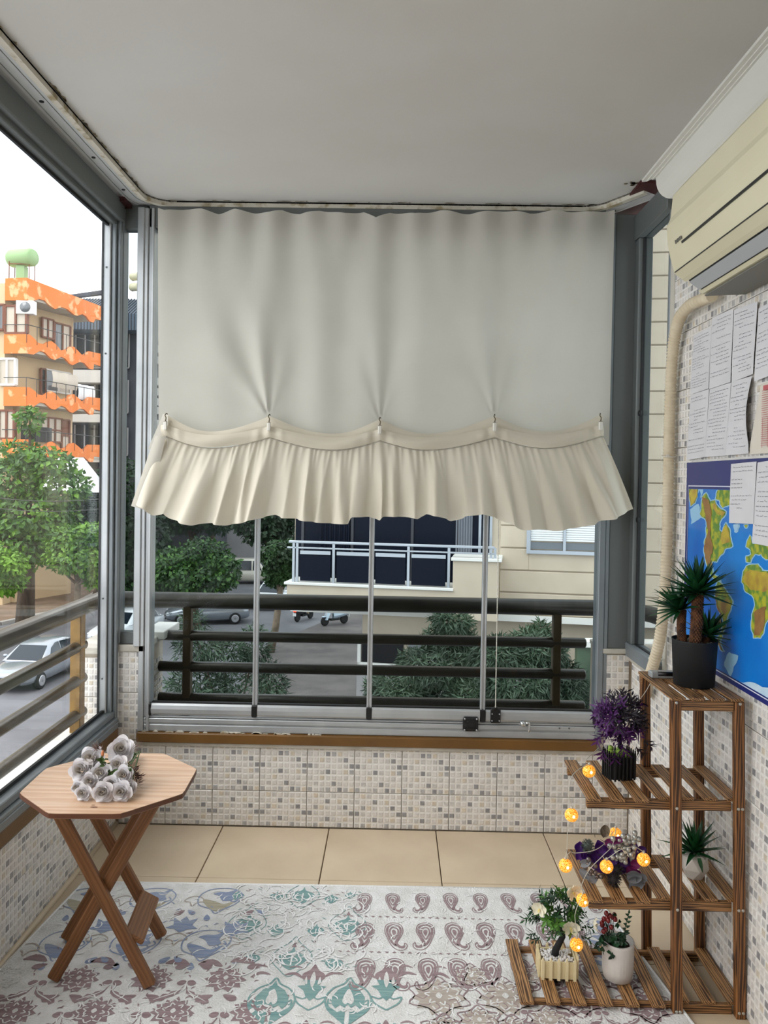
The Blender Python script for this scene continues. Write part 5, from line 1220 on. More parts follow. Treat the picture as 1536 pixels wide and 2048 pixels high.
m = MB(); o1, o2 = octo(.2475, .5465), octo(.2475, .5590); n = len(o1); m.add(o1 + o2, [(i, (i + 1) % n, n + (i + 1) % n, n + i) for i in range(n)]); m.build('edge_band', 'edge_brown', tb, True)
for k in range(5):
    c = TC + Vector((random.uniform(-.1, .12), random.uniform(-.2, -.12), .5603)); a = random.uniform(.004, .012); m = MB(); m.poly([c + Vector((a * math.cos(t), a * .35 * math.sin(t), 0)) for t in [i * .785 for i in range(8)]]); m.build('knot', 'edge_brown', tb, True)
def beamy(p, q, w=.036, t=.020, name='leg', n_=(0, 1, 0)):
    """board between two points; its own z axis runs along the grain"""
    p, q = Vector(p), Vector(q); d = (q - p).normalized(); y = Vector(n_); y = (y - d * y.dot(d)).normalized(); x = y.cross(d)
    L = (q - p).length; me = MB().obox((0, 0, 0), (w, t, L), None, .004).mesh(name, 'oak_leg'); o = put(name, me, tb); M4 = Matrix((x, y, d)).transposed().to_4x4(); M4.translation = (p + q) / 2 - tb.location; o.matrix_local = M4
beamy((-.945, 2.128, .545), (-.662, 2.132, .020)); beamy((-.985, 2.345, .545), (-.70, 2.365, .020))
beamy((-.655, 2.152, .545), (-.945, 2.150, .020)); beamy((-.69, 2.322, .545), (-.99, 2.340, .020))
beamy((-.712, 2.135, .150), (-.737, 2.36, .150), .060, .016, 'stretcher', (.5, 0, .86))
beamy((-.935, 2.12, .537), (-.972, 2.36, .537), .03, .018, 'top_batten', (0, 0, 1)); beamy((-.665, 2.14, .537), (-.70, 2.33, .537), .03, .018, 'top_batten', (0, 0, 1))

# ------------------------------------------------------------------ rose bouquet lying on it
pm('petal_cream_shaded', (206, 198, 190), .8)  # off-white foam heart, greyed: shade between the turns is put into the colour
pm('petal_white', (232, 230, 233), .8, rgb2=(226, 220, 220), scale=30)
pm('leaf_green', (62, 84, 36), .6); pm('dried_brown', (74, 54, 52), .9, rgb2=(110, 84, 74), scale=40); pm('feather', (128, 112, 104), .9, translucent=.3); pm('berry_orange', (200, 120, 70), .5)
def rose(c, r, axis, seed, parent, name='rose'):
    rnd = random.Random(seed); axis = Vector(axis).normalized(); x = axis.orthogonal().normalized(); y = axis.cross(x); M_ = Matrix((x, y, axis)).transposed(); m = MB()
    for (cnt, rad, h, curl, z0, pt_) in ((3, .66, .80, .06, -.12, .1), (4, .86, .74, .26, -.26, .3), (5, 1.08, .56, .50, -.42, .42)):
        ph = rnd.uniform(0, 6.28)
        for k in range(cnt):
            a0 = ph + 2 * math.pi * k / cnt + rnd.uniform(-.2, .2); span = 2 * math.pi / cnt * 1.30; wv = rnd.uniform(0, 6); kk = rnd.uniform(-.05, .09)
            def P(i, j, a0=a0, span=span, rad=rad, h=h, curl=curl, z0=z0, wv=wv, kk=kk, pt_=pt_):
                w = abs(2 * i - 1); a = a0 + span * (i - .5)
                rr_ = (rad + kk) * (.30 + .70 * math.sin(min(1, j * 1.1) * 1.57)) + curl * max(0, j - .5) ** 1.2 * 1.2 * (1 - .5 * w) + .04 * math.sin(a * 5 + wv) * j
                rr_ *= 1 - pt_ * .42 * w ** 1.6 * j; rr_ += .16 * (i - .5) * j
                zz = z0 + h * (1 - .35 * w ** 2) * (j - curl * 1.3 * max(0, j - .7) ** 1.1)
                return Vector(c) + M_ @ Vector((rr_ * math.cos(a) * r, rr_ * math.sin(a) * r, zz * r * 1.15))
            m.grid(P, 10, 8)
    s0 = rnd.uniform(0, 6.28)
    def S(i, j): a = s0 + i * 11.5; rr_ = (.09 + .50 * i) * (.66 + .34 * j) + .02 * math.sin(a * 2.3); return Vector(c) + M_ @ Vector((rr_ * math.cos(a) * r, rr_ * math.sin(a) * r, (-.2 + (1.16 - .22 * i) * j) * r))
    m.mi = 1; m.grid(S, 70, 4); m.mi = 0
    return m.build(name, ['petal_white', 'petal_cream_shaded'], parent, True)
def rz_(x, y): return (120 + x / 7.68, 1460 + y / 7.68)
bq = thing('rose_bouquet', 'bouquet of white foam roses lying on the octagonal table', 'bouquet', (-.79, 2.17, .5603))
RS = [(340, 985, 100, 2.078), (640, 975, 125, 2.074), (930, 965, 125, 2.08), (770, 850, 100, 2.10), (440, 800, 98, 2.11), (960, 715, 115, 2.12), (610, 680, 125, 2.13), (310, 640, 140, 2.14), (880, 545, 105, 2.16), (470, 455, 150, 2.17), (920, 315, 155, 2.20), (1060, 900, 80, 2.11), (250, 900, 80, 2.10)]
for k, (x, y, r, Y_) in enumerate(RS):
    c = at(*rz_(x, y), Y=Y_); rose(c + Vector((0, .01, 0)), r / 7.68 * Y_ / FPX * 1.06, (.12 * math.sin(k * 2.1) + (x - 640) / 2600, -1, .25 + (980 - y) / 1700), 40 + k, bq)
m = MB()
for k, (x, y, r, Y_) in enumerate(RS):
    c = at(*rz_(x, y), Y=Y_); e = Vector((-.80 + .012 * math.sin(k * 3), 2.40 + .02 * math.cos(k), .572 + .006 * (k % 3))); m.tube([c + Vector((0, .015, 0)), c.lerp(e, .5) + Vector((0, 0, -.004)), e], .0022, 5)
m.build('stems', 'leaf_green', bq, True, stuff=True)
m = MB()
for (x, y) in ((700, 520), (650, 460), (820, 650), (760, 660), (1050, 600)):
    c = at(*rz_(x, y), Y=2.145)
    for k in range(3): m.leaf(c, (random.uniform(-1, 1), -.5, random.uniform(-.3, .8)), (0, -1, .4), .022, .011, seg=3)
m.build('leaves', 'leaf_green', bq, True, stuff=True)
m = MB()
for (x, y, n_) in ((1120, 620, 34), (1180, 740, 40), (600, 300, 26), (640, 800, 8), (800, 940, 10)):
    c = at(*rz_(x, y), Y=2.17)
    for k in range(n_): m.leaf(c + rv(.008), (random.uniform(-.6, 1) if x > 700 else random.uniform(-1, .4), random.uniform(-.3, .8), random.uniform(-.5, .8)), rv(1), random.uniform(.012, .026), .004)
m.build('dried_sprigs', 'dried_brown', bq, True, stuff=True)
m = MB()
for (x, y, sx) in ((560, 290, -1), (1160, 830, 1), (1120, 280, 1)):
    c = at(*rz_(x, y), Y=2.18)
    for k in range(40): m.leaf(c + rv(.006), (sx * random.uniform(-.2, 1), random.uniform(-.2, .6), random.uniform(-.5, .9)), rv(1), random.uniform(.02, .036), .0012)
m.build('feathers', 'feather', bq, True, stuff=True)
c = at(*rz_(655, 365), Y=2.16); MB().ball(c, .006, 8, 6, (.7, .7, 1.6)).build('berry', 'berry_orange', bq, True)

# ------------------------------------------------------------------ stepped plant shelf (slightly racked to the left)
wood_mat('burnt_x', (66, 40, 20), (164, 118, 72), 0, 62, 9, .5, (.1, .75), .3, .05)
wood_mat('burnt_y', (74, 46, 24), (178, 132, 84), 1, 62, 9, .5, (.1, .75), .3, .05)
wood_mat('burnt_z', (64, 36, 16), (150, 98, 52), 2, 50, 10, .45, (.15, .85), .3, .04)
pm('screw_zinc', (190, 188, 180), .3, .8)
sf = thing('plant_shelf', 'stepped slatted plant shelf of scorched pine against the tiled wall', 'shelf', (.78, 2.23, 0))
def sb(b, name, mat):
    b.v = [(x - .0275 * z, y, z) for (x, y, z) in b.v]
    # keep the object's own origin on the piece so the grain differs
    return b.build(name, mat, sf, True)
LV = [(.034, .370, 9), (.319, .560, 7), (.597, .557, 7), (.877, .786, 4)]
FYa, FYb, BYa, BYb = 2.082, 2.103, 2.352, 2.374
for (x0, y0, y1) in ((.784, FYa, FYb), (.955, FYa, FYb), (.790, BYa, BYb), (.953, BYa, BYb)):
    sb(MB().box((x0, y0, .0), (x0 + .027, y1, .868), .002), 'post', 'burnt_z')
for li, (zt, x0, ns) in enumerate(LV):
    x1 = .981
    for (y0, y1) in ((FYb, FYb + .016), (BYa - .016, BYa)):
        sb(MB().box((x0 + .002, y0 if li < 3 else y0 - .019 * (1 if y0 < 2.2 else -1), zt - .009 - .027), (x1 - .028 if li < 3 else x1 - .028, y1 if li < 3 else y1 - .019 * (1 if y0 < 2.2 else -1), zt - .0095), .0015), 'rail', 'burnt_x')
    w = .0375; g = ((x1 - x0) - ns * w) / (ns - 1) if ns > 1 else 0
    for k in range(ns):
        a = x0 + k * (w + g)
        if li < 3 and k >= ns - 1: a = .981 - w
        ya, yb = FYa + .001, BYb - .001
        if li < 3 and (a + w > .783): ya, yb = FYb + .001, BYa - .001 if a > .76 else BYb
        if li < 3 and a + w > .783 and a < .786: ya, yb = FYb + .001, BYa - .001
        o_ = MB().box((-w / 2, -(yb - ya) / 2, -.0045), (w / 2, (yb - ya) / 2, .0045), .0012); o_.v = [(x - .0275 * (z + zt), y, z) for (x, y, z) in o_.v]
        me = o_.mesh('slat', 'burnt_y'); put('slat', me, sf, Vector((a + w / 2, (ya + yb) / 2, zt - .0045)) - sf.location)
for (x, zs_) in ((.797, (.863, .575, .298)), (.9685, (.863,)), (.793, (.018,)), (.803, (.018,)), (.963, (.018, .300, .577)), (.974, (.018, .300, .577))):
    for z in zs_:
        b = MB(); b.lathe([(.0042, 0), (.0042, .0012), (.002, .0016), (0, .001)], 10, (x, FYa - .0002, z), Matrix.Rotation(R(90), 3, 'X')); sb(b, 'screw', 'screw_zinc')
def shx(x, z): return x - .0275 * z

# ------------------------------------------------------------------ plants and decorations on the shelf
pm('pot_black', (13, 13, 14), .7, bump=.05, bscale=60); pm('pebble', (150, 146, 136), .8, rgb2=(96, 92, 82), scale=60)
pm('trunk_brown', (112, 70, 38), .8, rgb2=(60, 34, 18), scale=60); pm('yucca_leaf', (28, 84, 40), .4, rgb2=(14, 54, 30), scale=14, coat=.15)
def pebbles(c, r, n, s, mat, parent, name='pebbles', box=None):
    b = MB()
    for k in range(n):
        if box: p = Vector((random.uniform(-box[0], box[0]), random.uniform(-box[1], box[1]), random.uniform(-.3, .5) * s))
        else: a = random.uniform(0, 6.283); q = r * math.sqrt(random.random()); p = Vector((q * math.cos(a), q * math.sin(a), random.uniform(-.3, .5) * s))
        b.ball(Vector(c) + p, s * random.uniform(.7, 1.2), 6, 4, (1, random.uniform(.7, 1), .75))
    return b.build(name, mat, parent, stuff=True)
def scaly(pts, r, parent, name='trunk'):
    """trunk wrapped in rows of pointed bark scales"""
    b = MB(); b.tube(pts, r, 12); P = crom([Vector(p) for p in pts], 14); n = len(P)
    for i in range(n - 1):
        t = (P[i + 1] - P[i]).normalized(); x = t.orthogonal().normalized(); y = t.cross(x); rr_ = r if not hasattr(r, '__len__') else r[0] + (r[-1] - r[0]) * i / n
        for k in range(12):
            a = 2 * math.pi * (k + .5 * (i % 2)) / 12; d = x * math.cos(a) + y * math.sin(a); s_ = t.cross(d); c = P[i] + d * rr_ * .98
            b.add([c + s_ * rr_ * .30, c - s_ * rr_ * .30, c + t * rr_ * .42, c + d * rr_ * .30 - t * rr_ * .05], [(0, 3, 1), (0, 2, 3), (1, 3, 2)])
    return b.build(name, 'trunk_brown', parent)
def rosette(c, n, L, W, mat, parent, lo=-.3, hi=1.2, droop=.3, name='leaves', ax=(0, 0, 1), seg=5):
    b = MB(); ax = Vector(ax).normalized(); x = ax.orthogonal().normalized(); y = ax.cross(x)
    for k in range(n):
        a = k * 2.39996; e = lo + (hi - lo) * (k / n) ** .8; d = (x * math.cos(a) + y * math.sin(a)) * math.cos(e) + ax * math.sin(e); l = L * random.uniform(.75, 1.1)
        b.leaf(Vector(c) + d * W * .3, d, ax + d * .01, l, W, .25, .55, droop * l * random.uniform(.3, 1) * max(0, math.cos(e)), seg)
    return b.build(name, mat, parent)
yz_t = .8775; px_ = at(1389, 1378, Y=2.215)
yc = thing('yucca_plant', 'artificial yucca with three scaly trunks in a black pot atop the shelf', 'potted plant', (px_.x, 2.222, yz_t))
MB().lathe([(.052, 0), (.056, .002), (.0625, .128), (.0635, .132), (.060, .132), (.0585, .118), (.0, .116)], 40).build('pot', 'pot_black', yc)
pebbles((0, 0, .119), .052, 70, .006, 'pebble', yc)
TR = [((-.004, -.012, .115), (.0, -.012, .19), (.002, -.01, .262), .0145), ((-.028, .016, .115), (-.032, .02, .16), (-.03, .022, .212), .011), ((.026, .01, .115), (.03, .012, .125), (.034, .012, .135), .012)]
for (a, b_, c, r) in TR: scaly([a, b_, c], r, yc)
rosette((.002, -.01, .262), 62, .115, .020, 'yucca_leaf', yc, -.25, 1.4, .12, 'leaves'); rosette((-.03, .022, .21), 40, .098, .018, 'yucca_leaf', yc, -.1, 1.2, .12, 'leaves', (-.5, 0, .9)); rosette((.036, .012, .137), 36, .095, .018, 'yucca_leaf', yc, -.1, 1.3, .1, 'leaves', (.45, 0, .9))
# battery case
pm('case_clear', (150, 152, 152), .3, spec=.5); pm('battery_black', (26, 24, 24), .4); pm('battery_gold', (150, 120, 50), .35, .5)
bp_ = at(1322, 1355, Y=2.31)
bc = thing('battery_case', 'grey battery case of the string lights beside the black yucca pot', 'battery case', (bp_.x, 2.30, yz_t))
MB().obox((0, 0, .009), (.075, .034, .018), None, .003).build('case', 'case_clear', bc); MB().tube([(-.018, -.014, .013), (.03, -.014, .013)], .0068, 10).build('battery', 'battery_black', bc); MB().tube([(.03, -.014, .013), (.036, -.014, .013)], .0068, 10).build('battery_end', 'battery_gold', bc)

# picket planter builder
def picket_box(parent, w, d, h, n, nd, mat, rz=0):
    M_ = Matrix.Rotation(rz, 3, 'Z'); b = MB(); t = .003
    for (c, s_) in (((0, -d / 2, h * .45), (w, t, h * .84)), ((0, d / 2, h * .45), (w, t, h * .84)), ((-w / 2, 0, h * .45), (t, d, h * .84)), ((w / 2, 0, h * .45), (t, d, h * .84)), ((0, 0, h * .1), (w, d, t))): b.obox(M_ @ Vector(c), s_, M_)
    b.build('box', mat, parent)
    pw = w / n * .42
    def pick(x, y, ax):
        e = .0034 * (1 if (y if ax == 0 else x) > 0 else -1); q = []
        for (s_, z) in ((-1, 0), (1, 0), (1, h * .93), (0, h * 1.12), (-1, h * .93)): q.append(M_ @ (Vector((x + s_ * pw / 2, y + e, z)) if ax == 0 else Vector((x + e, y + s_ * pw / 2, z))))
        MB().prism(q, M_ @ (Vector((0, e * 1.3, 0)) if ax == 0 else Vector((e * 1.3, 0, 0)))).build('picket', mat, parent)
    for k in range(n):
        for y in (-d / 2, d / 2): pick(-w / 2 + pw / 2 + (w - pw) * k / (n - 1), y, 0)
    for k in range(nd):
        for x in (-w / 2, w / 2): pick(x, -d / 2 + d * (k + .5) / nd, 1)
# purple tree
pm('leaf_purple', (92, 32, 112), .5, rgb2=(56, 16, 72), scale=30, translucent=.15); pm('leaf_blackish', (26, 16, 30), .5); pm('moss', (142, 168, 70), .8, rgb2=(108, 138, 46), scale=60)
pc = at(1239, 1570, Y=2.235)
pp_ = thing('purple_plant', 'artificial purple leaved tree in a black picket planter on the second shelf', 'potted plant', (pc.x, 2.245, .5975))
picket_box(pp_, .066, .056, .072, 6, 5, 'pot_black', R(14))
b = MB()
for k in range(46): p = Vector((random.uniform(-.026, .026), random.uniform(-.02, .02), .058 + random.uniform(0, .022))); b.ball(p, random.uniform(.005, .009), 7, 5)
b.build('moss', 'moss', pp_, stuff=True)
MB().tube([(0, 0, .06), (.002, 0, .1), (.004, 0, .15), (0, 0, .2)], [.007, .006, .005, .003], 8).build('trunk', 'pot_black', pp_)
b = MB(); random.seed(33)
def sprig(b, c, d, n, L, W):
    d = Vector(d).normalized()
    for k in range(n):
        a = k * 2.4; x = d.orthogonal().normalized(); y = d.cross(x); o_ = x * math.cos(a) + y * math.sin(a); b.leaf(Vector(c) + d * (.028 * k / n), (o_ + d * .55), d, L * random.uniform(.7, 1.2), W, .1)
for k in range(125):
    d = Vector((random.gauss(0, 1), random.gauss(0, 1), random.gauss(0, 1))).normalized(); q = Vector((.0, 0, .178)) + Vector((d.x * .058, d.y * .052, d.z * .058)) * random.uniform(.55, 1)
    b.mi = 0 if (d.x < -.45 or d.z < -.5 or random.random() < .12) else 1
    sprig(b, q, d + rv(.3), 10, .026, .0062)
for (x, z) in ((-.05, .09), (-.02, .085), (.04, .1), (.062, .12), (-.062, .13), (.0, .105)): 
    b.mi = 0 if x < .03 else 1; sprig(b, (x, -.03, z), (x * 8, -.4, -.5), 16, .03, .0075)
b.build('foliage', ['leaf_purple', 'leaf_blackish'], pp_)
# dried bouquet on the third shelf
pm('petal_purple', (88, 38, 132), .6, rgb2=(58, 20, 98), scale=30, translucent=.2); pm('petal_magenta', (110, 24, 88), .6, translucent=.2); pm('berry_silver', (178, 178, 172), .25, .5); pm('berry_brown', (120, 108, 104), .3, .5)
pm('thistle', (88, 96, 92), .9, rgb2=(58, 66, 58), scale=50); pm('ribbon_grey', (160, 162, 166), .5, rgb2=(132, 134, 138), scale=12, translucent=.2); pm('leaf_brown', (112, 98, 80), .8); pm('cone_dark', (48, 44, 46), .9)
dc = at(1225, 1765, Y=2.2)
db_ = thing('dried_bouquet', 'bouquet of purple petals, silver berries and thistles on the third shelf', 'bouquet', (dc.x, 2.205, .3195))
def dq(x, y, Y_=2.19): return at(1130 + x / 8.084, 1640 + y / 8.084, Y=Y_) - db_.location
b = MB()
for k in range(52):
    p = dq(random.uniform(760, 1130), random.uniform(300, 660), 2.185 + random.uniform(-.012, .02)); b.ball(p, random.uniform(.0065, .0085), 9, 7)
for (x, y) in ((1130, 210), (1130, 280), (1190, 310), (1110, 350), (940, 260), (1030, 280), (720, 420), (790, 430), (900, 610), (975, 680)): b.ball(dq(x, y, 2.18), .008, 9, 7)
b.build('silver_berries', 'berry_silver', db_, stuff=True)
b = MB()
for (x, y) in ((330, 770), (370, 710), (430, 720), (490, 745), (420, 830), (490, 850), (400, 870), (510, 920), (580, 915), (380, 640)): b.ball(dq(x, y, 2.165), .0072, 9, 7)
b.build('brown_berries', 'berry_brown', db_, stuff=True)
def spiky(c, r, n, L, mat, name):
    b = MB(); b.ball(c, r, 12, 9)
    for k in range(n): d = Vector((random.gauss(0, 1), random.gauss(0, 1), random.gauss(0, 1))).normalized(); b.leaf(Vector(c) + d * r * .9, d, rv(1), L, .0022, .1)
    b.build(name, mat, db_)
spiky(dq(370, 420, 2.19), .013, 260, .010, 'thistle', 'thistle'); spiky(dq(800, 960, 2.16), .012, 240, .013, 'cone_dark', 'dried_cone'); spiky(dq(850, 800, 2.18), .009, 120, .012, 'cone_dark', 'dried_cone')
def petal(b, c, d, L, W, cup=.3):
    d = Vector(d).normalized(); s_ = d.cross(Vector((0, -1, .3))).normalized(); u_ = s_.cross(d)
    b.grid(lambda i, j: Vector(c) + d * (L * j) + s_ * (W * (i - .5) * math.sin(math.pi * (.08 + .85 * j)) ** .6 * 1.1) + u_ * (cup * W * ((i - .5) ** 2 * 4 - .5 * j)), 6, 6)
b = MB()
for (x, y, dx, dz, L, W) in ((220, 640, 0, 1, .045, .022), (210, 480, .2, 1, .025, .026), (430, 660, .2, .7, .03, .03), (520, 560, .3, .8, .035, .03), (640, 580, .5, .5, .034, .03), (560, 480, -.2, .9, .03, .028), (700, 640, .6, .3, .03, .03), (1010, 480, .5, .4, .032, .03), (1180, 500, .5, .3, .024, .022), (600, 700, -.4, .6, .034, .034), (480, 620, -.6, .5, .03, .03), (700, 520, .1, .9, .034, .032), (820, 600, .3, .6, .03, .03), (900, 700, .4, .5, .03, .03), (1080, 620, .7, .2, .03, .03), (360, 600, -.5, .7, .03, .028)): petal(b, dq(x, y, 2.2), (dx, -.2, dz), L, W)
b.build('purple_petals', 'petal_purple', db_, stuff=True)
b = MB()
for (x, y, dx, dz, L, W) in ((1000, 760, .6, -.6, .035, .03), (1120, 800, .3, -.9, .028, .026), (640, 360, .9, .1, .03, .02), (760, 330, .8, .2, .03, .018), (1060, 720, .8, .2, .026, .024)): petal(b, dq(x, y, 2.185), (dx, -.2, dz), L, W)
b.build('magenta_petals', 'petal_magenta', db_, stuff=True)
b = MB()
for (x, y, dx, dz, L, W) in ((230, 800, .7, -.5, .035, .02), (330, 880, .8, -.4, .035, .02), (1000, 900, .9, .1, .04, .03), (1030, 1010, .9, .2, .04, .035), (1150, 900, .7, -.4, .03, .03), (260, 700, .5, .3, .03, .02)): petal(b, dq(x, y, 2.17), (dx, -.3, dz), L, W, .6)
b.build('ribbon', 'ribbon_grey', db_, stuff=True)
b = MB(); petal(b, dq(630, 260, 2.22), (.12, 0, 1), .032, .026, .2); b.leaf(dq(640, 280, 2.22), (-.3, 0, 1), (0, -1, 0), .03, .012, seg=4); b.build('dry_leaf', 'leaf_brown', db_)
b = MB()
for k in range(30): b.leaf(dq(random.uniform(480, 900), random.uniform(240, 1000), 2.18), (random.uniform(-1, 1), -.3, random.uniform(-.6, 1)), rv(1), .02, .002)
for k in range(8): a_ = dq(random.uniform(400, 1100), random.uniform(500, 900), 2.2); b.tube([a_, (random.uniform(.0, .06), .06 + .03 * random.random(), .012 + .01 * random.random())], .0016, 4)
b.build('dry_twigs', 'cone_dark', db_, stuff=True)
MB().ball((0, .015, .034), .042, 12, 8, (1.5, .8, .75)).build('filler', 'petal_purple', db_)
# agave in faceted pot
pm('pot_white', (206, 200, 192), .6, rgb2=(196, 190, 182), scale=12)
ac_ = at(1390, 1768, Y=2.215)
ag = thing('agave_plant', 'artificial agave in a faceted white pot on the third shelf', 'potted plant', (ac_.x, 2.222, .3195))
b = MB(); rings = [(.024, 0, 0), (.040, .030, .5), (.036, .062, 0), (.026, .068, 0)]; N6 = 6; vs = []
for (r, z, ph) in rings: vs += [(r * math.cos(2 * math.pi * (k + ph) / N6), r * math.sin(2 * math.pi * (k + ph) / N6), z) for k in range(N6)]
f = [tuple(reversed(range(N6)))]
for i, off in ((0, 1), (1, 0)):
    for k in range(N6):
        a0, a1 = i * N6 + k, i * N6 + (k + 1) % N6; b0, b1 = (i + 1) * N6 + k, (i + 1) * N6 + (k + 1) % N6
        if off: f += [(a0, a1, b0), (b0, a1, b1)]
        else: f += [(a0, a1, b1), (a0, b1, b0)]
for k in range(N6): f.append((12 + k, 12 + (k + 1) % 6, 18 + (k + 1) % 6, 18 + k))
f.append(tuple(18 + k for k in range(6)))
b.add(vs, f); b.build('pot', 'pot_white', ag)
rosette((0, 0, .066), 42, .098, .017, 'yucca_leaf', ag, -.05, 1.45, .18)
b = MB(); b.leaf((0, -.03, .068), (.1, -.5, -.8), (0, -1, .3), .04, .012, seg=4); b.build('hanging_leaf', 'yucca_leaf', ag)
# bonsai with white orchids
pm('picket_cream', (226, 210, 168), .6); pm('gravel_white', (222, 218, 216), .6); pm('bonsai_leaf', (40, 84, 40), .45, rgb2=(20, 48, 30), scale=26); pm('bonsai_light', (76, 124, 40), .45); pm('orchid', (236, 230, 208), .6, translucent=.2); pm('orchid_core', (214, 196, 130), .6)
bz = at(1117, 1950, Y=2.19)
bn = thing('orchid_bonsai', 'artificial bonsai with white orchids in a cream picket planter on the lowest shelf', 'potted plant', (bz.x, 2.215, .0345))
picket_box(bn, .098, .066, .058, 5, 4, 'picket_cream', R(-3)); pebbles((0, 0, .048), 0, 190, .0042, 'gravel_white', bn, 'gravel', (.043, .028))
MB().tube([(-.006, 0, .045), (-.004, 0, .065), (.006, 0, .085), (.016, 0, .105), (.014, 0, .125), (.004, 0, .15), (.0, 0, .18)], [.011, .010, .009, .008, .007, .005, .003], 10).build('trunk', 'pot_black', bn)
random.seed(12); b = MB()
for k in range(64):
    d = Vector((random.gauss(0, 1), random.gauss(0, .8), random.gauss(0, .9))).normalized(); q = Vector((.0, 0, .17)) + Vector((d.x * .062, d.y * .045, d.z * .05)) * random.uniform(.5, 1); b.mi = 0 if random.random() < .75 else 1; sprig(b, q, d + rv(.3), 11, .023, .0062 if b.mi == 0 else .011)
for (x, z) in ((-.062, .125), (-.05, .115), (-.075, .17), (.062, .12), (.07, .15), (-.055, .2)): b.mi = 0; sprig(b, (x, -.015, z), (x * 8, -.2, -.2), 16, .027, .006)
b.build('foliage', ['bonsai_leaf', 'bonsai_light'], bn)
def bo_(x, y, Y_=2.17): return at(1040 + x / 6.144, 1750 + y / 6.144, Y=Y_) - bn.location
for (x, y, r, ax) in ((245, 420, .020, (-.6, -1, .2)), (640, 210, .023, (.5, -1, .1)), (620, 640, .023, (.0, -1, -.1)), (900, 600, .018, (.9, -.2, 0))):
    c = bo_(x, y, 2.165); A_ = Vector(ax).normalized(); X_ = A_.cross(Vector((0, 0, 1))).normalized(); Z_ = X_.cross(A_)
    o_ = MB()
    for k, (an, L, W) in enumerate(((20, 1.1, 1.3), (160, 1.1, 1.3), (90, 1.0, .7), (-40, .95, .75), (-140, .95, .75))):
        d = X_ * math.cos(R(an)) + Z_ * math.sin(R(an)); s_ = A_.cross(d)
        o_.grid(lambda i, j, d=d, s_=s_, L=L, W=W, k=k: c + A_ * (.001 * k + .25 * r * j * j) + d * (r * L * j) + s_ * (r * W * (i - .5) * math.sin(math.pi * (.1 + .8 * j)) ** .7) + A_ * (r * .3 * (i - .5) ** 2 * 4 * j), 6, 6)
    fo = o_.build('flower', 'orchid', bn); m = MB(); m.ball(c + A_ * .006, r * .16, 8, 6); m.leaf(c + A_ * .006, -Z_ * .6 + A_ * .7, A_, r * .55, r * .35, seg=3); m.build('flower_heart', 'orchid_core', fo)
# red berries in ribbed pot
pm('pot_ribbed', (210, 204, 198), .6, rgb2=(200, 192, 186), scale=20, detail=6); pm('berry_red', (120, 16, 22), .25, coat=.5); pm('leaf_berry', (24, 70, 36), .45, rgb2=(12, 46, 26), scale=24); pm('soil', (72, 54, 34), .95, rgb2=(48, 34, 20), scale=60, bump=.4)
wc = at(1240, 1965, Y=2.175)
rb = thing('berry_plant', 'artificial red berry plant in a ribbed white pot on the lowest shelf', 'potted plant', (wc.x, 2.20, .0345))
MB().lathe([(.034, 0), (.040, .003), (.0435, .03), (.0445, .10), (.0445, .108), (.040, .108), (.039, .096), (0, .095)], 96, wob=lambda a, z: 1 + (.012 * math.sin(a * 32) if .002 < z < .1 else 0)).build('pot', 'pot_ribbed', rb)
MB().lathe([(.0385, .094), (.02, .099), (0, .1)], 20).build('soil', 'soil', rb)
def rb_(x, y, Y_=2.18): return at(1040 + x / 6.144, 1750 + y / 6.144, Y=Y_) - rb.location
for (x, y) in ((1060, 470), (1105, 500), (1160, 490), (1030, 540), (1070, 530), (1170, 545), (1005, 590), (1010, 615), (1120, 640), (1050, 670), (1025, 690), (1085, 560), (1140, 520)): MB().ball(rb_(x, y, 2.185 + random.uniform(-.01, .01)), .0072, 12, 9, (.9, .9, 1.05)).build('berry', 'berry_red', rb)
b = MB(); random.seed(8)
for k in range(90):
    p = rb_(random.uniform(1010, 1300), random.uniform(720, 940), 2.185 + random.uniform(-.025, .02)); b.leaf(p, (random.uniform(-1, 1), random.uniform(-1, .3), random.uniform(-.4, .7)), (0, -.7, .7), random.uniform(.013, .02), random.uniform(.009, .013), .15, seg=3)
for (x, y) in ((960, 830), (950, 880), (980, 780), (1130, 1000), (1150, 960), (1220, 560), (1205, 600), (1150, 480), (1000, 760)):
    for k in range(3): b.leaf(rb_(x, y, 2.165), (random.uniform(-1, .5), -.5, random.uniform(-.8, .4)), (0, -1, .3), .015, .010, .15, seg=3)
b.build('leaves', 'leaf_berry', rb)
b = MB(); S0, S1 = rb_(1280, 760, 2.19), rb_(1340, 470, 2.19); b.tube([S0, S0.lerp(S1, .5) + Vector((-.003, 0, 0)), S1], .0011, 5)
for k in range(9):
    c = S0.lerp(S1, .12 + .1 * k); sd = 1 if k % 2 else -1; b.leaf(c, (sd * .9, -.2, .45), (0, -1, .2), .013, .008, .1, seg=3)
b.leaf(S1, (0, 0, 1), (0, -1, 0), .012, .007, seg=3); b.build('sprig', 'leaf_berry', rb)
b = MB()
for k in range(14): a_, c_ = rb_(1100 + random.uniform(-60, 60), 900, 2.2), rb_(random.uniform(1010, 1170), random.uniform(500, 700), 2.19); b.tube([a_, c_], .001, 4)
b.build('stems', 'leaf_berry', rb, stuff=True)

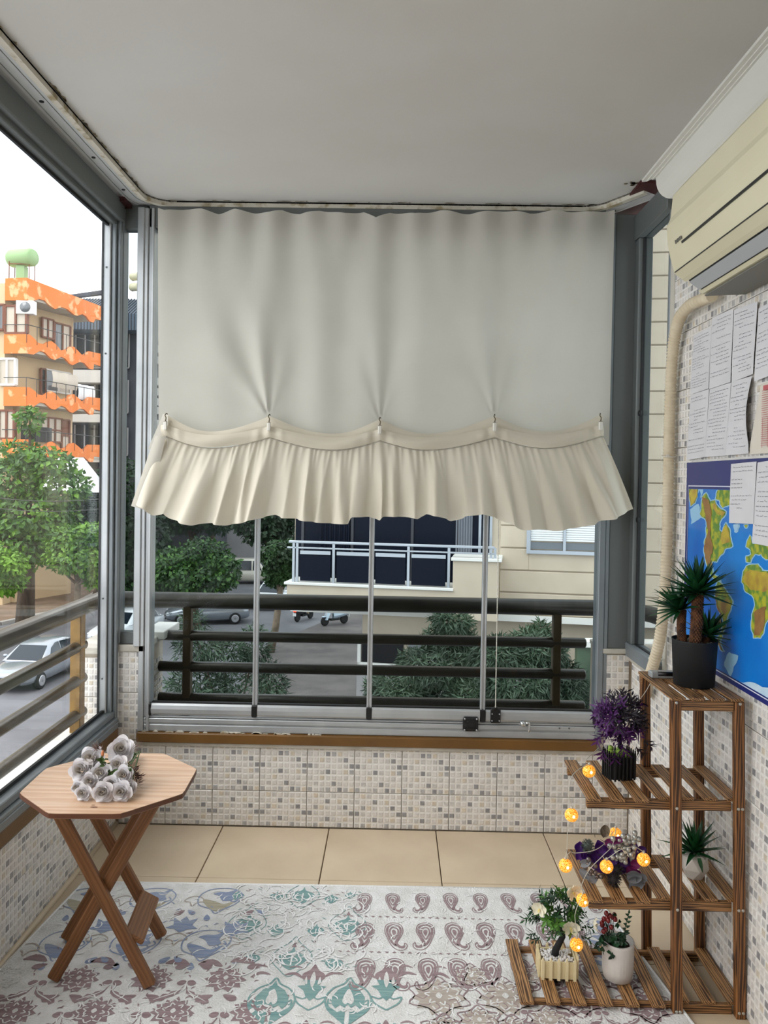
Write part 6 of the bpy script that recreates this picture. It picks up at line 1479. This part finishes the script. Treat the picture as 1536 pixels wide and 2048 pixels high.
# ------------------------------------------------------------------ amber string lights
def amber():
    m = bpy.data.materials.new('amber_glass'); m.use_nodes = True; n = m.node_tree; b = n.nodes['Principled BSDF']; MATS['amber_glass'] = m
    t = n.nodes.new('ShaderNodeTexCoord'); v = n.nodes.new('ShaderNodeTexVoronoi'); v.feature = 'DISTANCE_TO_EDGE'; v.inputs['Scale'].default_value = 190; r = n.nodes.new('ShaderNodeValToRGB'); e = r.color_ramp.elements
    e[0].position = .0; e[0].color = lin((255, 214, 96)) + (1,); e[1].position = .16; e[1].color = lin((226, 120, 10)) + (1,)
    n.links.new(t.outputs['Object'], v.inputs[0]); n.links.new(v.outputs['Distance'], r.inputs[0]); n.links.new(r.outputs[0], b.inputs['Emission Color']); n.links.new(r.outputs[0], b.inputs['Base Color'])
    b.inputs['Emission Strength'].default_value = .62; b.inputs['Roughness'].default_value = .15
amber(); pm('bulb_core', (255, 236, 160), .3, emit=(255, 224, 140), estr=6); pm('wire_clear', (196, 190, 176), .35)
sl_ = thing('string_lights', 'lit amber bauble string lights draped down the plant shelf', 'string lights', (.62, 2.12, .3))
BU = [(1178, 1542, 2.19), (1143, 1630, 2.10), (1131, 1731, 2.10), (1213, 1733, 2.135), (1287, 1719, 2.15), (1231, 1668, 2.235), (1166, 1800, 2.14), (1153, 1889, 2.155)]
for k, (u, v, Y_) in enumerate(BU):
    c = at(u, v, Y=Y_); o_ = MB().ball(c, .0185, 20, 14, (1, 1, .98)).build('bauble', 'amber_glass', sl_, True)
    MB().ball(c + Vector((.002, -.0155, .002)), .0046, 8, 6).build('led', 'bulb_core', o_, True); MB().tube([c + Vector((0, 0, .0165)), c + Vector((0, 0, .024))], .0035, 8).build('cap', 'wire_clear', o_, True)
W1 = [at(u, v, Y=y) for (u, v, y) in ((1303, 1362, 2.29), (1290, 1385, 2.31), (1270, 1410, 2.335), (1240, 1445, 2.34), (1203, 1490, 2.30), (1172, 1520, 2.2), (1178, 1528, 2.19), (1160, 1537, 2.15), (1142, 1556, 2.10), (1138, 1590, 2.09), (1142, 1616, 2.10), (1136, 1650, 2.09), (1134, 1700, 2.09), (1131, 1716, 2.10), (1140, 1704, 2.12), (1152, 1706, 2.13), (1190, 1700, 2.15), (1216, 1680, 2.2), (1231, 1654, 2.235), (1225, 1690, 2.15), (1205, 1712, 2.12), (1185, 1732, 2.11), (1172, 1750, 2.10), (1163, 1772, 2.09), (1166, 1785, 2.13), (1160, 1800, 2.10), (1150, 1830, 2.10), (1154, 1862, 2.12), (1153, 1874, 2.155))]
MB().tube(crom(W1, 8), .0010, 6).build('wire', 'wire_clear', sl_, True)
W2 = [at(u, v, Y=y) for (u, v, y) in ((1205, 1712, 2.12), (1213, 1718, 2.135), (1240, 1700, 2.13), (1268, 1694, 2.14), (1287, 1704, 2.15))]
MB().tube(crom(W2, 8), .0010, 6).build('wire', 'wire_clear', sl_, True)
# ------------------------------------------------------------------ patchwork rug: cream pile, sheared motifs standing in it
pm('rug_pile', (220, 219, 218), .95, rgb2=(203, 201, 198), scale=22, detail=8, bump=.5, bscale=160)
pm('rug_relief', (228, 227, 226), .95, bump=.4, bscale=160)
for nm, c, c2 in (('rug_mauve', (134, 112, 116), (152, 132, 134)), ('rug_teal', (104, 142, 142), (134, 162, 158)), ('rug_blue', (122, 136, 166), (150, 158, 176)), ('rug_olive', (158, 150, 128), (176, 170, 152)), ('rug_taupe', (160, 148, 138), (182, 172, 162))):
    pm(nm, c, .95, rgb2=c2, scale=60, detail=6, stretch=(.15, 2, 1), bump=.3, bscale=160)
rg = thing('rug', 'cream patchwork rug with mauve paisley, teal and blue damask motifs', 'rug', (-.15, 1.6, 0))
ZR = .0125
cor = [at(168, 1763, Z=ZR), at(1182, 1779, Z=ZR), Vector((.83, 2.0, ZR)), Vector((.95, 1.2, ZR)), Vector((-1.11, 1.2, ZR)), Vector((-1.122, 2.2, ZR))]
m = MB(); m.prism([(p.x, p.y, .0008) for p in cor], (0, 0, ZR - .0008)); m.build('pile', 'rug_pile', rg, True)
m = MB()
for a, c in zip(cor, cor[1:] + cor[:1]): m.tube([(a.x, a.y, .008), (c.x, c.y, .008)], .0065, 6)
m.build('binding', 'rug_relief', rg, True)
ACC = {}
def acc(mat): return ACC.setdefault(mat, MB())
def place(pts, c, s, rot=0, flip=1): 
    cs, sn = math.cos(rot), math.sin(rot); return [(c[0] + s * (flip * x * cs - y * sn), c[1] + s * (flip * x * sn + y * cs)) for (x, y) in pts]
place_ = place
ZL = [0]
def nl():
    ZL[0] = (ZL[0] + 1) % 17; return ZL[0] * .00004
def fill(mat, pts, lift=.0006):
    if sum(a[0] * b[1] - b[0] * a[1] for a, b in zip(pts, pts[1:] + pts[:1])) < 0: pts = pts[::-1]
    lift += nl()
    acc(mat).poly([(x, y, ZR + lift) for (x, y) in pts])
def stroke(mat, pts, w, closed=False, lift=.0006, taper=False):
    n = len(pts); L = []; Rr = []; lift += nl()
    for i in range(n):
        a = pts[(i - 1) % n] if (closed or i > 0) else pts[i]; b = pts[(i + 1) % n] if (closed or i < n - 1) else pts[i]; t = Vector((b[0] - a[0], b[1] - a[1]))
        t = t.normalized() if t.length > 1e-9 else Vector((1, 0)); ww = w * (math.sin(math.pi * (.06 + .88 * i / (n - 1))) if taper else 1) / 2
        L.append((pts[i][0] - t.y * ww, pts[i][1] + t.x * ww, ZR + lift)); Rr.append((pts[i][0] + t.y * ww, pts[i][1] - t.x * ww, ZR + lift))
    fs_ = [(n + i, n + (i + 1) % n, (i + 1) % n, i) for i in range(n if closed else n - 1)]
    acc(mat).add(L + Rr, fs_)
def curve(P, n=8): return [(p.x, p.y) for p in crom([Vector((x, y, 0)) for x, y in P], n)]
def ccurve(P, n=6): 
    Q = [Vector((x, y, 0)) for x, y in P]; k = len(Q); out = []
    for i in range(k):
        a, b, c, d = Q[i - 1], Q[i], Q[(i + 1) % k], Q[(i + 2) % k]
        for j in range(n): t = j / n; p = .5 * ((2 * b) + (c - a) * t + (2 * a - 5 * b + 4 * c - d) * t * t + (3 * b - a - 3 * c + d) * t ** 3); out.append((p.x, p.y))
    return out
# paisley drop (unit height), curl at the foot
PAIS = [(-.06, .48), (.22, .40), (.30, .16), (.20, -.06), (.10, -.24), (.16, -.36), (.32, -.34), (.36, -.24), (.44, -.34), (.34, -.47), (.10, -.48), (-.10, -.34), (-.24, -.10), (-.34, .14), (-.30, .38)]
def paisley(c, s, fl, mat='rug_mauve'):
    fl = fl * .60
    o = ccurve(PAIS, 4); P0 = place(o, c, s, 0, fl); stroke(mat, P0, s * .022, True)
    def shrink(k, dx, dy): return [(x * k + dx, y * k + dy) for x, y in o]
    core = ccurve([(-.06, .40), (.16, .34), (.22, .16), (.13, -.06), (.04, -.24), (.06, -.34), (-.06, -.26), (-.18, -.06), (-.26, .14), (-.23, .32)], 4); stroke(mat, place(core, c, s, 0, fl), s * .05, True)
    stroke(mat, place(ccurve([(-.05, .30), (.10, .25), (.13, .13), (.06, -.02), (-.02, -.12), (-.10, -.02), (-.17, .12), (-.14, .25)], 4), c, s, 0, fl), s * .035, True)
    fill(mat, place(ccurve([(-.04, .22), (.04, .18), (.05, .10), (-.02, .0), (-.08, .1), (-.09, .18)], 3), c, s, 0, fl)); fill(mat, place(ccurve([(.08, -.34), (.18, -.42), (.32, -.42), (.38, -.33), (.30, -.36), (.18, -.33), (.10, -.25)], 3), c, s, 0, fl))
    for t in range(7): x, y = (-.27 + .05 * t, .30 - .09 * t); 
# teal ogee medallion
def ogee(c, s, mat='rug_teal', top='rug_mauve'):
    place = lambda pts, c, s, rot=0, flip=1: place_(pts, c, s, rot, flip * .82)
    o = [(0, .56), (.10, .42), (.30, .30), (.42, .08), (.36, -.16), (.18, -.34), (.05, -.46), (0, -.56), (-.05, -.46), (-.18, -.34), (-.36, -.16), (-.42, .08), (-.30, .30), (-.10, .42)]
    stroke(mat, place(ccurve(o, 4), c, s), s * .03, True)
    half = [(0, .50), (.05, .38), (.20, .28), (.30, .12), (.30, -.04), (.22, -.14), (.14, -.06), (.16, .06), (.10, .16), (0, .10)]
    for fl in (1, -1): fill(mat, place(half, c, s, 0, fl)); fill(mat, place([(.04, -.14), (.18, -.22), (.34, -.10), (.38, .02), (.40, -.10), (.30, -.24), (.16, -.34), (.04, -.44)], c, s, 0, fl)); stroke(mat, place(curve([(.30, .02), (.36, .06), (.36, -.02), (.31, -.04)], 5), c, s, 0, fl), s * .025)
    fill(mat, place([(0, .1), (.1, .16), (.16, .06), (.14, -.06), (.06, -.12), (0, -.05), (-.06, -.12), (-.14, -.06), (-.16, .06), (-.1, .16)], c, s)); fill('rug_pile', place(ccurve([(0, .30), (.09, .12), (.10, 0), (.04, -.05), (0, .0), (-.04, -.05), (-.10, 0), (-.09, .12)], 3), c, s), .0011)
    for fl in (1, -1): stroke('rug_pile', place(curve([(.02, -.16), (.07, -.2), (.11, -.16)], 4), c, s, 0, fl), s * .03, False, .0011)
def crest(c, s, mat='rug_teal', tip='rug_mauve'):
    place = lambda pts, c, s, rot=0, flip=1: place_(pts, c, s, rot, flip * .85)
    fill(tip, place(ccurve([(0, .5), (.08, .36), (.2, .26), (.16, .12), (-.16, .12), (-.2, .26), (-.08, .36)], 3), c, s))
    for fl in (1, -1): fill(mat, place([(0, .12), (.17, .12), (.12, 0), (.26, -.02), (.14, -.12), (.08, -.26), (0, -.34)], c, s, 0, fl)); stroke(mat, place(curve([(.0, -.2), (.12, -.3), (.26, -.26), (.2, -.4), (0, -.54)], 5), c, s, 0, fl), s * .028)
    fill('rug_pile', place(ccurve([(0, .32), (.05, .12), (0, -.06), (-.05, .12)], 3), c, s), .0011)
    for fl in (1, -1): fill('rug_pile', place(ccurve([(.12, .2), (.15, .06), (.09, .02)], 3), c, s, 0, fl), .0011)
def drop(c, s, mat, rot=0): fill(mat, place(ccurve([(0, .5), (.22, .1), (.24, -.2), (0, -.4), (-.24, -.2), (-.22, .1)], 3), c, s, rot))
def peony(c, s, mat, seed=0):
    rnd = random.Random(seed); o = []
    for k in range(22): a = 2 * math.pi * k / 22 + 1.57; r = (.46 if k % 2 == 0 else .34) * (1.15 if k == 0 else 1) * (1 - .12 * math.sin(a)); o.append((r * math.cos(a) * 1.05, r * math.sin(a)))
    fill(mat, place(o, c, s))
    for (r, n) in ((.30, 9), (.17, 6)):
        for k in range(n): a = 2 * math.pi * (k + .3) / n + 1.57; stroke('rug_pile', place(curve([(r * math.cos(a - .3), r * math.sin(a - .3)), ((r + .08) * math.cos(a), (r + .08) * math.sin(a)), (r * math.cos(a + .3), r * math.sin(a + .3))], 4), c, s), s * .03, False, .0011)
    fill('rug_pile', place(ccurve([(0, .08), (.06, 0), (0, -.08), (-.06, 0)], 3), c, s), .0011)
def acanthus(c, s, mat):
    for fl in (1, -1):
        o = [(.02, .30), (.10, .12), (.26, .06), (.30, -.02), (.42, -.02), (.46, -.12), (.60, -.12), (.66, -.26), (.56, -.34), (.50, -.26), (.38, -.26), (.32, -.16), (.20, -.10), (.08, .02)]
        fill(mat, place(o, c, s, 0, fl)); stroke('rug_pile', place(curve([(.06, .16), (.2, -.0), (.4, -.12), (.58, -.24)], 5), c, s, 0, fl), s * .035, False, .0011, True); fill(mat, place(ccurve([(.02, .44), (.14, .46), (.22, .36), (.14, .28), (.04, .32)], 3), c, s, 0, fl))
def scrollA(c, s, mat, fill2=None):
    """rounded bird-head medallion of the blue patch"""
    stroke(mat, place(ccurve([(-.1, .44), (.2, .42), (.42, .2), (.36, -.1), (.14, -.34), (0, -.5), (-.14, -.34), (-.40, -.2), (-.46, .1), (-.34, .34)], 4), c, s), s * .028, True)
    fill(mat, place(ccurve([(.30, .44), (.20, .20), (.26, .02), (.06, -.04), (-.06, .14), (-.2, .22), (-.06, .3), (.1, .3)], 3), c, s)); fill(fill2 or mat, place(ccurve([(-.36, .0), (-.1, -.06), (.1, -.16), (.3, -.04), (.18, -.26), (0, -.42), (-.22, -.26)], 3), c, s)); stroke(mat, place(curve([(.3, .12), (.36, .02), (.26, -.06), (.2, .02), (.26, .06)], 5), c, s), s * .03)
def tulip(c, s, mat, base='rug_taupe'):
    fill(mat, place([(0, .5), (.10, .34), (.26, .44), (.20, .18), (.34, .06), (.14, .02), (0, -.10), (-.14, .02), (-.34, .06), (-.20, .18), (-.26, .44), (-.10, .34)], c, s)); stroke(base, place(ccurve([(0, -.12), (.16, -.2), (.22, -.34), (.08, -.38), (0, -.54), (-.08, -.38), (-.22, -.34), (-.16, -.2)], 3), c, s), s * .03, True)
def gw(u, v): p = at(u, v, Z=ZR); return (p.x, p.y)
random.seed(77)
# -- paisley field
for r, (vv, s) in enumerate(((1806, .125), (1872, .15), (1948, .15))):
    for k in range(10):
        cx, yy = gw(728 + 61 * k * (1 + .045 * (r - 1)), vv)
        if cx < -.14 or cx > .75: continue
        paisley((cx, yy), s, 1 if k % 2 == 1 else -1)
for yy in (gw(900, 1837)[1], gw(900, 1908)[1]):
    for k in range(38):
        cx = -.14 + .0235 * k
        if cx < .76: d = 1 if k % 2 else -1; fill('rug_mauve', [(cx - .0075, yy - .003 * d), (cx + .0075, yy - .003 * d), (cx, yy + .005 * d)])
# -- teal ogees, bottom middle
for j in range(3):
    for i in range(3):
        x, y = gw(542 + 154 * i, 2005); y -= .235 * j
        if x < .06: ogee((x, y), .185)
        if x + .1 < .1: crest((x + .105, y + .075), .19); drop((x + .075, y - .10), .055, 'rug_teal', -.6); drop((x + .14, y - .10), .055, 'rug_teal', .6)
        for sg in (-1, 1):
            stroke('rug_mauve', curve([(x + sg * .02, y + .118), (x + sg * .05, y + .125), (x + sg * .075, y + .105)], 5), .012, False, .0006, True); stroke('rug_mauve', curve([(x + sg * .03, y + .15), (x + sg * .05, y + .158), (x + sg * .07, y + .15)], 5), .007, False, .0006, True)
# -- faded teal arabesque, top middle
BUD = ccurve([(0, .36), (.05, .2), (.22, .1), (.3, -.06), (.2, -.22), (0, -.4), (-.2, -.22), (-.3, -.06), (-.22, .1), (-.05, .2)], 3)
for (u, v, s) in ((495, 1846, .15), (695, 1849, .15), (606, 1790, .14), (584, 1915, .15), (553, 1792, .08), (663, 1797, .08), (552, 1860, .09), (632, 1860, .09), (475, 1790, .08), (700, 1790, .06), (668, 1925, .09), (505, 1915, .08)):
    c = gw(u, v); fill('rug_teal', place_(BUD, c, s)); 
    for q in (-.12, 0, .12): stroke('rug_relief', place_(curve([(q, .06), (q * 1.6, -.1), (q * .8, -.26)], 4), c, s), s * .03, False, .0011)
    if s > .12: stroke('rug_teal', place_(ccurve([(0, .7), (.1, .5), (.34, .2), (.4, -.1), (.2, -.4), (0, -.6), (-.2, -.4), (-.4, -.1), (-.34, .2), (-.1, .5)], 4), c, s), .003, True); fill('rug_mauve', place_([(0, .5), (.05, .34), (-.05, .34)], c, s))
xa, xb = gw(465, 1840)[0], gw(715, 1840)[0]
for k in range(190):
    cx, cy = random.uniform(xa, xb), random.uniform(2.24, 2.68); a = random.uniform(0, 6.28); r = random.uniform(.012, .05); stroke('rug_relief', [(cx + r * math.cos(a + t * .35), cy + r * math.sin(a + t * .35)) for t in range(7)], .005, False, .0018, True)
for k in range(90): cx, cy = random.uniform(xa, xb), random.uniform(2.24, 2.68); stroke('rug_teal' if k % 2 else 'rug_mauve', [(cx + t * .004, cy + .004 * math.sin(t + k)) for t in range(5)], .003, False, .0009, True)
# -- blue patch, top left
for (v, u0, n_, f2) in ((1800, 171, 3, 'rug_olive'), (1889, 129, 3, 'rug_blue')):
    for i in range(n_):
        c = gw(u0 + (135 if v < 1850 else 142) * i, v)
        scrollA(c, .165, 'rug_blue', f2); drop((c[0] + .11, c[1] - .075), .045, 'rug_mauve' if v < 1850 else 'rug_blue', -.7); drop((c[0] + .15, c[1] - .07), .04, 'rug_blue', .8); drop((c[0] - .02, c[1] - .11), .04, 'rug_blue', .2)
for (u, v) in ((257, 1786), (396, 1787), (205, 1862), (361, 1860), (120, 1800), (70, 1880), (465, 1868)): c = gw(u, v); tulip(c, .15, 'rug_blue')
for k in range(60): cx, cy = random.uniform(-1.04, xa), random.uniform(2.3, 2.66); stroke('rug_blue' if k % 3 else 'rug_mauve', [(cx + t * .003, cy + .005 * math.sin(t * .8 + k)) for t in range(6)], .004, False, .0006, True)
# -- mauve damask, bottom left
for (v, u0, st, n_) in ((1956, 11, 147, 4), (2022, 30, 158, 4), (2100, 0, 165, 4)):
    for i in range(n_): c = gw(u0 + st * i, v); peony(c, .125, 'rug_mauve', i * 7 + v); drop((c[0] - .07, c[1] + .05), .05, 'rug_mauve', 1.1); drop((c[0] + .07, c[1] + .055), .05, 'rug_mauve', -1.1)
for (v, u0, st, n_) in ((1988, 60, 152, 3), (2055, 110, 160, 3), (2130, 60, 160, 3)):
    for i in range(n_): acanthus(gw(u0 + st * i, v), .125, 'rug_mauve')
for (u, v) in ((70, 1920), (205, 1925), (355, 1928), (420, 1930), (485, 1925)): c = gw(u, v); stroke('rug_mauve', [(c[0] - .035 + .012 * t, c[1] + .012 * math.sin(t * .6)) for t in range(7)], .03, False, .0006, True)
for k in range(110): cx, cy = random.uniform(-1.06, -.36), random.uniform(1.9, 2.3); a = random.uniform(0, 3); stroke('rug_mauve', [(cx + t * .003 * math.cos(a), cy + t * .003 * math.sin(a) + .002 * math.sin(t * .9)) for t in range(6)], .0045, False, .0006, True)
# -- taupe damask, bottom right
for (u, v, s) in ((878, 1992, .16), (1011, 1992, .16), (943, 1952, .11), (959, 2040, .11), (1150, 1995, .16), (1080, 1950, .11), (1100, 2040, .11), (1240, 1960, .12), (1290, 2010, .14), (890, 2060, .12), (1030, 2062, .12)):
    c = gw(u, v); peony(c, s, 'rug_taupe' if u < 1120 else 'rug_mauve', int(u)); stroke('rug_mauve', place_(ccurve([(0, .5), (.2, .3), (.5, .2), (.4, 0), (.5, -.2), (.2, -.3), (0, -.5), (-.2, -.3), (-.5, -.2), (-.4, 0), (-.5, .2), (-.2, .3)], 3), c, s * 1.05), .004, True)
    for k in range(10): a = k * .628; stroke('rug_mauve', place_(curve([(.2 * math.cos(a), .2 * math.sin(a)), (.3 * math.cos(a + .3), .3 * math.sin(a + .3)), (.42 * math.cos(a), .42 * math.sin(a))], 4), c, s), .003, False, .0012)
for (u, v) in ((1060, 2042), (1130, 2046), (1210, 2044), (1285, 2042)): acanthus(gw(u, v), .09, 'rug_mauve')
# -- blue sprig patch at the right edge
for (u, v) in ((1195, 1880), (1225, 1900), (1205, 1920), (1230, 1860), (1200, 1850)): scrollA(gw(u, v), .08, 'rug_blue')
# relief swirls all over
for k in range(420):
    cx, cy = random.uniform(-1.05, .7), random.uniform(1.95, 2.66)
    a = random.uniform(0, 6.28); r = random.uniform(.012, .03); stroke('rug_relief', [(cx + r * math.cos(a + t * .3), cy + r * math.sin(a + t * .3)) for t in range(6)], .004, False, .0014, True)
def inside(p):
    x, y = p[0], p[1]; c = False; n = len(cor)
    for i in range(n):
        a, b = cor[i], cor[i - 1]
        if (a.y > y) != (b.y > y) and x < (b.x - a.x) * (y - a.y) / (b.y - a.y) + a.x: c = not c
    return c
for mt, b in ACC.items():
    keep = [k for k, f in enumerate(b.f) if all(inside(b.v[i]) for i in f)]; b.f = [b.f[k] for k in keep]; b.m = [b.m[k] for k in keep]; b.sm = [b.sm[k] for k in keep]
    b.build({'rug_mauve': 'mauve_motifs', 'rug_teal': 'teal_motifs', 'rug_blue': 'blue_motifs', 'rug_olive': 'olive_motifs', 'rug_taupe': 'taupe_motifs', 'rug_relief': 'pile_relief', 'rug_pile': 'cream_highlights'}[mt], mt, rg, True, stuff=True)
